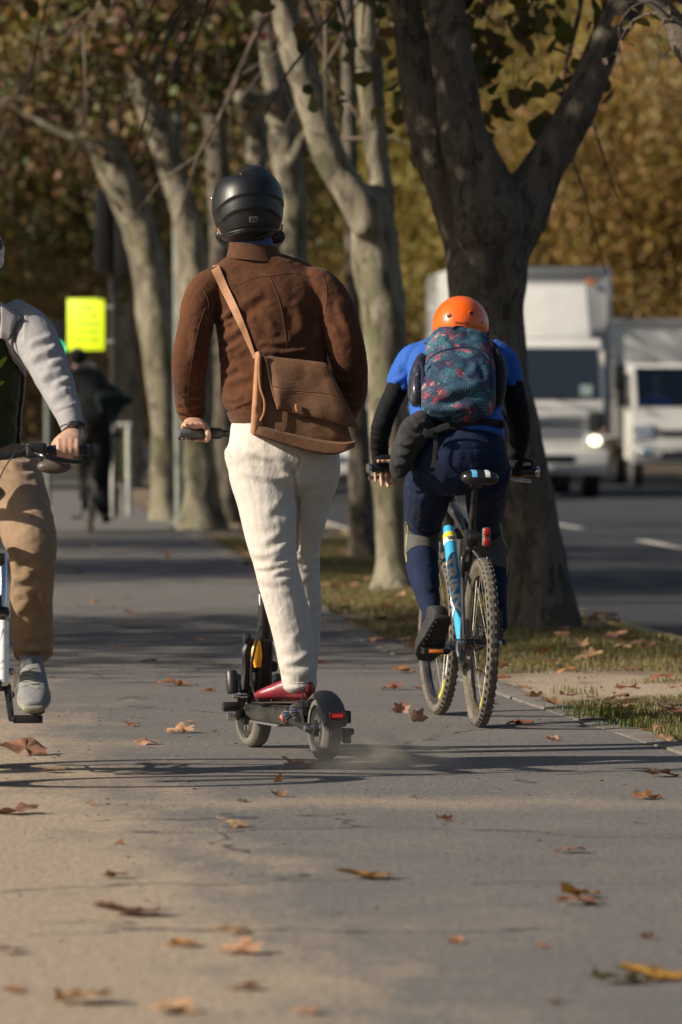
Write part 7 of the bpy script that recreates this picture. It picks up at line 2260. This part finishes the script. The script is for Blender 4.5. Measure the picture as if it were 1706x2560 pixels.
def plane_leaf(seed, curl, fold, wav):
    """five-lobed leaf about one unit across, curled and creased, with a stalk"""
    rr = random.Random(seed)
    n = 30
    ring = []
    for k in range(n):
        a_ = -math.pi / 2 + 2 * math.pi * (k + .5) / n
        lob = 0
        for c_, L_, w_ in ((90, .58, 19), (36, .52, 17), (144, .52, 17), (-14, .36, 17), (194, .36, 17)):
            dd = (math.degrees(a_) - c_ + 180) % 360 - 180
            lob = max(lob, L_ * math.exp(-(dd / w_) ** 2))
        r_ = .30 + lob * .44 + rr.uniform(-.025, .025)
        if abs((math.degrees(a_) + 90 + 180) % 360 - 180) < 14: r_ = .07
        ring.append((r_ * math.cos(a_), r_ * math.sin(a_)))
    pts = [(0, 0)] + [(x * .5, y_ * .5) for x, y_ in ring] + ring
    def bend(x, y_):
        ph = seed * 1.3
        z = wav * (noise.noise((x * 3 + seed, y_ * 3, ph)) * .5 + .25 * noise.noise((x * 7, y_ * 7 + seed, ph)))
        z += abs(x) * fold
        z += curl * (x * x + y_ * y_ * .8)
        k = 1 - .35 * min(1, abs(curl)) * (x * x + y_ * y_)
        return (x * k, y_ * k, z)
    v = [bend(x, y_) for x, y_ in pts]
    f = []
    for k in range(n):
        q = (k + 1) % n
        f.append((0, 1 + k, 1 + q))
        f.append((1 + k, 1 + n + k, 1 + n + q, 1 + q))
    st, sf = tube([(0, -.05, v[0][2]), (.02, -.22, v[0][2] + .02), (.06, -.42, v[0][2] + .05)], [.009, .008, .011], 4)
    v2, f2 = join((v, f), (st, sf))
    zmin = min(p[2] for p in v2)
    v2 = [(x, y_, z - zmin) for x, y_, z in v2]
    return mesh_of((v2, f2), 'leaf_blade')

LEAVES = [plane_leaf(k, c, fo, wv) for k, (c, fo, wv) in enumerate([(.25, .15, .25), (.55, .05, .3), (-.35, .2, .3), (.9, .3, .2), (.1, .45, .35), (-.6, .0, .35), (.4, -.25, .4), (1.3, .1, .2)])]
def put_leaf(x, y_, z, size, mat, kind, rot, label, group=None, tilt=(0, 0)):
    me = LEAVES[kind % len(LEAVES)]
    key = (kind % len(LEAVES), mat)
    if key not in put_leaf.cache:
        c = me.copy(); c.materials.clear(); c.materials.append(LM[mat]); put_leaf.cache[key] = c
    o = bpy.data.objects.new('fallen_leaf', put_leaf.cache[key])
    COL.objects.link(o)
    o.location = (x, y_, z); o.scale = (size, size, size * (.62 if abs(tilt[0]) < .4 else 1))
    o.rotation_euler = (tilt[0], tilt[1], rot)
    tag(o, label, 'leaf', group)
    return o
put_leaf.cache = {}
random.seed(31)
# the leaves one can pick out: photo x, y, width px, colour, shape, extra tilt, description
BIG = [(60, 1888, 118, 'tan', 2, (.42, .25), 'pale curled leaf with upright lobe at the left edge, below the shoe'), (139, 1932, 75, 'brown', 2, 0, 'brown leaf lying in the bicycle shadow at far left'),
       (45, 2036, 130, 'brown', 4, 0, 'dark red-brown leaf at the left edge above the sand'), (604, 2005, 40, 'green', 1, 0, 'small green leaf below the scooter wheels'), (582, 2068, 95, 'tan', 5, 0, 'thin tan leaf lying below the small green leaf'),
       (288, 2195, 75, 'brown', 6, 0, 'thin dark curled leaf on sand left of centre'), (340, 2290, 185, 'brown', 0, 0, 'large crumpled brown leaf with green middle, lower left'), (316, 2278, 56, 'green', 2, 0, 'bright green bit of leaf on the crumpled brown one'),
       (593, 2335, 100, 'brown', 5, 0, 'dark-edged leaf alone below centre left'), (468, 2368, 95, 'red', 4, 0, 'dark rusty curled leaf, first of a string of three'), (600, 2386, 120, 'tan', 6, 0, 'flat pale leaf right of the dark rusty curled one'), (30, 2385, 95, 'brown', 2, 0, 'dark leaf at the left edge in the sand'),
       (35, 2482, 70, 'red', 0, 0, 'rusty leaf at the bottom left edge'), (196, 2508, 175, 'brown', 6, 0, 'long brown leaf near the bottom left corner'), (419, 2532, 150, 'tan', 4, 0, 'long tan leaf at the bottom, left of centre'), (622, 2474, 100, 'brown', 5, 0, 'dark twisted leaf near the bottom centre'), (778, 2535, 95, 'tan', 2, 0, 'faint tan leaf at the bottom centre'),
       (359, 1861, 72, 'tan', 5, 0, 'thin tan leaf left of the scooter front wheel'), (451, 1833, 75, 'tan', 6, 0, 'flat orange-tan leaf level with the scooter front wheel'), (756, 1922, 95, 'brown', 6, 0, 'broken brown leaf just behind the scooter rear wheel'), (704, 1955, 36, 'red', 7, (1.2, 0), 'small red leaf standing on edge behind the scooter'),
       (925, 2198, 150, 'gold', 0, 0, 'large yellow and orange leaf in the centre foreground'), (1446, 2262, 120, 'tan', 5, 0, 'pair-like tan leaf at right foreground, nearer one'), (1446, 2243, 120, 'gold', 6, 0, 'thin yellowish leaf just behind the tan one at right'), (1424, 2133, 85, 'tan', 2, 0, 'pale buff leaf in the right foreground'),
       (1609, 1998, 82, 'red', 4, 0, 'curled orange leaf near the right edge of the path'), (1647, 1942, 92, 'brown', 6, 0, 'flat brown leaf in the shadow at the right edge'), (1299, 1813, 75, 'red', 5, 0, 'orange leaf right of the bicycle rear tyre'), (1114, 2052, 48, 'red', 3, 0, 'small orange leaf behind the bicycle'), (1038, 1994, 30, 'red', 1, 0, 'tiny dark red leaf on the path centre'),
       (1391, 2510, 55, 'red', 0, 0, 'small orange leaf at the bottom right'), (1530, 2458, 150, 'green', 6, 0, 'dark green-yellow end of the big leaf pair at bottom right'), (1640, 2450, 190, 'gold', 0, 0, 'big orange and yellow leaf at the bottom right edge'),
       (1004, 1782, 46, 'tan', 3, (1.15, .2), 'pale leaf standing upright left of the bicycle front wheel'), (998, 1683, 68, 'red', 4, 0, 'orange leaf on the kerb left of the cyclist shoe'), (980, 1725, 66, 'red', 6, 0, 'rusty leaf on the path left of the front wheel'), (1052, 1724, 40, 'red', 0, 0, 'orange leaf tucked against the bicycle front wheel'),
       (435, 1715, 78, 'red', 6, 0, 'orange leaf on the sunlit path left of the scooter'), (372, 1656, 44, 'brown', 5, 0, 'dark leaf in the shade band left of the scooter'), (562, 1668, 40, 'brown', 2, 0, 'brown leaf just left of the scooter front wheel'), (815, 1660, 45, 'red', 4, 0, 'rusty leaf right of the scooter rider trousers'),
       (198, 1432, 34, 'red', 1, 0, 'orange leaf on the far sunlit path, left'), (245, 1458, 22, 'tan', 2, 0, 'pale leaf on the far sunlit path'), (425, 1394, 26, 'red', 3, (.8, 0), 'reddish leaf standing in the far shade'), (330, 1533, 42, 'brown', 4, 0, 'brown leaf in the dark shade band'), (233, 1506, 38, 'brown', 5, 0, 'dark leaf at the edge of the shade band, left')]
for k, (x, y_, wpx, mat, kd, tl_, lab) in enumerate(BIG):
    q = G(x, y_)
    put_leaf(q.x, q.y, .008 if x > 980 and y_ < 1700 else .003, wpx * q.y / FPX * 1.15, mat, kd, random.uniform(0, 6.28), lab, None, tl_ if tl_ else (random.uniform(-.12, .12), random.uniform(-.12, .12)))
q = P(1043, 1792, 25.9)
put_leaf(q.x, q.y, q.z - .01, .095, 'tan', 1, .4, 'pale leaf blown up off the path beside the bicycle front wheel', None, (1.35, .5))
for k in range(46):
    y_ = random.uniform(14, 62) if k % 3 else random.uniform(14, 30)
    x = path_r(y_) - random.uniform(.05, 2.6)
    put_leaf(x, y_, .003, random.uniform(.03, .08), random.choice(['brown', 'tan', 'red', 'tan']), random.randrange(8), random.uniform(0, 6.28), 'small dry leaf scattered on the path', 'small leaves scattered on the path', (random.uniform(-.2, .2), random.uniform(-.2, .2)))
nv = 0
while nv < 190:
    y_ = 24 + 36 * random.random() ** 1.3
    u = random.random()
    x = path_r(y_) + .05 + (road_l(y_) - path_r(y_) - .1) * u ** 1.3
    put_leaf(x, y_, .014 + .03 * random.random(), random.uniform(.07, .14), random.choice(['brown', 'brown', 'tan', 'tan', 'red']), random.randrange(8), random.uniform(0, 6.28), 'dry brown leaf lying in the grass of the verge', 'leaves in the grass verge', (random.uniform(-.25, .25), random.uniform(-.25, .25)))
    nv += 1
# crumbs of broken leaf and grit on the asphalt
crumb = []
for k in range(1500):
    y_ = random.uniform(13.5, 34)
    x = path_r(y_) - 3.0 * random.random() ** .8 if k < 950 else path_r(y_) + 1.9 * random.random()
    crumb.append((x, y_, .004 if k < 950 else .06))
cr = link('leaf_crumbs', leaf_cloud(np.array(crumb), rng.uniform(.004, .018, len(crumb))), M_leaf_brown)
co = get_co(cr.data); co[:, 2] = np.where(co[:, 2] > .03, .012 + (co[:, 2] - .06) * .5, np.clip(co[:, 2] * .4 + .002, .001, .006)); set_co(cr.data, co)
cr['kind'] = 'stuff'

# ------------------------------------------------------------------ grass of the verge
def blades(pts, h, wd, lean=.5):
    n = len(pts)
    a_ = rng.uniform(0, 2 * math.pi, n)
    dx, dy = np.cos(a_), np.sin(a_)
    l_ = rng.uniform(.1, 1, n) * lean
    b0 = pts + np.stack([-dy * wd, dx * wd, np.zeros(n)], 1)
    b1 = pts + np.stack([dy * wd, -dx * wd, np.zeros(n)], 1)
    mid = pts + np.stack([dx * l_ * h * .35, dy * l_ * h * .35, h * .6], 1)
    m0 = mid + np.stack([-dy * wd * .7, dx * wd * .7, np.zeros(n)], 1)
    m1 = mid + np.stack([dy * wd * .7, -dx * wd * .7, np.zeros(n)], 1)
    tip = pts + np.stack([dx * l_ * h, dy * l_ * h, h * (1 - .35 * l_)], 1)
    v = np.stack([b0, b1, m1, m0, tip], 1).reshape(-1, 3)
    base = (np.arange(n) * 5)[:, None]
    f = (base + np.array([[0, 1, 2, 3]])).tolist() + (base + np.array([[3, 2, 4]])).tolist()
    me = bpy.data.meshes.new('grass')
    me.from_pydata(v.tolist(), [], f)
    me.update()
    return me
pts, hh = [], []
for k in range(230000):
    y_ = 22.5 + 40 * rng.random() ** 1.35
    u = rng.random()
    e0, e1 = path_r(y_) + .14, road_l(y_) - .12
    x = e0 + (e1 - e0) * u
    dens = .75 + .75 * noise.noise((x * 1.1, y_ * .55, 4.0)) + .5 * noise.noise((x * 3.1, y_ * 1.7, 9.0))
    dens -= (1.1 + 1.1 * noise.noise((x * 2.5, y_ * 1.5, 2))) * math.exp(-((x - 1.35) / .85) ** 2 - ((y_ - 29.3) / 1.5) ** 2)
    dens += (.35 + .8 * noise.noise((x * 4, y_ * 2.2, 7))) * math.exp(-((x - 1.55) / .6) ** 2 - ((y_ - 25.6) / 1.8) ** 2)
    dens -= .5 * math.exp(-(u / .12) ** 2) + .5 * math.exp(-((1 - u) / .10) ** 2)
    if rng.random() < dens:
        pts.append((x, y_, -.005)); hh.append(rng.uniform(.018, .05) * (1 + .5 * noise.noise((x * 2, y_, 1))))
gr = link('grass', blades(np.array(pts), np.array(hh), .0022), M_grass)
gr['kind'] = 'stuff'
M_weed = leafy('weed_green', [(0, (.05, .08, .015)), (.5, (.09, .12, .02)), (1, (.15, .15, .04))], .25)
for k, (x, y_, n_, h_) in enumerate(((1500, 1795, 240, .10), (1440, 1778, 120, .05), (1590, 1815, 260, .05))):
    q = G(x, y_)
    ps = np.array([(q.x + random.gauss(0, .06), q.y + random.gauss(0, .1), 0) for _ in range(n_)])
    o = link('weed_tuft', blades(ps - np.array(q), rng.uniform(.3, 1, n_) * h_, .0018, 1.0), M_weed, None, q, local=True)
    o['kind'] = 'stuff'
# ------------------------------------------------------------------ dust whirled up behind the scooter
m = bpy.data.materials.new('dust')
m.use_nodes = True
t = m.node_tree
for n in list(t.nodes):
    t.nodes.remove(n)
pv = N(t, 'ShaderNodeVolumePrincipled')
pv.inputs['Color'].default_value = (.92, .80, .64, 1)
pv.inputs['Anisotropy'].default_value = .2
c = t.nodes.new('ShaderNodeTexCoord')
ln = N(t, 'ShaderNodeVectorMath', operation='LENGTH'); t.links.new(c.outputs['Object'], ln.inputs[0])
fall = math_n(t, 'SUBTRACT', 1.0, ln.outputs['Value'], True)
nz = noise_n(t, c.outputs['Object'], 2.6, 3, .6)
den = math_n(t, 'MULTIPLY', math_n(t, 'MULTIPLY', fall, fall), math_n(t, 'MULTIPLY', ramp(t, nz, [(.36, (0, 0, 0)), (.62, (1, 1, 1))]), 3.0))
t.links.new(den, pv.inputs['Density'])
om = t.nodes.new('ShaderNodeOutputMaterial')
t.links.new(pv.outputs[0], om.inputs['Volume'])
q = G(930, 1925)
dust = link('dust_cloud', mesh_of(ball((0, 0, 0), 1, 1, 1, 24, 16), 'dust'), m, None, (q.x, q.y, .05), local=True)
dust.scale = (.42, .7, .17)
dust['kind'] = 'stuff'
